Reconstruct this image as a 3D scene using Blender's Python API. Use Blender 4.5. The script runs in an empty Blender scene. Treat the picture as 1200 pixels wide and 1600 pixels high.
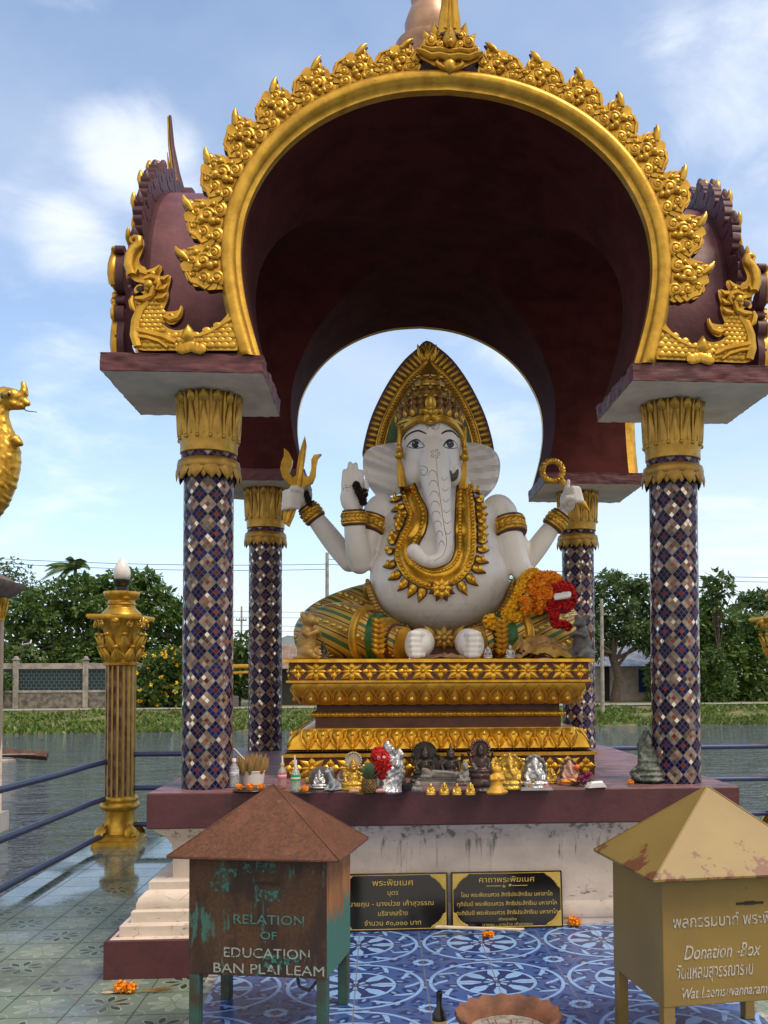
import bpy, math, random
from mathutils import Vector, Matrix, noise
from mathutils.bvhtree import BVHTree
R = math.radians
sc = bpy.context.scene
col = sc.collection
rng = random.Random(7)

# ---------------------------------------------------------------- camera
F_PX, PITCH, ROLL, PX0, PY0, YAW = 1480.0, .0356, -.0035, 698.3, 1004.6, .0711
EYE = Vector((-.493, -8.812, 1.8))
_R0 = Vector((math.cos(YAW), -math.sin(YAW), 0)); _F0 = Vector((math.sin(YAW), math.cos(YAW), 0))
FWD = _F0*math.cos(PITCH) + Vector((0, 0, math.sin(PITCH)))
_U0 = _R0.cross(FWD)
RGT = _R0*math.cos(ROLL) + _U0*math.sin(ROLL)
UPV = _U0*math.cos(ROLL) - _R0*math.sin(ROLL)
cd = bpy.data.cameras.new('camera'); cam = bpy.data.objects.new('camera', cd); col.objects.link(cam)
cam.matrix_world = Matrix(((RGT.x, UPV.x, -FWD.x, EYE.x), (RGT.y, UPV.y, -FWD.y, EYE.y), (RGT.z, UPV.z, -FWD.z, EYE.z), (0, 0, 0, 1)))
cd.sensor_fit = 'AUTO'; cd.sensor_width = 36; cd.lens = F_PX/1600*36
cd.shift_x = (600-PX0)/1600; cd.shift_y = (PY0-800)/1600
cd.clip_start = .05; cd.clip_end = 3000
sc.camera = cam
# ---------------------------------------------------------------- light
SUN_EL, SUN_AZ = 60, 126      # degrees; azimuth measured from +Y towards +X
w = bpy.data.worlds.new('World'); sc.world = w; w.use_nodes = True
sun_d = bpy.data.lights.new('sun', 'SUN'); sun_d.energy = 2.0; sun_d.angle = R(22); sun_d.color = (1, .87, .70)
sun = bpy.data.objects.new('sun', sun_d); col.objects.link(sun)
_sd = Vector((math.sin(R(SUN_AZ))*math.cos(R(SUN_EL)), math.cos(R(SUN_AZ))*math.cos(R(SUN_EL)), math.sin(R(SUN_EL))))
sun.rotation_euler = _sd.to_track_quat('Z', 'Y').to_euler()
sc.view_settings.view_transform = 'Standard'; sc.view_settings.look = 'None'
sc.view_settings.exposure = 0.55; sc.view_settings.gamma = 1.0
SKY_STR, CLOUD_STR = .15, 1.0

# ---------------------------------------------------------------- pixel -> point on a real plane (used to measure the photograph)
def _ray(x, y): return FWD + RGT*((x-PX0)/F_PX) + UPV*((PY0-y)/F_PX)
def PY(x, y, Y): d = _ray(x, y); return EYE + d*((Y-EYE.y)/d.y)
def PZ(x, y, Z): d = _ray(x, y); return EYE + d*((Z-EYE.z)/d.z)
def rp(n, Y): return n*(Y-EYE.y)/F_PX

# ---------------------------------------------------------------- node maths
class N:
    def __init__(s, nt, sock): s.nt, s.k = nt, sock
    def _m(s, op, *a):
        n = s.nt.nodes.new('ShaderNodeMath'); n.operation = op
        for i, v in enumerate((s,)+a):
            if isinstance(v, N): s.nt.links.new(v.k, n.inputs[i])
            else: n.inputs[i].default_value = v
        return N(s.nt, n.outputs[0])
    def __add__(s, o): return s._m('ADD', o)
    __radd__ = __add__
    def __sub__(s, o): return s._m('SUBTRACT', o)
    def __rsub__(s, o): return (s*-1.0)+o
    def __mul__(s, o): return s._m('MULTIPLY', o)
    __rmul__ = __mul__
    def __truediv__(s, o): return s._m('DIVIDE', o)
    def floor(s): return s._m('FLOOR')
    def frac(s): return s._m('FRACT')
    def mod(s, o): return s._m('FLOORED_MODULO', o)
    def sin(s): return s._m('SINE')
    def cos(s): return s._m('COSINE')
    def abs(s): return s._m('ABSOLUTE')
    def sqrt(s): return s._m('SQRT')
    def pw(s, o): return s._m('POWER', o)
    def lt(s, o): return s._m('LESS_THAN', o)
    def gt(s, o): return s._m('GREATER_THAN', o)
    def mn(s, o): return s._m('MINIMUM', o)
    def mx(s, o): return s._m('MAXIMUM', o)
    def atan2(s, o): return s._m('ARCTAN2', o)
    def ss(s, a, b):     # smooth step
        n = s.nt.nodes.new('ShaderNodeMapRange'); n.interpolation_type = 'SMOOTHSTEP'
        s.nt.links.new(s.k, n.inputs[0]); n.inputs[1].default_value = a; n.inputs[2].default_value = b
        return N(s.nt, n.outputs[0])
class MT:
    """a material and short ways to add nodes"""
    def __init__(s, name):
        s.m = bpy.data.materials.new(name); s.m.use_nodes = True; s.nt = s.m.node_tree
        s.b = s.nt.nodes['Principled BSDF']; s.out = s.nt.nodes['Material Output']
    def node(s, t): return s.nt.nodes.new(t)
    def link(s, a, b): s.nt.links.new(a.k if isinstance(a, N) else a, b)
    def geo(s, o='Position'): return s.node('ShaderNodeNewGeometry').outputs[o]
    def obj(s): return s.node('ShaderNodeTexCoord').outputs['Object']
    def uv(s): return s.node('ShaderNodeTexCoord').outputs['UV']
    def xyz(s, v):
        n = s.node('ShaderNodeSeparateXYZ'); s.link(v, n.inputs[0]); return [N(s.nt, n.outputs[i]) for i in range(3)]
    def vec(s, x, y, z=0.0):
        n = s.node('ShaderNodeCombineXYZ')
        for i, v in enumerate((x, y, z)):
            if isinstance(v, N): s.link(v, n.inputs[i])
            else: n.inputs[i].default_value = v
        return n.outputs[0]
    def scale(s, v, sx, sy, sz):
        n = s.node('ShaderNodeVectorMath'); n.operation = 'MULTIPLY'; s.link(v, n.inputs[0]); n.inputs[1].default_value = (sx, sy, sz); return n.outputs[0]
    def noise(s, v, scale=5, detail=4, rough=.55, dist=0.0, out=0):
        n = s.node('ShaderNodeTexNoise'); s.link(v, n.inputs['Vector'])
        n.inputs['Scale'].default_value = scale; n.inputs['Detail'].default_value = detail; n.inputs['Roughness'].default_value = rough; n.inputs['Distortion'].default_value = dist
        return N(s.nt, n.outputs[out])
    def vor(s, v, scale=5, feature='F1', out='Distance'):
        n = s.node('ShaderNodeTexVoronoi'); n.feature = feature; s.link(v, n.inputs['Vector']); n.inputs['Scale'].default_value = scale
        return N(s.nt, n.outputs[out])
    def white(s, v, out='Value'):
        n = s.node('ShaderNodeTexWhiteNoise'); s.link(v, n.inputs['Vector']); return N(s.nt, n.outputs[out])
    def mix(s, f, a, b):
        n = s.node('ShaderNodeMix'); n.data_type = 'RGBA'
        for v, i in ((f, 0), (a, 6), (b, 7)):
            if isinstance(v, (N,)): s.link(v, n.inputs[i])
            elif isinstance(v, (tuple, list)): n.inputs[i].default_value = (*v[:3], 1)
            elif isinstance(v, (int, float)): n.inputs[i].default_value = v
            else: s.link(v, n.inputs[i])
        return n.outputs[2]
    def color(s, v):
        if isinstance(v, (tuple, list)): s.b.inputs['Base Color'].default_value = (*v[:3], 1)
        else: s.link(v, s.b.inputs['Base Color'])
    def rough(s, v):
        if isinstance(v, N): s.link(v, s.b.inputs['Roughness'])
        else: s.b.inputs['Roughness'].default_value = v
    def metal(s, v):
        if isinstance(v, N): s.link(v, s.b.inputs['Metallic'])
        else: s.b.inputs['Metallic'].default_value = v
    def bump(s, h, strength=.3, dist=.01):
        n = s.node('ShaderNodeBump'); s.link(h, n.inputs['Height']); n.inputs['Strength'].default_value = strength; n.inputs['Distance'].default_value = dist
        s.link(n.outputs[0], s.b.inputs['Normal'])
def lin(h):
    h = h.lstrip('#'); v = [int(h[i:i+2], 16)/255 for i in (0, 2, 4)]
    return tuple(c/12.92 if c <= .04045 else ((c+.055)/1.055)**2.4 for c in v)
def simple(name, c, rough=.6, metal=0.0, var=.25, scale=8, bump=.15, bscale=40, c2=None, spec=None):
    t = MT(name); p = t.obj(); n = t.noise(p, scale, 5)
    d = c2 or tuple(x*(1-var) for x in c)
    t.color(t.mix(n.ss(.35, .68), c, d)); t.rough(rough); t.metal(metal)
    if bump: t.bump(t.noise(p, bscale, 3), bump, .01)
    if spec is not None: t.b.inputs['Specular IOR Level'].default_value = spec
    return t.m

# ---------------------------------------------------------------- mesh builder
class MB:
    def __init__(s): s.v, s.f, s.mi, s.uv = [], [], [], {}
    def add(s, vs, fs, mi=0, M=None, uvs=None):
        o = len(s.v)
        s.v += [(M @ Vector(v)) if M is not None else Vector(v) for v in vs]
        for k, f in enumerate(fs):
            if uvs is not None: s.uv[len(s.f)] = uvs[k]
            s.f.append([i+o for i in f]); s.mi.append(mi)
        return s
    def merge(s, o, M=None, mi=None, flip=False):
        b = len(s.v); s.v += [(M @ v) if M is not None else v.copy() for v in o.v]
        for k, f in enumerate(o.f):
            g = [i+b for i in f]
            if flip: g.reverse()
            if k in o.uv: s.uv[len(s.f)] = o.uv[k]
            s.f.append(g); s.mi.append(o.mi[k] if mi is None else mi)
        return s
    def box(s, c, d, mi=0, M=None):
        x, y, z = c; a, b, h = d[0]/2, d[1]/2, d[2]/2
        vs = [(x+i*a, y+j*b, z+k*h) for k in (-1, 1) for j in (-1, 1) for i in (-1, 1)]
        return s.add(vs, [(0, 2, 3, 1), (4, 5, 7, 6), (0, 1, 5, 4), (1, 3, 7, 5), (3, 2, 6, 7), (2, 0, 4, 6)], mi, M)
    def lathe(s, prof, seg=24, M=None, mi=0, sx=1, sy=1, cap=True, uvr=None):
        n = len(prof); vs = []; fs = []; uvs = []
        for r, z in prof:
            for i in range(seg):
                a = 2*math.pi*i/seg; vs.append((r*math.cos(a)*sx, r*math.sin(a)*sy, z))
        for j in range(n-1):
            for i in range(seg):
                k = (i+1) % seg
                fs.append((j*seg+i, j*seg+k, (j+1)*seg+k, (j+1)*seg+i))
                if uvr:
                    u0, u1 = uvr*i/seg, uvr*(i+1)/seg
                    uvs.append(((u0, prof[j][1]), (u1, prof[j][1]), (u1, prof[j+1][1]), (u0, prof[j+1][1])))
        if cap:
            fs.append(tuple(reversed(range(seg)))); fs.append(tuple((n-1)*seg+i for i in range(seg)))
            if uvr: uvs += [[(0, 0)]*seg]*2
        return s.add(vs, fs, mi, M, uvs if uvr else None)
    def tube(s, pts, rad, seg=8, mi=0, M=None, flat=1.0, up=None, cap=True, uv=False):
        pts = [Vector(p) for p in pts]; n = len(pts)
        if not isinstance(rad, (list, tuple)): rad = [rad]*n
        vs = []; fs = []; uvs = []; nrm = None
        for i in range(n):
            t = (pts[min(i+1, n-1)]-pts[max(i-1, 0)])
            t = t.normalized() if t.length > 1e-9 else Vector((0, 0, 1))
            if nrm is None:
                ref = Vector(up) if up else (Vector((0, 0, 1)) if abs(t.z) < .9 else Vector((0, 1, 0)))
                nrm = (ref - t*ref.dot(t)).normalized()
            else: nrm = (nrm - t*nrm.dot(t)).normalized()
            b = t.cross(nrm)
            for k in range(seg):
                a = 2*math.pi*k/seg; vs.append(pts[i] + nrm*(math.cos(a)*rad[i]*flat) + b*(math.sin(a)*rad[i]))
        for i in range(n-1):
            for k in range(seg):
                q = (k+1) % seg; fs.append((i*seg+k, i*seg+q, (i+1)*seg+q, (i+1)*seg+k))
                if uv: uvs.append(((i/(n-1), k/seg), (i/(n-1), (k+1)/seg), ((i+1)/(n-1), (k+1)/seg), ((i+1)/(n-1), k/seg)))
        if cap:
            fs.append(tuple(reversed(range(seg)))); fs.append(tuple((n-1)*seg+k for k in range(seg)))
            if uv: uvs += [[(0, 0)]*seg, [(1, 0)]*seg]
        return s.add(vs, fs, mi, M, uvs if uv else None)
    def ell(s, c, r, seg=14, rings=8, mi=0, M=None, rot=None):
        if not isinstance(r, (list, tuple)): r = (r, r, r)
        vs = []; fs = []; c = Vector(c)
        for j in range(rings+1):
            th = math.pi*j/rings
            for i in range(seg):
                a = 2*math.pi*i/seg
                p = Vector((r[0]*math.sin(th)*math.cos(a), r[1]*math.sin(th)*math.sin(a), -r[2]*math.cos(th)))
                if rot is not None: p = rot @ p
                vs.append(c+p)
        for j in range(rings):
            for i in range(seg):
                k = (i+1) % seg; fs.append((j*seg+i, j*seg+k, (j+1)*seg+k, (j+1)*seg+i))
        return s.add(vs, fs, mi, M)
    def prism(s, out, y0, y1, mi=0, M=None, inset=0.0, mi_side=None):
        """outline in x,z, front at y0 (towards the viewer) back at y1"""
        n = len(out)
        ar = sum(out[i][0]*out[(i+1) % n][1]-out[(i+1) % n][0]*out[i][1] for i in range(n))
        if ar < 0: out = out[::-1]
        fr = out
        if inset:
            cx = sum(p[0] for p in out)/n; cz = sum(p[1] for p in out)/n
            fr = [(p[0]+(cx-p[0])*inset, p[1]+(cz-p[1])*inset) for p in out]
        vs = [(x, y0, z) for x, z in fr]+[(x, y1, z) for x, z in out]
        ms = mi if mi_side is None else mi_side
        s.add(vs, [tuple(range(n))], mi, M)
        o = len(s.v)-2*n
        for i in range(n):
            k = (i+1) % n; s.f.append([o+i, o+n+i, o+n+k, o+k]); s.mi.append(ms)
        s.f.append([o+n+i for i in reversed(range(n))]); s.mi.append(ms)
        return s
    def rectmould(s, prof, hx, hy, mi=0, M=None, cap=True, c=(0, 0)):
        """profile of (offset, z) swept round a rectangle"""
        vs = []; fs = []; n = len(prof)
        for o, z in prof:
            a, b = hx+o, hy+o; vs += [(c[0]-a, c[1]-b, z), (c[0]+a, c[1]-b, z), (c[0]+a, c[1]+b, z), (c[0]-a, c[1]+b, z)]
        for j in range(n-1):
            for i in range(4):
                k = (i+1) % 4; fs.append((j*4+i, j*4+k, (j+1)*4+k, (j+1)*4+i))
        if cap: fs.append((3, 2, 1, 0)); fs.append(tuple((n-1)*4+i for i in range(4)))
        return s.add(vs, fs, mi, M)
    def petal(s, M, w, h, bulge, mi=0, nx=4, nz=6, tip=.75, curl=0.0, back=False):
        """raised teardrop leaf: local x across, z from base to tip, -y outwards"""
        vs = []; fs = []
        for j in range(nz+1):
            t = j/nz; hw = w/2*(math.sin(math.pi*min(1, (t*.93+.07))**tip))
            for i in range(nx+1):
                u = -1+2*i/nx
                vs.append((u*hw, -bulge*(1-u*u)*math.sin(math.pi*(t*.86+.08)) - curl*t*t, t*h))
        for j in range(nz):
            for i in range(nx):
                a = j*(nx+1)+i; fs.append((a, a+1, a+nx+2, a+nx+1))
        return s.add(vs, fs, mi, M)
    def spiral(s, c, R0, turns=1.6, mi=0, M=None, a0=0.0, sgn=1, tr=None, y=0.0, bump=.5):
        pts = []; rad = []; n = int(turns*11)
        tr = tr or R0*.27
        for i in range(n+1):
            t = i/n; r = (R0-tr)*(1-t*.86); a = a0+sgn*turns*2*math.pi*t
            pts.append((c[0]+r*math.cos(a), y-bump*tr*t, c[1]+r*math.sin(a))); rad.append(tr*(1-.45*t))
        s.tube(pts, rad, 6, mi, M, up=(0, 1, 0))
        s.ell((c[0], y-tr*.7, c[1]), tr*.8, 6, 4, mi, M)
        return s
    def mesh(s, name, mats, angle=40):
        me = bpy.data.meshes.new(name)
        me.from_pydata([tuple(v) for v in s.v], [], s.f)
        for m in (mats if isinstance(mats, (list, tuple)) else [mats]): me.materials.append(m)
        me.polygons.foreach_set('material_index', s.mi)
        if s.uv:
            ul = me.uv_layers.new(name='UVMap')
            for k, uvs in s.uv.items():
                ls = me.polygons[k].loop_start
                for i, u in enumerate(uvs): ul.data[ls+i].uv = u
        me.update()
        if angle >= 180: me.shade_smooth()
        elif angle > 0:
            me.shade_smooth(); me.set_sharp_from_angle(angle=R(angle))
        return me
    def build(s, name, mats, parent=None, angle=40, M=None):
        return put(name, s.mesh(name, mats, angle), parent, M)
def put(name, me, parent=None, M=None):
    o = bpy.data.objects.new(name, me); col.objects.link(o)
    if parent: o.parent = parent
    if M is not None: o.matrix_local = M
    return o
def tag(o, label=None, cat=None, group=None, kind=None):
    if label: o['label'] = label
    if cat: o['category'] = cat
    if group: o['group'] = group
    if kind: o['kind'] = kind
    return o
def thing(name, loc, label, cat, group=None, rz=0.0):
    o = bpy.data.objects.new(name, None); col.objects.link(o); o.location = loc; o.rotation_euler = (0, 0, rz); o.empty_display_size = .1
    return tag(o, label, cat, group)
def solo(mb, name, mats, loc, label, cat, group=None, rz=0.0, angle=40):
    o = mb.build(name, mats, None, angle); o.location = loc; o.rotation_euler = (0, 0, rz); return tag(o, label, cat, group)
def bevel(o, w=.01, seg=2):
    m = o.modifiers.new('bevel', 'BEVEL'); m.width = w; m.segments = seg; m.limit_method = 'ANGLE'; m.angle_limit = R(40); return o
def fused(mb, name, mat, voxel, smooth=4, disp=None):
    """one continuous skin over overlapping volumes"""
    me = mb.mesh('tmp', mat, 0); o = bpy.data.objects.new('tmp', me); col.objects.link(o)
    r = o.modifiers.new('r', 'REMESH'); r.mode = 'VOXEL'; r.voxel_size = voxel; r.use_smooth_shade = True
    if smooth:
        q = o.modifiers.new('s', 'SMOOTH'); q.factor = .5; q.iterations = smooth
    dg = bpy.context.evaluated_depsgraph_get(); dg.update()
    out = bpy.data.meshes.new_from_object(o.evaluated_get(dg)); out.name = name
    bpy.data.objects.remove(o); bpy.data.meshes.remove(me)
    if disp:
        for v in out.vertices: v.co += v.normal*disp(v.co)
    out.materials.clear(); out.materials.append(mat); out.shade_smooth()
    return out
def T(x=0, y=0, z=0): return Matrix.Translation((x, y, z))
def RX(a): return Matrix.Rotation(a, 4, 'X')
def RY(a): return Matrix.Rotation(a, 4, 'Y')
def RZ(a): return Matrix.Rotation(a, 4, 'Z')
def SC(x, y, z): return Matrix.Diagonal((x, y, z, 1))
def frame(o, xdir, zdir):
    """matrix with local x, z along the given directions"""
    z = Vector(zdir).normalized(); x = Vector(xdir); x = (x-z*x.dot(z)).normalized(); y = z.cross(x)
    return Matrix(((x.x, y.x, z.x, o[0]), (x.y, y.y, z.y, o[1]), (x.z, y.z, z.z, o[2]), (0, 0, 0, 1)))
def spline(pts, n):
    """Catmull-Rom through points of any dimension"""
    P = [pts[0]]+list(pts)+[pts[-1]]; out = []; m = len(pts)-1
    for i in range(n+1):
        t = i/n*m; k = min(int(t), m-1); t -= k; a, b, c, d = P[k:k+4]
        out.append(tuple(.5*((2*q)+(r-p)*t+(2*p-5*q+4*r-s_)*t*t+(3*q-p-3*r+s_)*t**3) for p, q, r, s_ in zip(a, b, c, d)))
    return out
def lettering(lines, mat, parent, M, name='lettering', shear=0.0, extrude=.0012):
    """lines: (text, size, x, z); drawn in the local x,z plane facing -y"""
    mb = MB(); dg = bpy.context.evaluated_depsgraph_get()
    for ln in lines:
        tx, size, x, z = ln[:4]; wd = ln[4] if len(ln) > 4 else None
        c = bpy.data.curves.new('t', 'FONT'); c.body = tx; c.size = size; c.align_x = 'CENTER'; c.extrude = extrude; c.shear = shear; c.resolution_u = 3
        o = bpy.data.objects.new('t', c); col.objects.link(o); dg.update()
        me = bpy.data.meshes.new_from_object(o.evaluated_get(bpy.context.evaluated_depsgraph_get()))
        k = 1.0
        if wd and len(me.vertices):
            xs = [v.co.x for v in me.vertices]; k = wd/max(1e-6, max(xs)-min(xs))
        mb.add([(v.co.x*k+x, -v.co.z, v.co.y+z) for v in me.vertices], [tuple(p.vertices) for p in me.polygons])
        bpy.data.objects.remove(o); bpy.data.curves.remove(c); bpy.data.meshes.remove(me)
    return mb.build(name, mat, parent, 0, M)
# ================================================================ sky
nt = w.node_tree; nt.nodes.clear()
def wn(t): return nt.nodes.new(t)
tc = wn('ShaderNodeTexCoord'); sky = wn('ShaderNodeTexSky'); sky.sky_type = 'NISHITA'; sky.sun_disc = False
sky.sun_elevation = R(SUN_EL); sky.sun_rotation = R(SUN_AZ); sky.air_density = 1.0; sky.dust_density = .35; sky.ozone_density = 2.2
sp = wn('ShaderNodeSeparateXYZ'); nt.links.new(tc.outputs['Generated'], sp.inputs[0])
sx, sy, sz = [N(nt, sp.outputs[i]) for i in range(3)]
den = sz.mx(0.0)+.22
cb = wn('ShaderNodeCombineXYZ'); nt.links.new((sx/den).k, cb.inputs[0]); nt.links.new((sy/den).k, cb.inputs[1]); cb.inputs[2].default_value = 3.4
def cl(scale, detail, rough, dist):
    n = wn('ShaderNodeTexNoise'); nt.links.new(cb.outputs[0], n.inputs['Vector']); n.inputs['Scale'].default_value = scale
    n.inputs['Detail'].default_value = detail; n.inputs['Roughness'].default_value = rough; n.inputs['Distortion'].default_value = dist
    return N(nt, n.outputs[0])
big = cl(1.15, 9, .58, .35); fine = cl(4.5, 7, .6, .5)
def lobe(px, py, r, amt):
    d = _ray(px, py).normalized(); dot = sx*d.x+sy*d.y+sz*d.z
    return (1.0-dot).mx(0.0).ss(1-math.cos(r), 0.0)*amt
lob = lobe(225, 235, .075, .14)+lobe(120, 385, .06, .13)+lobe(110, 660, .12, .13)+lobe(1165, 100, .10, .14)+lobe(1010, 5, .06, .12)+lobe(760, 600, .12, .10)+lobe(1150, 880, .10, .08)+lobe(700, 330, .3, -.06)
cm = (big*.62+fine*.38+lob+sx*.03).ss(.53, .76)*.68
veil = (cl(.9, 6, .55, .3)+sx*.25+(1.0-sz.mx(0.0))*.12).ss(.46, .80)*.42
hz = (1.0-sz.mx(0.0)).pw(5.0)*.66+.08
bgS = wn('ShaderNodeVectorMath'); bgS.operation = 'SCALE'; nt.links.new(sky.outputs[0], bgS.inputs[0]); bgS.inputs['Scale'].default_value = SKY_STR
def wmix(f, a, b):
    n = wn('ShaderNodeMix'); n.data_type = 'RGBA'; nt.links.new(f.k, n.inputs[0])
    for v, i in ((a, 6), (b, 7)):
        if isinstance(v, tuple): n.inputs[i].default_value = (*v, 1)
        else: nt.links.new(v, n.inputs[i])
    return n.outputs[2]
c1 = wmix(hz, bgS.outputs[0], (.56, .67, .80))
c2 = wmix(veil, c1, (.66, .70, .76))
c2 = wmix((sy*-1.0).ss(-.15, .45)*.8, c2, (.80, .70, .56)); c3 = wmix(cm, c2, (.86, .88, .92))  # warm glow behind the camera, out of view, added as frontal fill light
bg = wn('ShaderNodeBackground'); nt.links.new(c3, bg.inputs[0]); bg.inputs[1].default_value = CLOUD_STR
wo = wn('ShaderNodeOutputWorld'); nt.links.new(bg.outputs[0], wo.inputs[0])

# ================================================================ materials
def m_maroon(name='maroon_paint', base=(.092, .026, .033), pale=(.22, .115, .12)):
    t = MT(name); p = t.geo(); n = t.noise(p, 3.5, 6, .6); s = t.noise(t.scale(p, 1, 1, 5), 9, 6, .7)
    c = t.mix(n.ss(.35, .7), base, tuple(x*.62 for x in base))
    c = t.mix(s.ss(.66, .74)*.7, c, pale)
    c = t.mix(t.noise(p, 1.7, 7, .7).ss(.62, .70)*.55, c, (.035, .028, .028))
    t.color(c); t.rough(t.noise(p, 12, 3)*.25+.42); t.bump(t.noise(p, 22, 4), .25, .012); return t.m
MAROON = m_maroon()
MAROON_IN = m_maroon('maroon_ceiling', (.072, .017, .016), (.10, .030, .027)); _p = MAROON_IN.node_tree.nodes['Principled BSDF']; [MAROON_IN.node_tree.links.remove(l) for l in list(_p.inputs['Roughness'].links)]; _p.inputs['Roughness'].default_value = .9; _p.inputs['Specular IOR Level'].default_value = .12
def m_top():   # worn top of the plinth
    t = MT('worn_maroon_top'); p = t.geo(); n = t.noise(t.scale(p, .8, 3, 1), 3.2, 7, .68)
    c = t.mix(t.noise(p, 6, 5).ss(.3, .7), (.25, .125, .135), (.17, .075, .085))
    c = t.mix(n.ss(.50, .60)*.85, c, (.045, .04, .04)); c = t.mix(t.noise(p, 14, 5, .7).ss(.62, .7)*.7, c, (.42, .37, .35))
    t.color(c); t.rough(n*.3+.35); t.bump(n, .2, .01); return t.m
MTOP = m_top()
def m_stucco():
    t = MT('stained_white_stucco'); p = t.geo()
    st = t.noise(t.scale(p, 7, 7, .55), 1.6, 7, .65); bl = t.noise(p, 2.3, 8, .72); cr = t.vor(t.scale(p, 1, 1, 1.6), 5.5, 'DISTANCE_TO_EDGE')
    c = t.mix(t.noise(p, 5, 5).ss(.3, .75), (.66, .56, .48), (.54, .45, .38))
    c = t.mix((st.ss(.56, .70)*bl.ss(.42, .58))*.9, c, (.06, .055, .05))
    zz = t.xyz(p)[2]; c = t.mix(cr.lt(.010)*bl.ss(.50, .58)*zz.lt(.36)*.75, c, (.07, .06, .055)); drip = t.noise(t.scale(p, 9, 9, .35), 1.5, 6, .7); c = t.mix(((drip+zz*.42-.26).ss(.55, .64))*zz.gt(.42)*.7, c, (.07, .06, .05)); c = t.mix(t.noise(t.scale(p, 1, 1, 4), 6, 7, .75).ss(.58, .66)*zz.lt(.30)*.8, c, (.07, .065, .06))
    c = t.mix(t.noise(p, 11, 8, .75).ss(.60, .68)*bl.ss(.50, .58)*.8, c, (.09, .085, .08))
    t.color(c); t.rough(.75); t.bump(t.noise(p, 18, 6), .25, .012); return t.m
STUCCO = m_stucco()
SOFFIT = simple('white_soffit_paint', (.74, .71, .66), .7, 0, .2, 3, .1, 25, c2=(.58, .55, .51))
def m_gold(name, a, b, rough=.36, metal=.55, wear=.5):
    t = MT(name); p = t.geo(); n = t.noise(p, 9, 5, .6); q = t.noise(p, 45, 4, .6)
    c = t.mix(n.ss(.3, .7), a, b); c = t.mix(q.ss(.64, .74)*wear, c, (.12, .05, .025))
    t.color(c); t.rough(n*.22+(rough-.1)); t.metal(metal); t.bump(q, .12, .006); return t.m
GOLD = m_gold('gold_paint', (.72, .42, .055), (.46, .25, .03), .36, .66, .8)
GOLD_B = m_gold('bright_gold_leaf', (.82, .48, .05), (.56, .30, .03), .28, .8, .5)
GOLD_D = m_gold('aged_gold_paint', (.42, .25, .05), (.27, .15, .03), .40, .6, .7)
BROWN_R = m_gold('brown_red_lacquer', (.10, .028, .016), (.06, .02, .014), .5, 0, .2)
GREEN_I = simple('green_glass_inlay', (.025, .13, .028), .35, 0, .5, 20, .2, 60)
GREEN_L = simple('pale_green_inlay', (.13, .25, .07), .4, 0, .5, 20, .2, 60)
WHITE_S = None
def m_white():
    t = MT('white_statue_paint'); p = t.geo(); n = t.noise(p, 2.6, 6, .6); g = t.noise(t.scale(p, 3, 3, .7), 2.2, 7, .7)
    c = t.mix(n.ss(.3, .7), (.82, .785, .755), (.74, .70, .67)); c = t.mix(g.ss(.55, .74)*.45, c, (.40, .36, .32)); c = t.mix(t.noise(t.scale(p, 1, 1, .4), 16, 6, .75).ss(.62, .74)*.5, c, (.30, .27, .24)); c = t.mix(t.vor(p, 2.6, 'DISTANCE_TO_EDGE').lt(.0022)*t.noise(p, 1.6, 4).ss(.52, .56)*.6, c, (.22, .19, .17))
    t.color(c); t.rough(n*.25+.32); t.bump(t.noise(p, 14, 6, .65), .22, .012); return t.m
WHITE_S = m_white()
BLACK = simple('black_paint', (.012, .011, .011), .45, 0, .3, 20, .05)
LINE = simple('thin_dark_line_paint', (.10, .09, .085), .6, 0, .2, 30, 0)
EYE_W = simple('eye_white_paint', (.74, .72, .71), .3, 0, .1, 8, 0)
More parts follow.
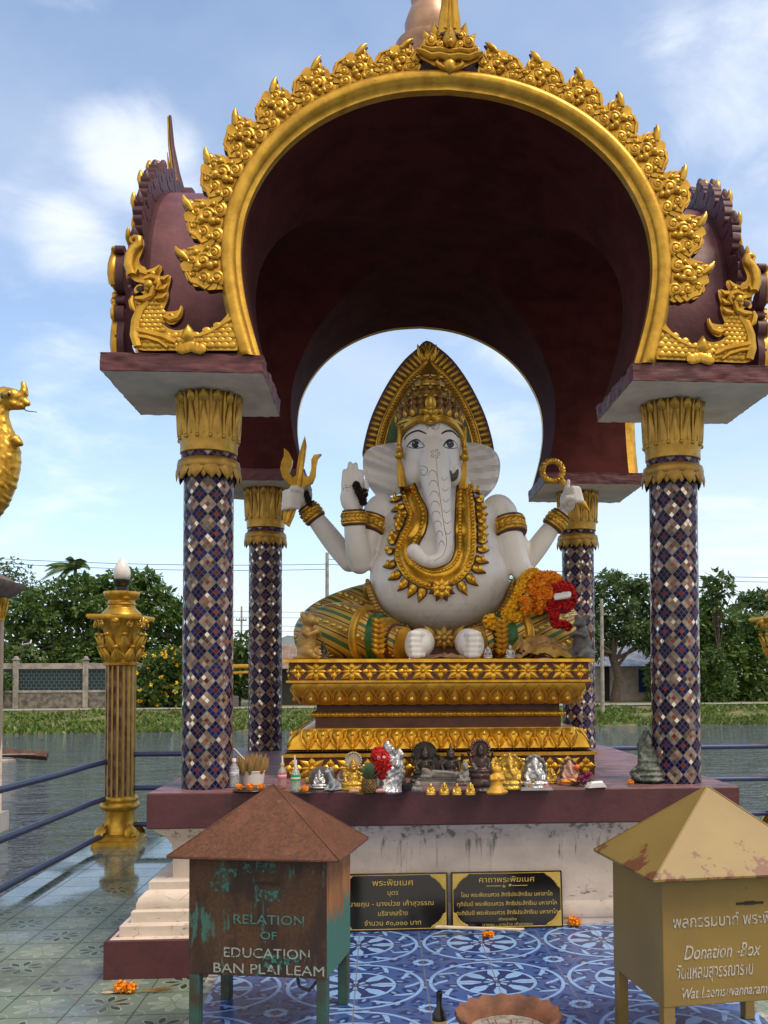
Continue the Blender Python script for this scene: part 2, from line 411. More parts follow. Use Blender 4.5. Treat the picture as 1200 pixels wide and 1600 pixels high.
def m_mosaic():
    t = MT('mirror_mosaic'); x, z, _ = t.xyz(t.uv()); v = z*7.07
    def wob(s): return t.noise(t.geo(), 7, 2)*s
    a = x+v+wob(.10); b = x-v+wob(.08)
    fa, fb = a.floor(), b.floor(); par = (fa+fb).mod(2.0)       # 1 = mirror diamond
    ga, gb = a.frac(), b.frac(); mid = (ga-.5).abs().lt(.1667)*(gb-.5).abs().lt(.1667)
    sa, sb = a*3.0, b*3.0; ia, ib = sa.floor(), sb.floor(); ha, hb = sa.frac(), sb.frac()
    edge = (ha.mn(1.0-ha)).mn(hb.mn(1.0-hb)); grout = edge.lt(.075)
    rc = t.vec(ia, ib, 1.7); rnd = t.white(rc); rcol = t.white(rc, 'Color')
    big = t.white(t.vec(fa, fb, 4.1))
    blue = t.mix(rnd, (.004, .005, .034), (.010, .015, .10)); blue = t.mix(big.gt(.72)*.6, blue, (.010, .008, .02))
    spark = t.white(t.vec(ia, ib, 9.3)).gt(.84); mir = t.mix(rnd, (.05, .036, .028), (.30, .235, .18)); mir = t.mix(spark, mir, (.66, .58, .48)); red = t.mix(rnd, (.10, .010, .012), (.22, .03, .02))
    c = t.mix(par, blue, mir); c = t.mix(mid*(big.lt(.85)), c, red)
    lost = t.noise(t.geo(), 3.1, 5, .6)
    gp = t.xyz(t.geo())[2]
    gone = (lost+(1.9-gp)*.07).gt(.68)
    g2 = (grout+gone).mn(1.0)
    gcol = t.mix(t.noise(t.geo(), 30, 4), (.22, .16, .145), (.12, .09, .085)); gcol = t.mix((1.0-par)*(1.0-gone)*.65, gcol, (.035, .032, .06)); c = t.mix(g2, c, gcol)
    t.link(par*.35+.12, t.b.inputs['Specular IOR Level']); t.color(c); t.metal(par*(1.0-mid)*(1.0-g2)*(spark*.75+.2)); t.rough(g2*.55+.10+rnd*.12)
    # every little tile is set at a slightly different angle
    vm = t.node('ShaderNodeVectorMath'); vm.operation = 'SUBTRACT'; t.link(rcol, vm.inputs[0]); vm.inputs[1].default_value = (.5, .5, .5)
    vs = t.node('ShaderNodeVectorMath'); vs.operation = 'SCALE'; t.link(vm.outputs[0], vs.inputs[0]); vs.inputs['Scale'].default_value = .34
    va = t.node('ShaderNodeVectorMath'); va.operation = 'ADD'; t.link(t.geo('Normal'), va.inputs[0]); t.link(vs.outputs[0], va.inputs[1])
    vn = t.node('ShaderNodeVectorMath'); vn.operation = 'NORMALIZE'; t.link(va.outputs[0], vn.inputs[0])
    bp = t.node('ShaderNodeBump'); bp.inputs['Strength'].default_value = .35; bp.inputs['Distance'].default_value = .004
    t.link(edge.mn(.12), bp.inputs['Height']); t.link(vn.outputs[0], bp.inputs['Normal']); t.link(bp.outputs[0], t.b.inputs['Normal'])
    return t.m
MOSAIC = m_mosaic()
def m_bluetile():
    t = MT('blue_patterned_tiles'); x, y, _ = t.xyz(t.geo()); P = .83
    u = (x-.195)/P+.5; v = (y+2.36)/P+.5
    fx, fy = u.frac()-.5, v.frac()-.5; r = (fx*fx+fy*fy).sqrt(); th = fy.atan2(fx)
    NAVY, MID, LT = (.010, .026, .13), (.036, .088, .29), (.24, .42, .74)
    # outer field: leaf strokes between rings
    sw = ((th*16.0+r*34.0).sin()*.5+(th*8.0-r*20.0).sin()*.5)
    c = t.mix(sw.ss(.05, .2), MID, NAVY); c = t.mix(sw.ss(.80, .86)*.7, c, LT)
    sw2 = ((th*12.0-r*26.0).sin()); c = t.mix(((r-.40).abs().lt(.05))*sw2.gt(.80), c, LT)
    ring = (r-.47).abs().lt(.013); c = t.mix(ring, c, LT)
    # inner disc
    inn = r.lt(.285); pet = (th*8.0).cos(); pet4 = (th*4.0).cos()
    f = (r-.185).abs()*10.5-.35
    flower = pet.gt(f)*(r.gt(.09)); stalk = (pet4.gt(.955))*(r.gt(.06))*(r.lt(.255)); star = (r.lt(.115))*((th*8.0).cos().gt(-.5+(r-.04)*16.0))
    d = t.mix(flower.mx(stalk).mx(star), NAVY, LT); d = t.mix(r.lt(.035), d, NAVY); d = t.mix((r-.10).abs().lt(.010), d, NAVY)
    d = t.mix(r.gt(.262), d, LT)
    c = t.mix(inn, c, d)
    # corner flower
    gx, gy = (u+.5).frac()-.5, (v+.5).frac()-.5; r2 = (gx*gx+gy*gy).sqrt(); t2 = gy.atan2(gx)
    cf = r2.lt(.155); pt = (t2*12.0).cos()
    e = t.mix(pt.gt((r2-.075)*24.0-.6), MID, NAVY); e = t.mix((r2-.06).abs().lt(.020+pt*.006), e, LT); e = t.mix(r2.lt(.02), e, NAVY)
    c = t.mix(cf, c, e)
    dn = t.noise(t.geo(), 2.2, 6, .65)
    c = t.mix(dn.ss(.45, .75)*.4, c, (.10, .13, .22)); c = t.mix(t.noise(t.geo(), 26, 5, .7).ss(.62, .72)*.5, c, (.05, .05, .08))
    gu, gv = (u*2.0).frac(), (v*2.0).frac(); ge = (gu.mn(1.0-gu)).mn(gv.mn(1.0-gv)); g = ge.lt(.0085)
    c = t.mix(g*.85, c, (.17, .15, .15))
    t.color(c); t.rough(dn*.25+.16); t.bump(ge.mn(.012)*40.0+t.noise(t.geo(), 3, 2)*.3, .25, .003); return t.m
BTILE = m_bluetile()
def m_greentile():
    t = MT('green_flowered_tiles'); x, y, _ = t.xyz(t.geo()); P = .40
    u = (x+2.96)/P+.5; v = (y+2.0)/P+.5; fx, fy = u.frac()-.5, v.frac()-.5; iu, iv = u.floor(), v.floor()
    r = (fx*fx+fy*fy).sqrt(); th = fy.atan2(fx); par = (iu+iv).mod(2.0)
    p8 = (th*8.0).cos()
    inpet = (p8.gt((r-.22).abs()*11.0-.5))*(r.gt(.075)); out = (p8.gt((r-.22).abs()*11.0-.95))*(r.gt(.06))
    base = t.mix(t.noise(t.geo(), 1.3, 5).ss(.35, .65), (.175, .225, .155), (.125, .185, .15))
    tilev = t.white(t.vec(iu, iv, 2.0)); base = t.mix(tilev*.35, base, (.22, .235, .17))
    c = t.mix(out*.55, base, (.42, .46, .38)); c = t.mix(inpet*(1.0-par*.75), c, (.022, .042, .032))
    gx, gy = (u+.5).frac()-.5, (v+.5).frac()-.5; r2 = (gx*gx+gy*gy).sqrt(); t2 = gy.atan2(gx)
    c = t.mix(((t2*4.0).cos().gt((r2-.12).abs()*16.0-.4))*(r2.gt(.03))*.55, c, (.07, .10, .075))
    c = t.mix((r2-.19).abs().lt(.012)*.35, c, (.40, .44, .36))
    gu, gv = u.frac(), v.frac(); ge = (gu.mn(1.0-gu)).mn(gv.mn(1.0-gv)); g = ge.lt(.012)
    c = t.mix(g*.9, c, (.05, .045, .04))
    dn = t.noise(t.geo(), 1.1, 7, .66); c = t.mix(dn.ss(.52, .68)*.75, c, (.075, .068, .048)); c = t.mix(t.noise(t.geo(), 30, 5, .7).ss(.62, .72)*.6, c, (.06, .055, .045))
    t.color(c)
    wet = (t.noise(t.geo(), .55, 3)+y*.05).ss(.36, .56)
    t.rough((1.0-wet)*.4+.07+g*.3); t.bump(ge.mn(.02)*30.0*(1.0-wet*.6)+t.noise(t.geo(), 2.2, 2)*.25, .25, .003); return t.m
GTILE = m_greentile()
def m_water():
    t = MT('canal_water'); p = t.geo(); t.color((.075, .090, .105)); t.rough(.03); t.b.inputs['IOR'].default_value = 1.33
    h = t.noise(t.scale(p, 1, 1.7, 1), 1.0, 4, .6, .9)*1.3+t.noise(t.scale(p, 1, 2.0, 1), .32, 3, .5, .4)*2.0+t.noise(t.scale(p, 1, 1.8, 1), 5, 2)*.25
    t.bump(h, 1.0, .30); return t.m
WATER = m_water()
GRASSG = simple('grassy_bank_soil', (.075, .11, .028), .9, 0, .4, 2, .4, 8, c2=(.20, .17, .08))
CONC = simple('weathered_concrete', (.36, .335, .30), .85, 0, .3, 3, .3, 18, c2=(.22, .20, .18))
CONC_D = simple('mildewed_concrete', (.22, .20, .175), .9, 0, .5, 4, .3, 18, c2=(.08, .075, .065))
def m_leaf(name, a, b, c2):
    t = MT(name); p = t.geo(); n = t.noise(p, .8, 3); q = t.noise(p, 3.5, 3)
    c = t.mix(n.ss(.35, .65), a, b); c = t.mix(q.ss(.5, .72)*.8, c, c2); t.color(c); t.rough(.42)
    tr = t.node('ShaderNodeBsdfTranslucent'); t.link(c, tr.inputs[0]); mx = t.node('ShaderNodeMixShader'); mx.inputs[0].default_value = .28
    t.link(t.b.outputs[0], mx.inputs[1]); t.link(tr.outputs[0], mx.inputs[2]); t.link(mx.outputs[0], t.out.inputs[0]); return t.m
LEAF_D = m_leaf('dark_mango_leaf', (.068, .135, .032), (.10, .18, .04), (.21, .30, .07))
LEAF_M = m_leaf('mid_green_leaf', (.075, .145, .03), (.055, .11, .026), (.17, .26, .05))
LEAF_P = m_leaf('pale_green_leaf', (.13, .18, .075), (.09, .14, .05), (.20, .25, .11))
LEAF_B = m_leaf('blue_green_leaf', (.065, .122, .044), (.092, .16, .052), (.15, .23, .07))
GRASS_L = m_leaf('grass_blade', (.135, .215, .04), (.10, .17, .034), (.26, .29, .08))
BARK = simple('brown_bark', (.085, .065, .048), .9, 0, .5, 6, .5, 20)
YELLOW_F = simple('yellow_flower_petal', (.80, .52, .015), .6, 0, .3, 20, 0)
RAIL = simple('navy_blue_rail_paint', (.030, .046, .175), .38, 0, .35, 12, .1, 30, c2=(.05, .055, .11))
BULB = simple('frosted_bulb_glass', (.80, .79, .77), .25, 0, .05, 5, 0)
# ================================================================ ground, terrace, water
def struct(mb, name, mats, angle=40): return tag(mb.build(name, mats, None, angle), kind='structure')
g = MB(); g.box((.5, -4.3, -.8), (8.96, 15.4, 1.2)); o = struct(g, 'terrace', GTILE); bevel(o, .015)
g = MB(); g.box((.025, -4.9, -.1), (2.99, 6.1, .2)); struct(g, 'blue_tiled_floor', BTILE)
g = MB()
for side, x0 in ((-1, -1.5), (1, 1.55)):
    for i in range(46):
        y = -7.9+i*.125; hh = .19+rng.uniform(-.03, .012); ww = .05+rng.uniform(0, .03)
        g.box((x0+rng.uniform(-.012, .012), y, -.2+hh/2), (ww, .13, hh), 0, RZ(rng.uniform(-.02, .02)) if 0 else None)
o = struct(g, 'mortar_kerb', simple('broken_mortar', (.50, .46, .41), .9, 0, .6, 14, .5, 30, c2=(.12, .11, .10)))
# bank line measured on the water
WZ = -1.0
_a = PZ(0, 1147, WZ); _b = PZ(1200, 1131, WZ); BD = (_b-_a); BD.z = 0; BD.normalize(); BN = Vector((-BD.y, BD.x, 0))
def bank(px, t, z=0.0):
    """point straight behind pixel column px, t metres behind the water's edge"""
    d = _ray(px, 1057); d.z = 0; o_ = Vector((EYE.x, EYE.y, 0)); a = Vector((_a.x, _a.y, 0))+BN*t
    k = ((a-o_).dot(BN))/d.dot(BN); p = o_+d*k; return Vector((p.x, p.y, z))
def bdist(p): return (Vector(p)-EYE).dot(FWD)
def bz(px, py, t):    # height seen at pixel row py on that plane
    p = bank(px, t); return EYE.z+(1057-py)/F_PX*((p-Vector((EYE.x, EYE.y, 0))).dot(_F0))
g = MB(); g.add([(-400, -60, WZ), (400, -60, WZ), (400, 140, WZ), (-400, 140, WZ)], [(0, 1, 2, 3)]); struct(g, 'canal_water', WATER)
def strip(name, t0, z0, t1, z1, mat, n=60, jit=0.0):
    g = MB(); vs = []; fs = []
    for i in range(n+1):
        s_ = -150+300*i/n
        for t, z in ((t0, z0), (t1, z1)):
            p = Vector((_a.x, _a.y, 0))+BD*s_+BN*(t+rng.uniform(-jit, jit)); vs.append((p.x, p.y, z))
    for i in range(n): fs.append((2*i, 2*i+2, 2*i+3, 2*i+1))
    g.add(vs, fs); return struct(g, name, mat)
BZ = bz(600, 1104, 4.2)
strip('bank', -1.2, WZ-.3, 4.0, BZ-.05, GRASSG, 90, .25)
strip('path', 3.9, BZ, 6.6, BZ+.02, CONC)
strip('ground', 6.5, BZ-.01, 900, BZ+.5, GRASSG)

# ================================================================ the pavilion
pav = thing('shrine_pavilion', (0, 0, 0), 'maroon and gold pavilion with four horseshoe arches on mosaic columns and a stepped white plinth', 'pavilion')
g = MB()
g.rectmould([(-.03, .748), (0, .76), (0, .992), (-.008, 1.0)], 2.1, 2.1, 0, None, False)
g.add([(-2.092, -2.092, 1.0), (2.092, -2.092, 1.0), (2.092, 2.092, 1.0), (-2.092, 2.092, 1.0)], [(0, 1, 2, 3)], 1)
g.rectmould([(-.16, -.1), (-.16, .045), (-.145, .05), (-.135, .10), (-.145, .16), (-.165, .21), (-.175, .25), (-.175, .29), (-.205, .292), (-.205, .56), (-.17, .561), (-.17, .561), (-.15, .562), (-.145, .62), (-.11, .68), (-.06, .72), (-.03, .748)], 2.1, 2.1, 2, None, False)
g.box((0, 0, .3), (3.9, 3.9, .85), 2)
for cx in (-1.895, 1.895):
    g.rectmould([(0, -.2), (0, .05)], .425, 2.32, 0, None, True, (cx, 0))
    g.rectmould([(-.03, .05), (-.03, .055), (-.08, .056), (-.08, .128), (-.09, .132), (-.14, .134), (-.14, .208), (-.15, .214), (-.17, .216), (-.165, .25), (-.18, .29), (-.215, .325), (-.235, .335), (-.235, .39), (-.33, .392)], .425, 2.32, 2, None, True, (cx, 0))
o = g.build('plinth', [MAROON, MTOP, STUCCO], pav, 40); bevel(o, .009)

# columns
CX = 1.75
g = MB(); g.lathe([(.183, 0), (.182, .3), (.181, 1.2), (.18, 2.46)], 48, None, 0, uvr=9); SHAFT = g.mesh('column', MOSAIC, 60)
g = MB()
g.lathe([(.19, 2.434), (.207, 2.445), (.207, 2.50), (.21, 2.52), (.216, 2.55), (.208, 2.60), (.206, 2.7), (.210, 2.78), (.222, 2.84), (.205, 2.865), (.2, 2.875)], 40)
for i in range(14):
    M = RZ(2*math.pi*i/14)
    g.petal(M@T(0, -.207, 2.53)@RX(R(1.5)), .094, .345, .022, 0, 4, 8, .28, .012)
    g.tube([M@Vector((x, -.222, z)) for x, z in ((0, 2.56), (0, 2.64), (0, 2.74), (0, 2.80))], [.006, .012, .012, .004], 6)
    M = RZ(2*math.pi*(i+.5)/14)
    g.tube([M@Vector((0, -.212, 2.54)), M@Vector((0, -.214, 2.70)), M@Vector((0, -.222, 2.82)), M@Vector((0, -.238, 2.875))], [.012, .011, .012, .003], 6)
    g.ell(M@Vector((0, -.214, 2.545)), .018, 8, 5)
    M = RZ(2*math.pi*i/14); g.petal(M@T(0, -.214, 2.79)@RX(R(16)), .07, .105, .016, 0, 4, 4, .6)
CAPM = g.mesh('capital', m_gold('capital_gold', (.50, .30, .05), (.36, .205, .035), .38, .5, .5), 50)
g = MB(); g.lathe([(.185, 2.29), (.20, 2.295), (.226, 2.32), (.23, 2.35), (.222, 2.385), (.20, 2.40), (.185, 2.40)], 40)
for i in range(12):
    M = RZ(2*math.pi*(i+.5)/12); g.petal(M@T(0, -.213, 2.355)@RX(R(180-3))@SC(1, -1, 1), .12, .125, .02, 0, 4, 5, .62, .008)
    g.petal(RZ(2*math.pi*i/12)@T(0, -.203, 2.34)@RX(R(180-2))@SC(1, -1, 1), .09, .10, .012, 0, 4, 4, .62, .005)
BANDRING = g; RINGM = g.mesh('leaf_ring', GOLD_D, 50)
g = MB(); g.lathe([(.196, 2.395), (.199, 2.40), (.199, 2.432), (.196, 2.437)], 40, None, 0, uvr=9); MBAND = g.mesh('mirror_band', MOSAIC, 60)
for i, (sx_, sy_) in enumerate(((-1, -1), (1, -1), (-1, 1), (1, 1))):
    M = T(sx_*CX, sy_*CX, 1.0)@RZ(R(90*i))
    c = put('column', SHAFT, pav, M); put('capital', CAPM, c); put('leaf_ring', RINGM, c); put('mirror_band', MBAND, c)
# cap slabs
SLAB = bpy.data.meshes.new('x')
def slab_mesh():
    g = MB(); h = .55; g.rectmould([(-.004, 0), (0, .006), (0, .128)], h, h, 0, None, False)
    g.add([(-h, -h, .128), (h, -h, .128), (h, h, .128), (-h, h, .128)], [(0, 1, 2, 3)], 0)
    g.add([(-h+.004, -h+.004, 0), (h-.004, -h+.004, 0), (h-.004, h-.004, 0), (-h+.004, h-.004, 0)], [(0, 3, 2, 1)], 1)
    # broken edge lumps
    for k in range(0):
        a = rng.choice((-1, 1)); q = rng.uniform(-h, h); p = (q, a*h) if rng.random() < .5 else (a*h, q)
        g.ell((p[0]*.985, p[1]*.995, rng.choice((.012, .118))), (rng.uniform(.03, .06), rng.uniform(.008, .012), rng.uniform(.005, .009)), 7, 4, 0)
    return g.mesh('cap_slab', [m_maroon('slab_maroon', (.125, .034, .042), (.27, .14, .14)), SOFFIT], 30)
WEAR = bpy.data.textures.new('wear', 'CLOUDS'); WEAR.noise_scale = .075; WEAR.noise_depth = 3
SLABM = slab_mesh()
for sx_, sy_ in ((-1, -1), (1, -1), (-1, 1), (1, 1)):
    o = put('cap_slab', SLABM, pav, T(sx_*1.83, sy_*1.78, 3.876)); bevel(o, .006, 1); m_ = o.modifiers.new('grid', 'SUBSURF'); m_.subdivision_type = 'SIMPLE'; m_.levels = m_.render_levels = 5; m_ = o.modifiers.new('wear', 'DISPLACE'); m_.texture = WEAR; m_.texture_coords = 'GLOBAL'; m_.strength = .030; m_.mid_level = .62

# arch profile
HALF = [(1.31, 4.0), (1.355, 4.15), (1.41, 4.36), (1.445, 4.58), (1.45, 4.78), (1.42, 4.99), (1.345, 5.19), (1.23, 5.38), (1.07, 5.555), (.86, 5.71), (.60, 5.835), (.31, 5.912), (0, 5.94)]
hp = spline(HALF, 48)
PROF = [(-x, z) for x, z in hp]+[(x, z) for x, z in reversed(hp[:-1])]     # left foot, over the top, to the right foot
def normals(P):
    out = []
    for i in range(len(P)):
        a = P[max(0, i-1)]; b = P[min(len(P)-1, i+1)]; tx, tz = b[0]-a[0], b[1]-a[1]; l = math.hypot(tx, tz); out.append((-tz/l, tx/l))
    return out
PN = normals(PROF); TH = .14
OUT = [(p[0]+n[0]*TH, max(4.0, p[1]+n[1]*TH)) for p, n in zip(PROF, PN)]
YF = -2.28
g = MB(); nP = len(PROF)
for k in range(4):
    M = RZ(math.pi/2*k)
    vs = []
    for (x, z), (X, Z) in zip(PROF, OUT):
        vs += [(x, YF, z), (x, -abs(x), z), (X, YF, Z), (X, -min(abs(X), 2.2), Z)]
    fi, fo, fc = [], [], []
    for i in range(nP-1):
        a, b = 4*i, 4*i+4
        fi.append((a, a+1, b+1, b)); fo.append((a+2, b+2, b+3, a+3)); fc.append((a, b, b+2, a+2))
    g.add(vs, fi, 0, M); g.add(vs, fo, 1, M); g.add(vs, fc, 1, M)
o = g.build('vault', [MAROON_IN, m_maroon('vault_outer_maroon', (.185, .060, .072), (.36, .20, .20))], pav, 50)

# flame leaf (kranok) relief: local x towards the apex, z outwards, -y to the viewer
def flame_mesh(sgn, dull=False):
    out = [(-.165, -.02), (-.178, .05), (-.15, .10), (-.135, .125), (-.15, .16), (-.148, .205), (-.115, .235), (-.118, .27), (-.085, .305), (-.04, .325), (.0, .345), (.045, .365), (.08, .385), (.105, .425), (.13, .445), (.15, .44), (.158, .42), (.148, .375), (.142, .32), (.118, .285), (.135, .25), (.125, .215), (.10, .19), (.13, .15), (.155, .11), (.172, .06), (.16, -.02)]
    KZ = .72; out = [(x*sgn, z*KZ) for x, z in out]
    g = MB(); DK = [0]
    def disc(x, z, r):
        DK[0] += 1; g.prism([(x*sgn+r*math.cos(a)*(1+.07*math.cos(a*5)), z*KZ+r*math.sin(a)*(1+.07*math.cos(a*5))) for a in [2*math.pi*i/20 for i in range(20)]], -.010-.0013*DK[0], .036+.0005*DK[0], 0, None, .04, 1)
    for x, z, r in ((0, .06, .10), (-.088, .055, .082), (.088, .06, .078), (0, .14, .10), (.035, .165, .088), (-.075, .18, .072), (.02, .25, .075), (.06, .268, .064), (-.045, .272, .056), (.088, .335, .042), (-.125, .115, .045), (.125, .14, .045), (.105, .22, .045), (-.10, .235, .042), (.01, .32, .042)): disc(x, z, r)
    S = lambda c, r, t, a0, d: g.spiral((c[0]*sgn, c[1]*KZ), r*.84, t, 0, None, (a0 if sgn > 0 else math.pi-a0), d*sgn, None, -.022, .8)
    S((-.088, .055), .078, 1.7, R(200), 1); S((.088, .06), .074, 1.7, R(-20), -1)
    S((.035, .165), .085, 1.6, R(-60), 1); S((-.075, .18), .066, 1.6, R(210), 1)
    S((.055, .268), .062, 1.4, R(-40), 1); S((-.045, .272), .052, 1.4, R(200), 1); S((.095, .345), .035, 1.2, R(-60), 1)
    g.tube([(x*sgn, -.03, z*KZ) for x, z in ((.05, .31), (.085, .35), (.108, .38), (.128, .40), (.150, .41))], [.016, .028, .023, .016, .005], 8); g.tube([(x*sgn, .014, z*KZ) for x, z in ((.05, .31), (.085, .35), (.108, .382), (.129, .403), (.152, .414))], [.018, .034, .029, .021, .008], 8, 1)
    g.tube([(x*sgn, -.026, z*KZ) for x, z in ((-.13, .12), (-.155, .17), (-.12, .23), (-.10, .29), (-.03, .33))], [.006, .017, .012, .017, .006], 6)
    g.tube([(x*sgn, -.026, z*KZ) for x, z in ((.13, .14), (.145, .11), (.10, .17), (.13, .24), (.13, .3))], [.006, .014, .010, .015, .006], 6)
    for x, z, r in ((0, .11, .03), (.0, .22, .03), (.01, .06, .022), (-.02, .235, .022), (.10, .225, .022), (-.11, .12, .02), (.12, .12, .02)): g.ell((x*sgn, -.03, z*KZ), r, 8, 5)
    return g.mesh('flame_leaf', [GOLD, MAROON], 50)
FL_L, FL_R = flame_mesh(1), flame_mesh(-1)
# naga finial, traced from the left one, in x (outwards positive = away from the arch) and z above the slab
def NG(q):
    p = PY(140+q[0]/3.2, 160+q[1]/3.2, YF); return (p.x, p.z-.0)
ng_out = [(745, 1251), (600, 1251), (430, 1251), (262, 1250), (232, 1215), (216, 1160), (222, 1110), (236, 1068), (222, 1048), (214, 1010), (226, 985), (236, 1005), (262, 1000), (285, 985), (262, 960), (240, 968), (230, 950), (244, 928), (268, 918), (232, 905), (202, 872), (194, 830), (196, 785), (210, 752), (228, 730), (236, 718), (226, 722), (210, 712), (207, 692), (226, 680), (254, 680), (276, 698), (281, 730), (270, 765), (256, 800), (262, 826), (285, 838), (300, 862), (330, 852), (362, 828), (370, 850), (358, 880), (380, 892), (411, 878), (412, 905), (400, 950), (402, 985), (386, 1030), (366, 1072), (384, 1060), (420, 1058), (452, 1050), (462, 1028), (474, 1040), (470, 1078), (452, 1105), (425, 1122), (400, 1118), (378, 1092), (372, 1112), (396, 1138), (440, 1152), (492, 1146), (505, 1166), (560, 1168), (620, 1140), (672, 1098), (716, 1048), (740, 1075)]
def naga_mesh(mir):
    s = -1 if mir else 1
    g = MB(); O = [tuple(q[:2]) for q in spline([NG(q) for q in ng_out], 190)]; g.prism([(x*s, z) for x, z in O], -.045, .015, 0, None, 0, 1)
    def pt(q): p = NG(q); return (p[0]*s, p[1])
    def tb(qs, rad, y=-.05, seg=6): g.tube([(pt(q)[0], y, pt(q)[1]) for q in qs], rad, seg, 0)
    def scale_(q, r, y=-.046): p = pt(q); g.ell((p[0], y, p[1]), (r*1.3, .011, r*1.1), 9, 5)
    # body scales
    for j in range(5):
        for i in range(13):
            qx = 285+i*36+(j % 2)*18; qy = 1225-j*24
            top = 1165 if qx < 560 else 1165-(qx-560)*.62
            if qy > top-(0 if qx > 440 else 0) and 240 < qx < 735: scale_((qx, qy), .024)
    for j in range(8):
        for i in range(5):
            qx = 258+i*28+(j % 2)*14; qy = 1150-j*22
            if 238+j*3 < qx < 375-j*1: scale_((qx, qy), .020)
    tb([(250, 1235), (236, 1180), (240, 1110), (262, 1050), (300, 1010)], [.03, .035, .032, .03, .02])       # chest ribs
    tb([(230, 1150), (300, 1165), (380, 1185), (440, 1215)], [.02, .022, .022, .02], -.06); tb([(232, 1180), (300, 1190), (360, 1210), (400, 1240)], [.015, .018, .018, .015], -.06)
    tb([(268, 918), (300, 925), (330, 950), (320, 985), (280, 1000), (240, 1000)], [.016, .022, .026, .024, .022, .014], -.07)     # jaw
    tb([(226, 985), (218, 1010), (226, 1045), (238, 1062)], [.008, .018, .02, .008], -.06)
    tb([(222, 880), (206, 830), (212, 785), (232, 750), (258, 728), (258, 700), (236, 694), (222, 704)], [.03, .034, .034, .032, .034, .028, .02, .014], -.06, 8)   # snout crest
    tb([(240, 880), (256, 850), (270, 870), (300, 880)], [.014, .018, .016, .01], -.07)
    tb([(285, 905), (320, 895), (350, 905), (362, 935), (345, 960)], [.012, .02, .022, .018, .008], -.08)
    tb([(300, 870), (340, 862), (362, 835)], [.014, .02, .004], -.07); tb([(345, 900), (385, 905), (408, 885)], [.014, .022, .004], -.07)
    tb([(350, 955), (385, 950), (402, 930)], [.012, .02, .005], -.07); tb([(340, 1000), (378, 995), (398, 975)], [.012, .02, .005], -.07)
    tb([(378, 1085), (410, 1100), (445, 1090), (464, 1060), (468, 1034)], [.012, .022, .024, .016, .004], -.06)
    g.spiral(pt((412, 1090)), .03, 1.3, 0, None, 0, s, None, -.06)
    for q, r in (((310, 935), .035), ((300, 955), .02), ((345, 925), .02), ((330, 880), .02)): g.ell((pt(q)[0], -.075, pt(q)[1]), r, 9, 6)
    for i in range(5): q = (470+i*22, 1235-abs(i-2)*-6); scale_(q, .035, -.06)
    g.petal(T(pt((500, 1215))[0], -.05, pt((500, 1215))[1]), .1, .13, .04)
    # dark mouth opening
    p = pt((262, 946)); g.ell((p[0], -.050, p[1]), (.028, .006, .02), 10, 6, 1)
    tb([(745, 1075), (690, 1110), (620, 1155), (560, 1180), (500, 1180)], [.012, .014, .014, .014, .01], -.05)
    return g.mesh('naga_finial', [GOLD, MAROON], 50)
NAGA_L, NAGA_R = naga_mesh(False), naga_mesh(True)
# apex ornament: local origin on the arch's crown
def apex_mesh(spike=True):
    g = MB()
    g.prism([(-.30, .13), (-.36, .2), (-.30, .26), (-.27, .34), (-.2, .40), (-.12, .42), (0, .45), (.12, .42), (.2, .40), (.27, .34), (.30, .26), (.36, .2), (.30, .13), (.16, .06), (0, -.03), (-.16, .06)], -.06, .12, 0, None, 0, 1)
    for s in (-1, 1):
        g.tube([(s*x, -.09, z) for x, z in ((0, .13), (.1, .15), (.2, .14), (.28, .18), (.35, .2))], [.035, .035, .032, .03, .02], 8)
        g.tube([(s*x, -.1, z) for x, z in ((0, .19), (.1, .21), (.2, .2), (.3, .235))], [.02, .024, .024, .014], 8)
        g.tube([(s*x, -.08, z) for x, z in ((0, -.01), (.08, .03), (.14, .08), (.12, .12))], [.02, .024, .022, .01], 8)
        g.spiral((s*.205, .31), .085, 1.7, 0, None, R(90), s, None, -.08, .8); g.spiral((s*.285, .235), .05, 1.5, 0, None, R(90), s, None, -.08, .8)
        g.spiral((s*.10, .265), .05, 1.5, 0, None, R(90), -s, None, -.1, .8); g.spiral((s*.12, .39), .06, 1.5, 0, None, R(0), s, None, -.07, .8)
        g.petal(T(s*.13, -.05, .36)@RY(s*R(14)), .1, .2, .04); g.petal(T(s*.2, -.04, .33)@RY(s*R(35)), .08, .15, .03)
    g.petal(T(0, -.09, .24), .15, .26, .07); g.petal(T(0, -.13, .27), .07, .15, .04); g.ell((0, -.13, .27), (.035, .03, .035), 10, 6)
    g.petal(T(0, -.08, .13)@RX(R(180))@SC(1, -1, 1), .15, .17, .05)
    # spike, four-sided, leaning forward
    if not spike: k = .66; m = MB().merge(g, SC(k, .8, k)); return m.mesh('apex_ornament', [GOLD, MAROON], 50)
    pts = [(0, -.05, .38), (0, -.07, .5), (0, -.10, .70), (0, -.15, 1.1), (0, -.17, 1.52)]
    g.tube(pts, [.13, .12, .09, .06, .03], 8, 1, None, .55, (0, 1, 0)); g.tube([(0, -.07, .4), (0, -.10, .5), (0, -.125, .7), (0, -.17, 1.1), (0, -.19, 1.5)], [.125, .115, .085, .055, .028], 8, 0, None, .4, (0, 1, 0))
    for s in (-1, 0, 1): g.tube([(s*.05, -.12, .42), (s*.035, -.15, .6), (s*.02, -.18, .8), (0, -.2, 1.0)], [.02, .018, .012, .004], 6)
    k = .66; m = MB().merge(g, SC(k, .8, k)); m.v = [v for v in m.v]; return m.mesh('apex_ornament', [GOLD, MAROON], 50)
APEX, APEX_B = apex_mesh(), apex_mesh(False)
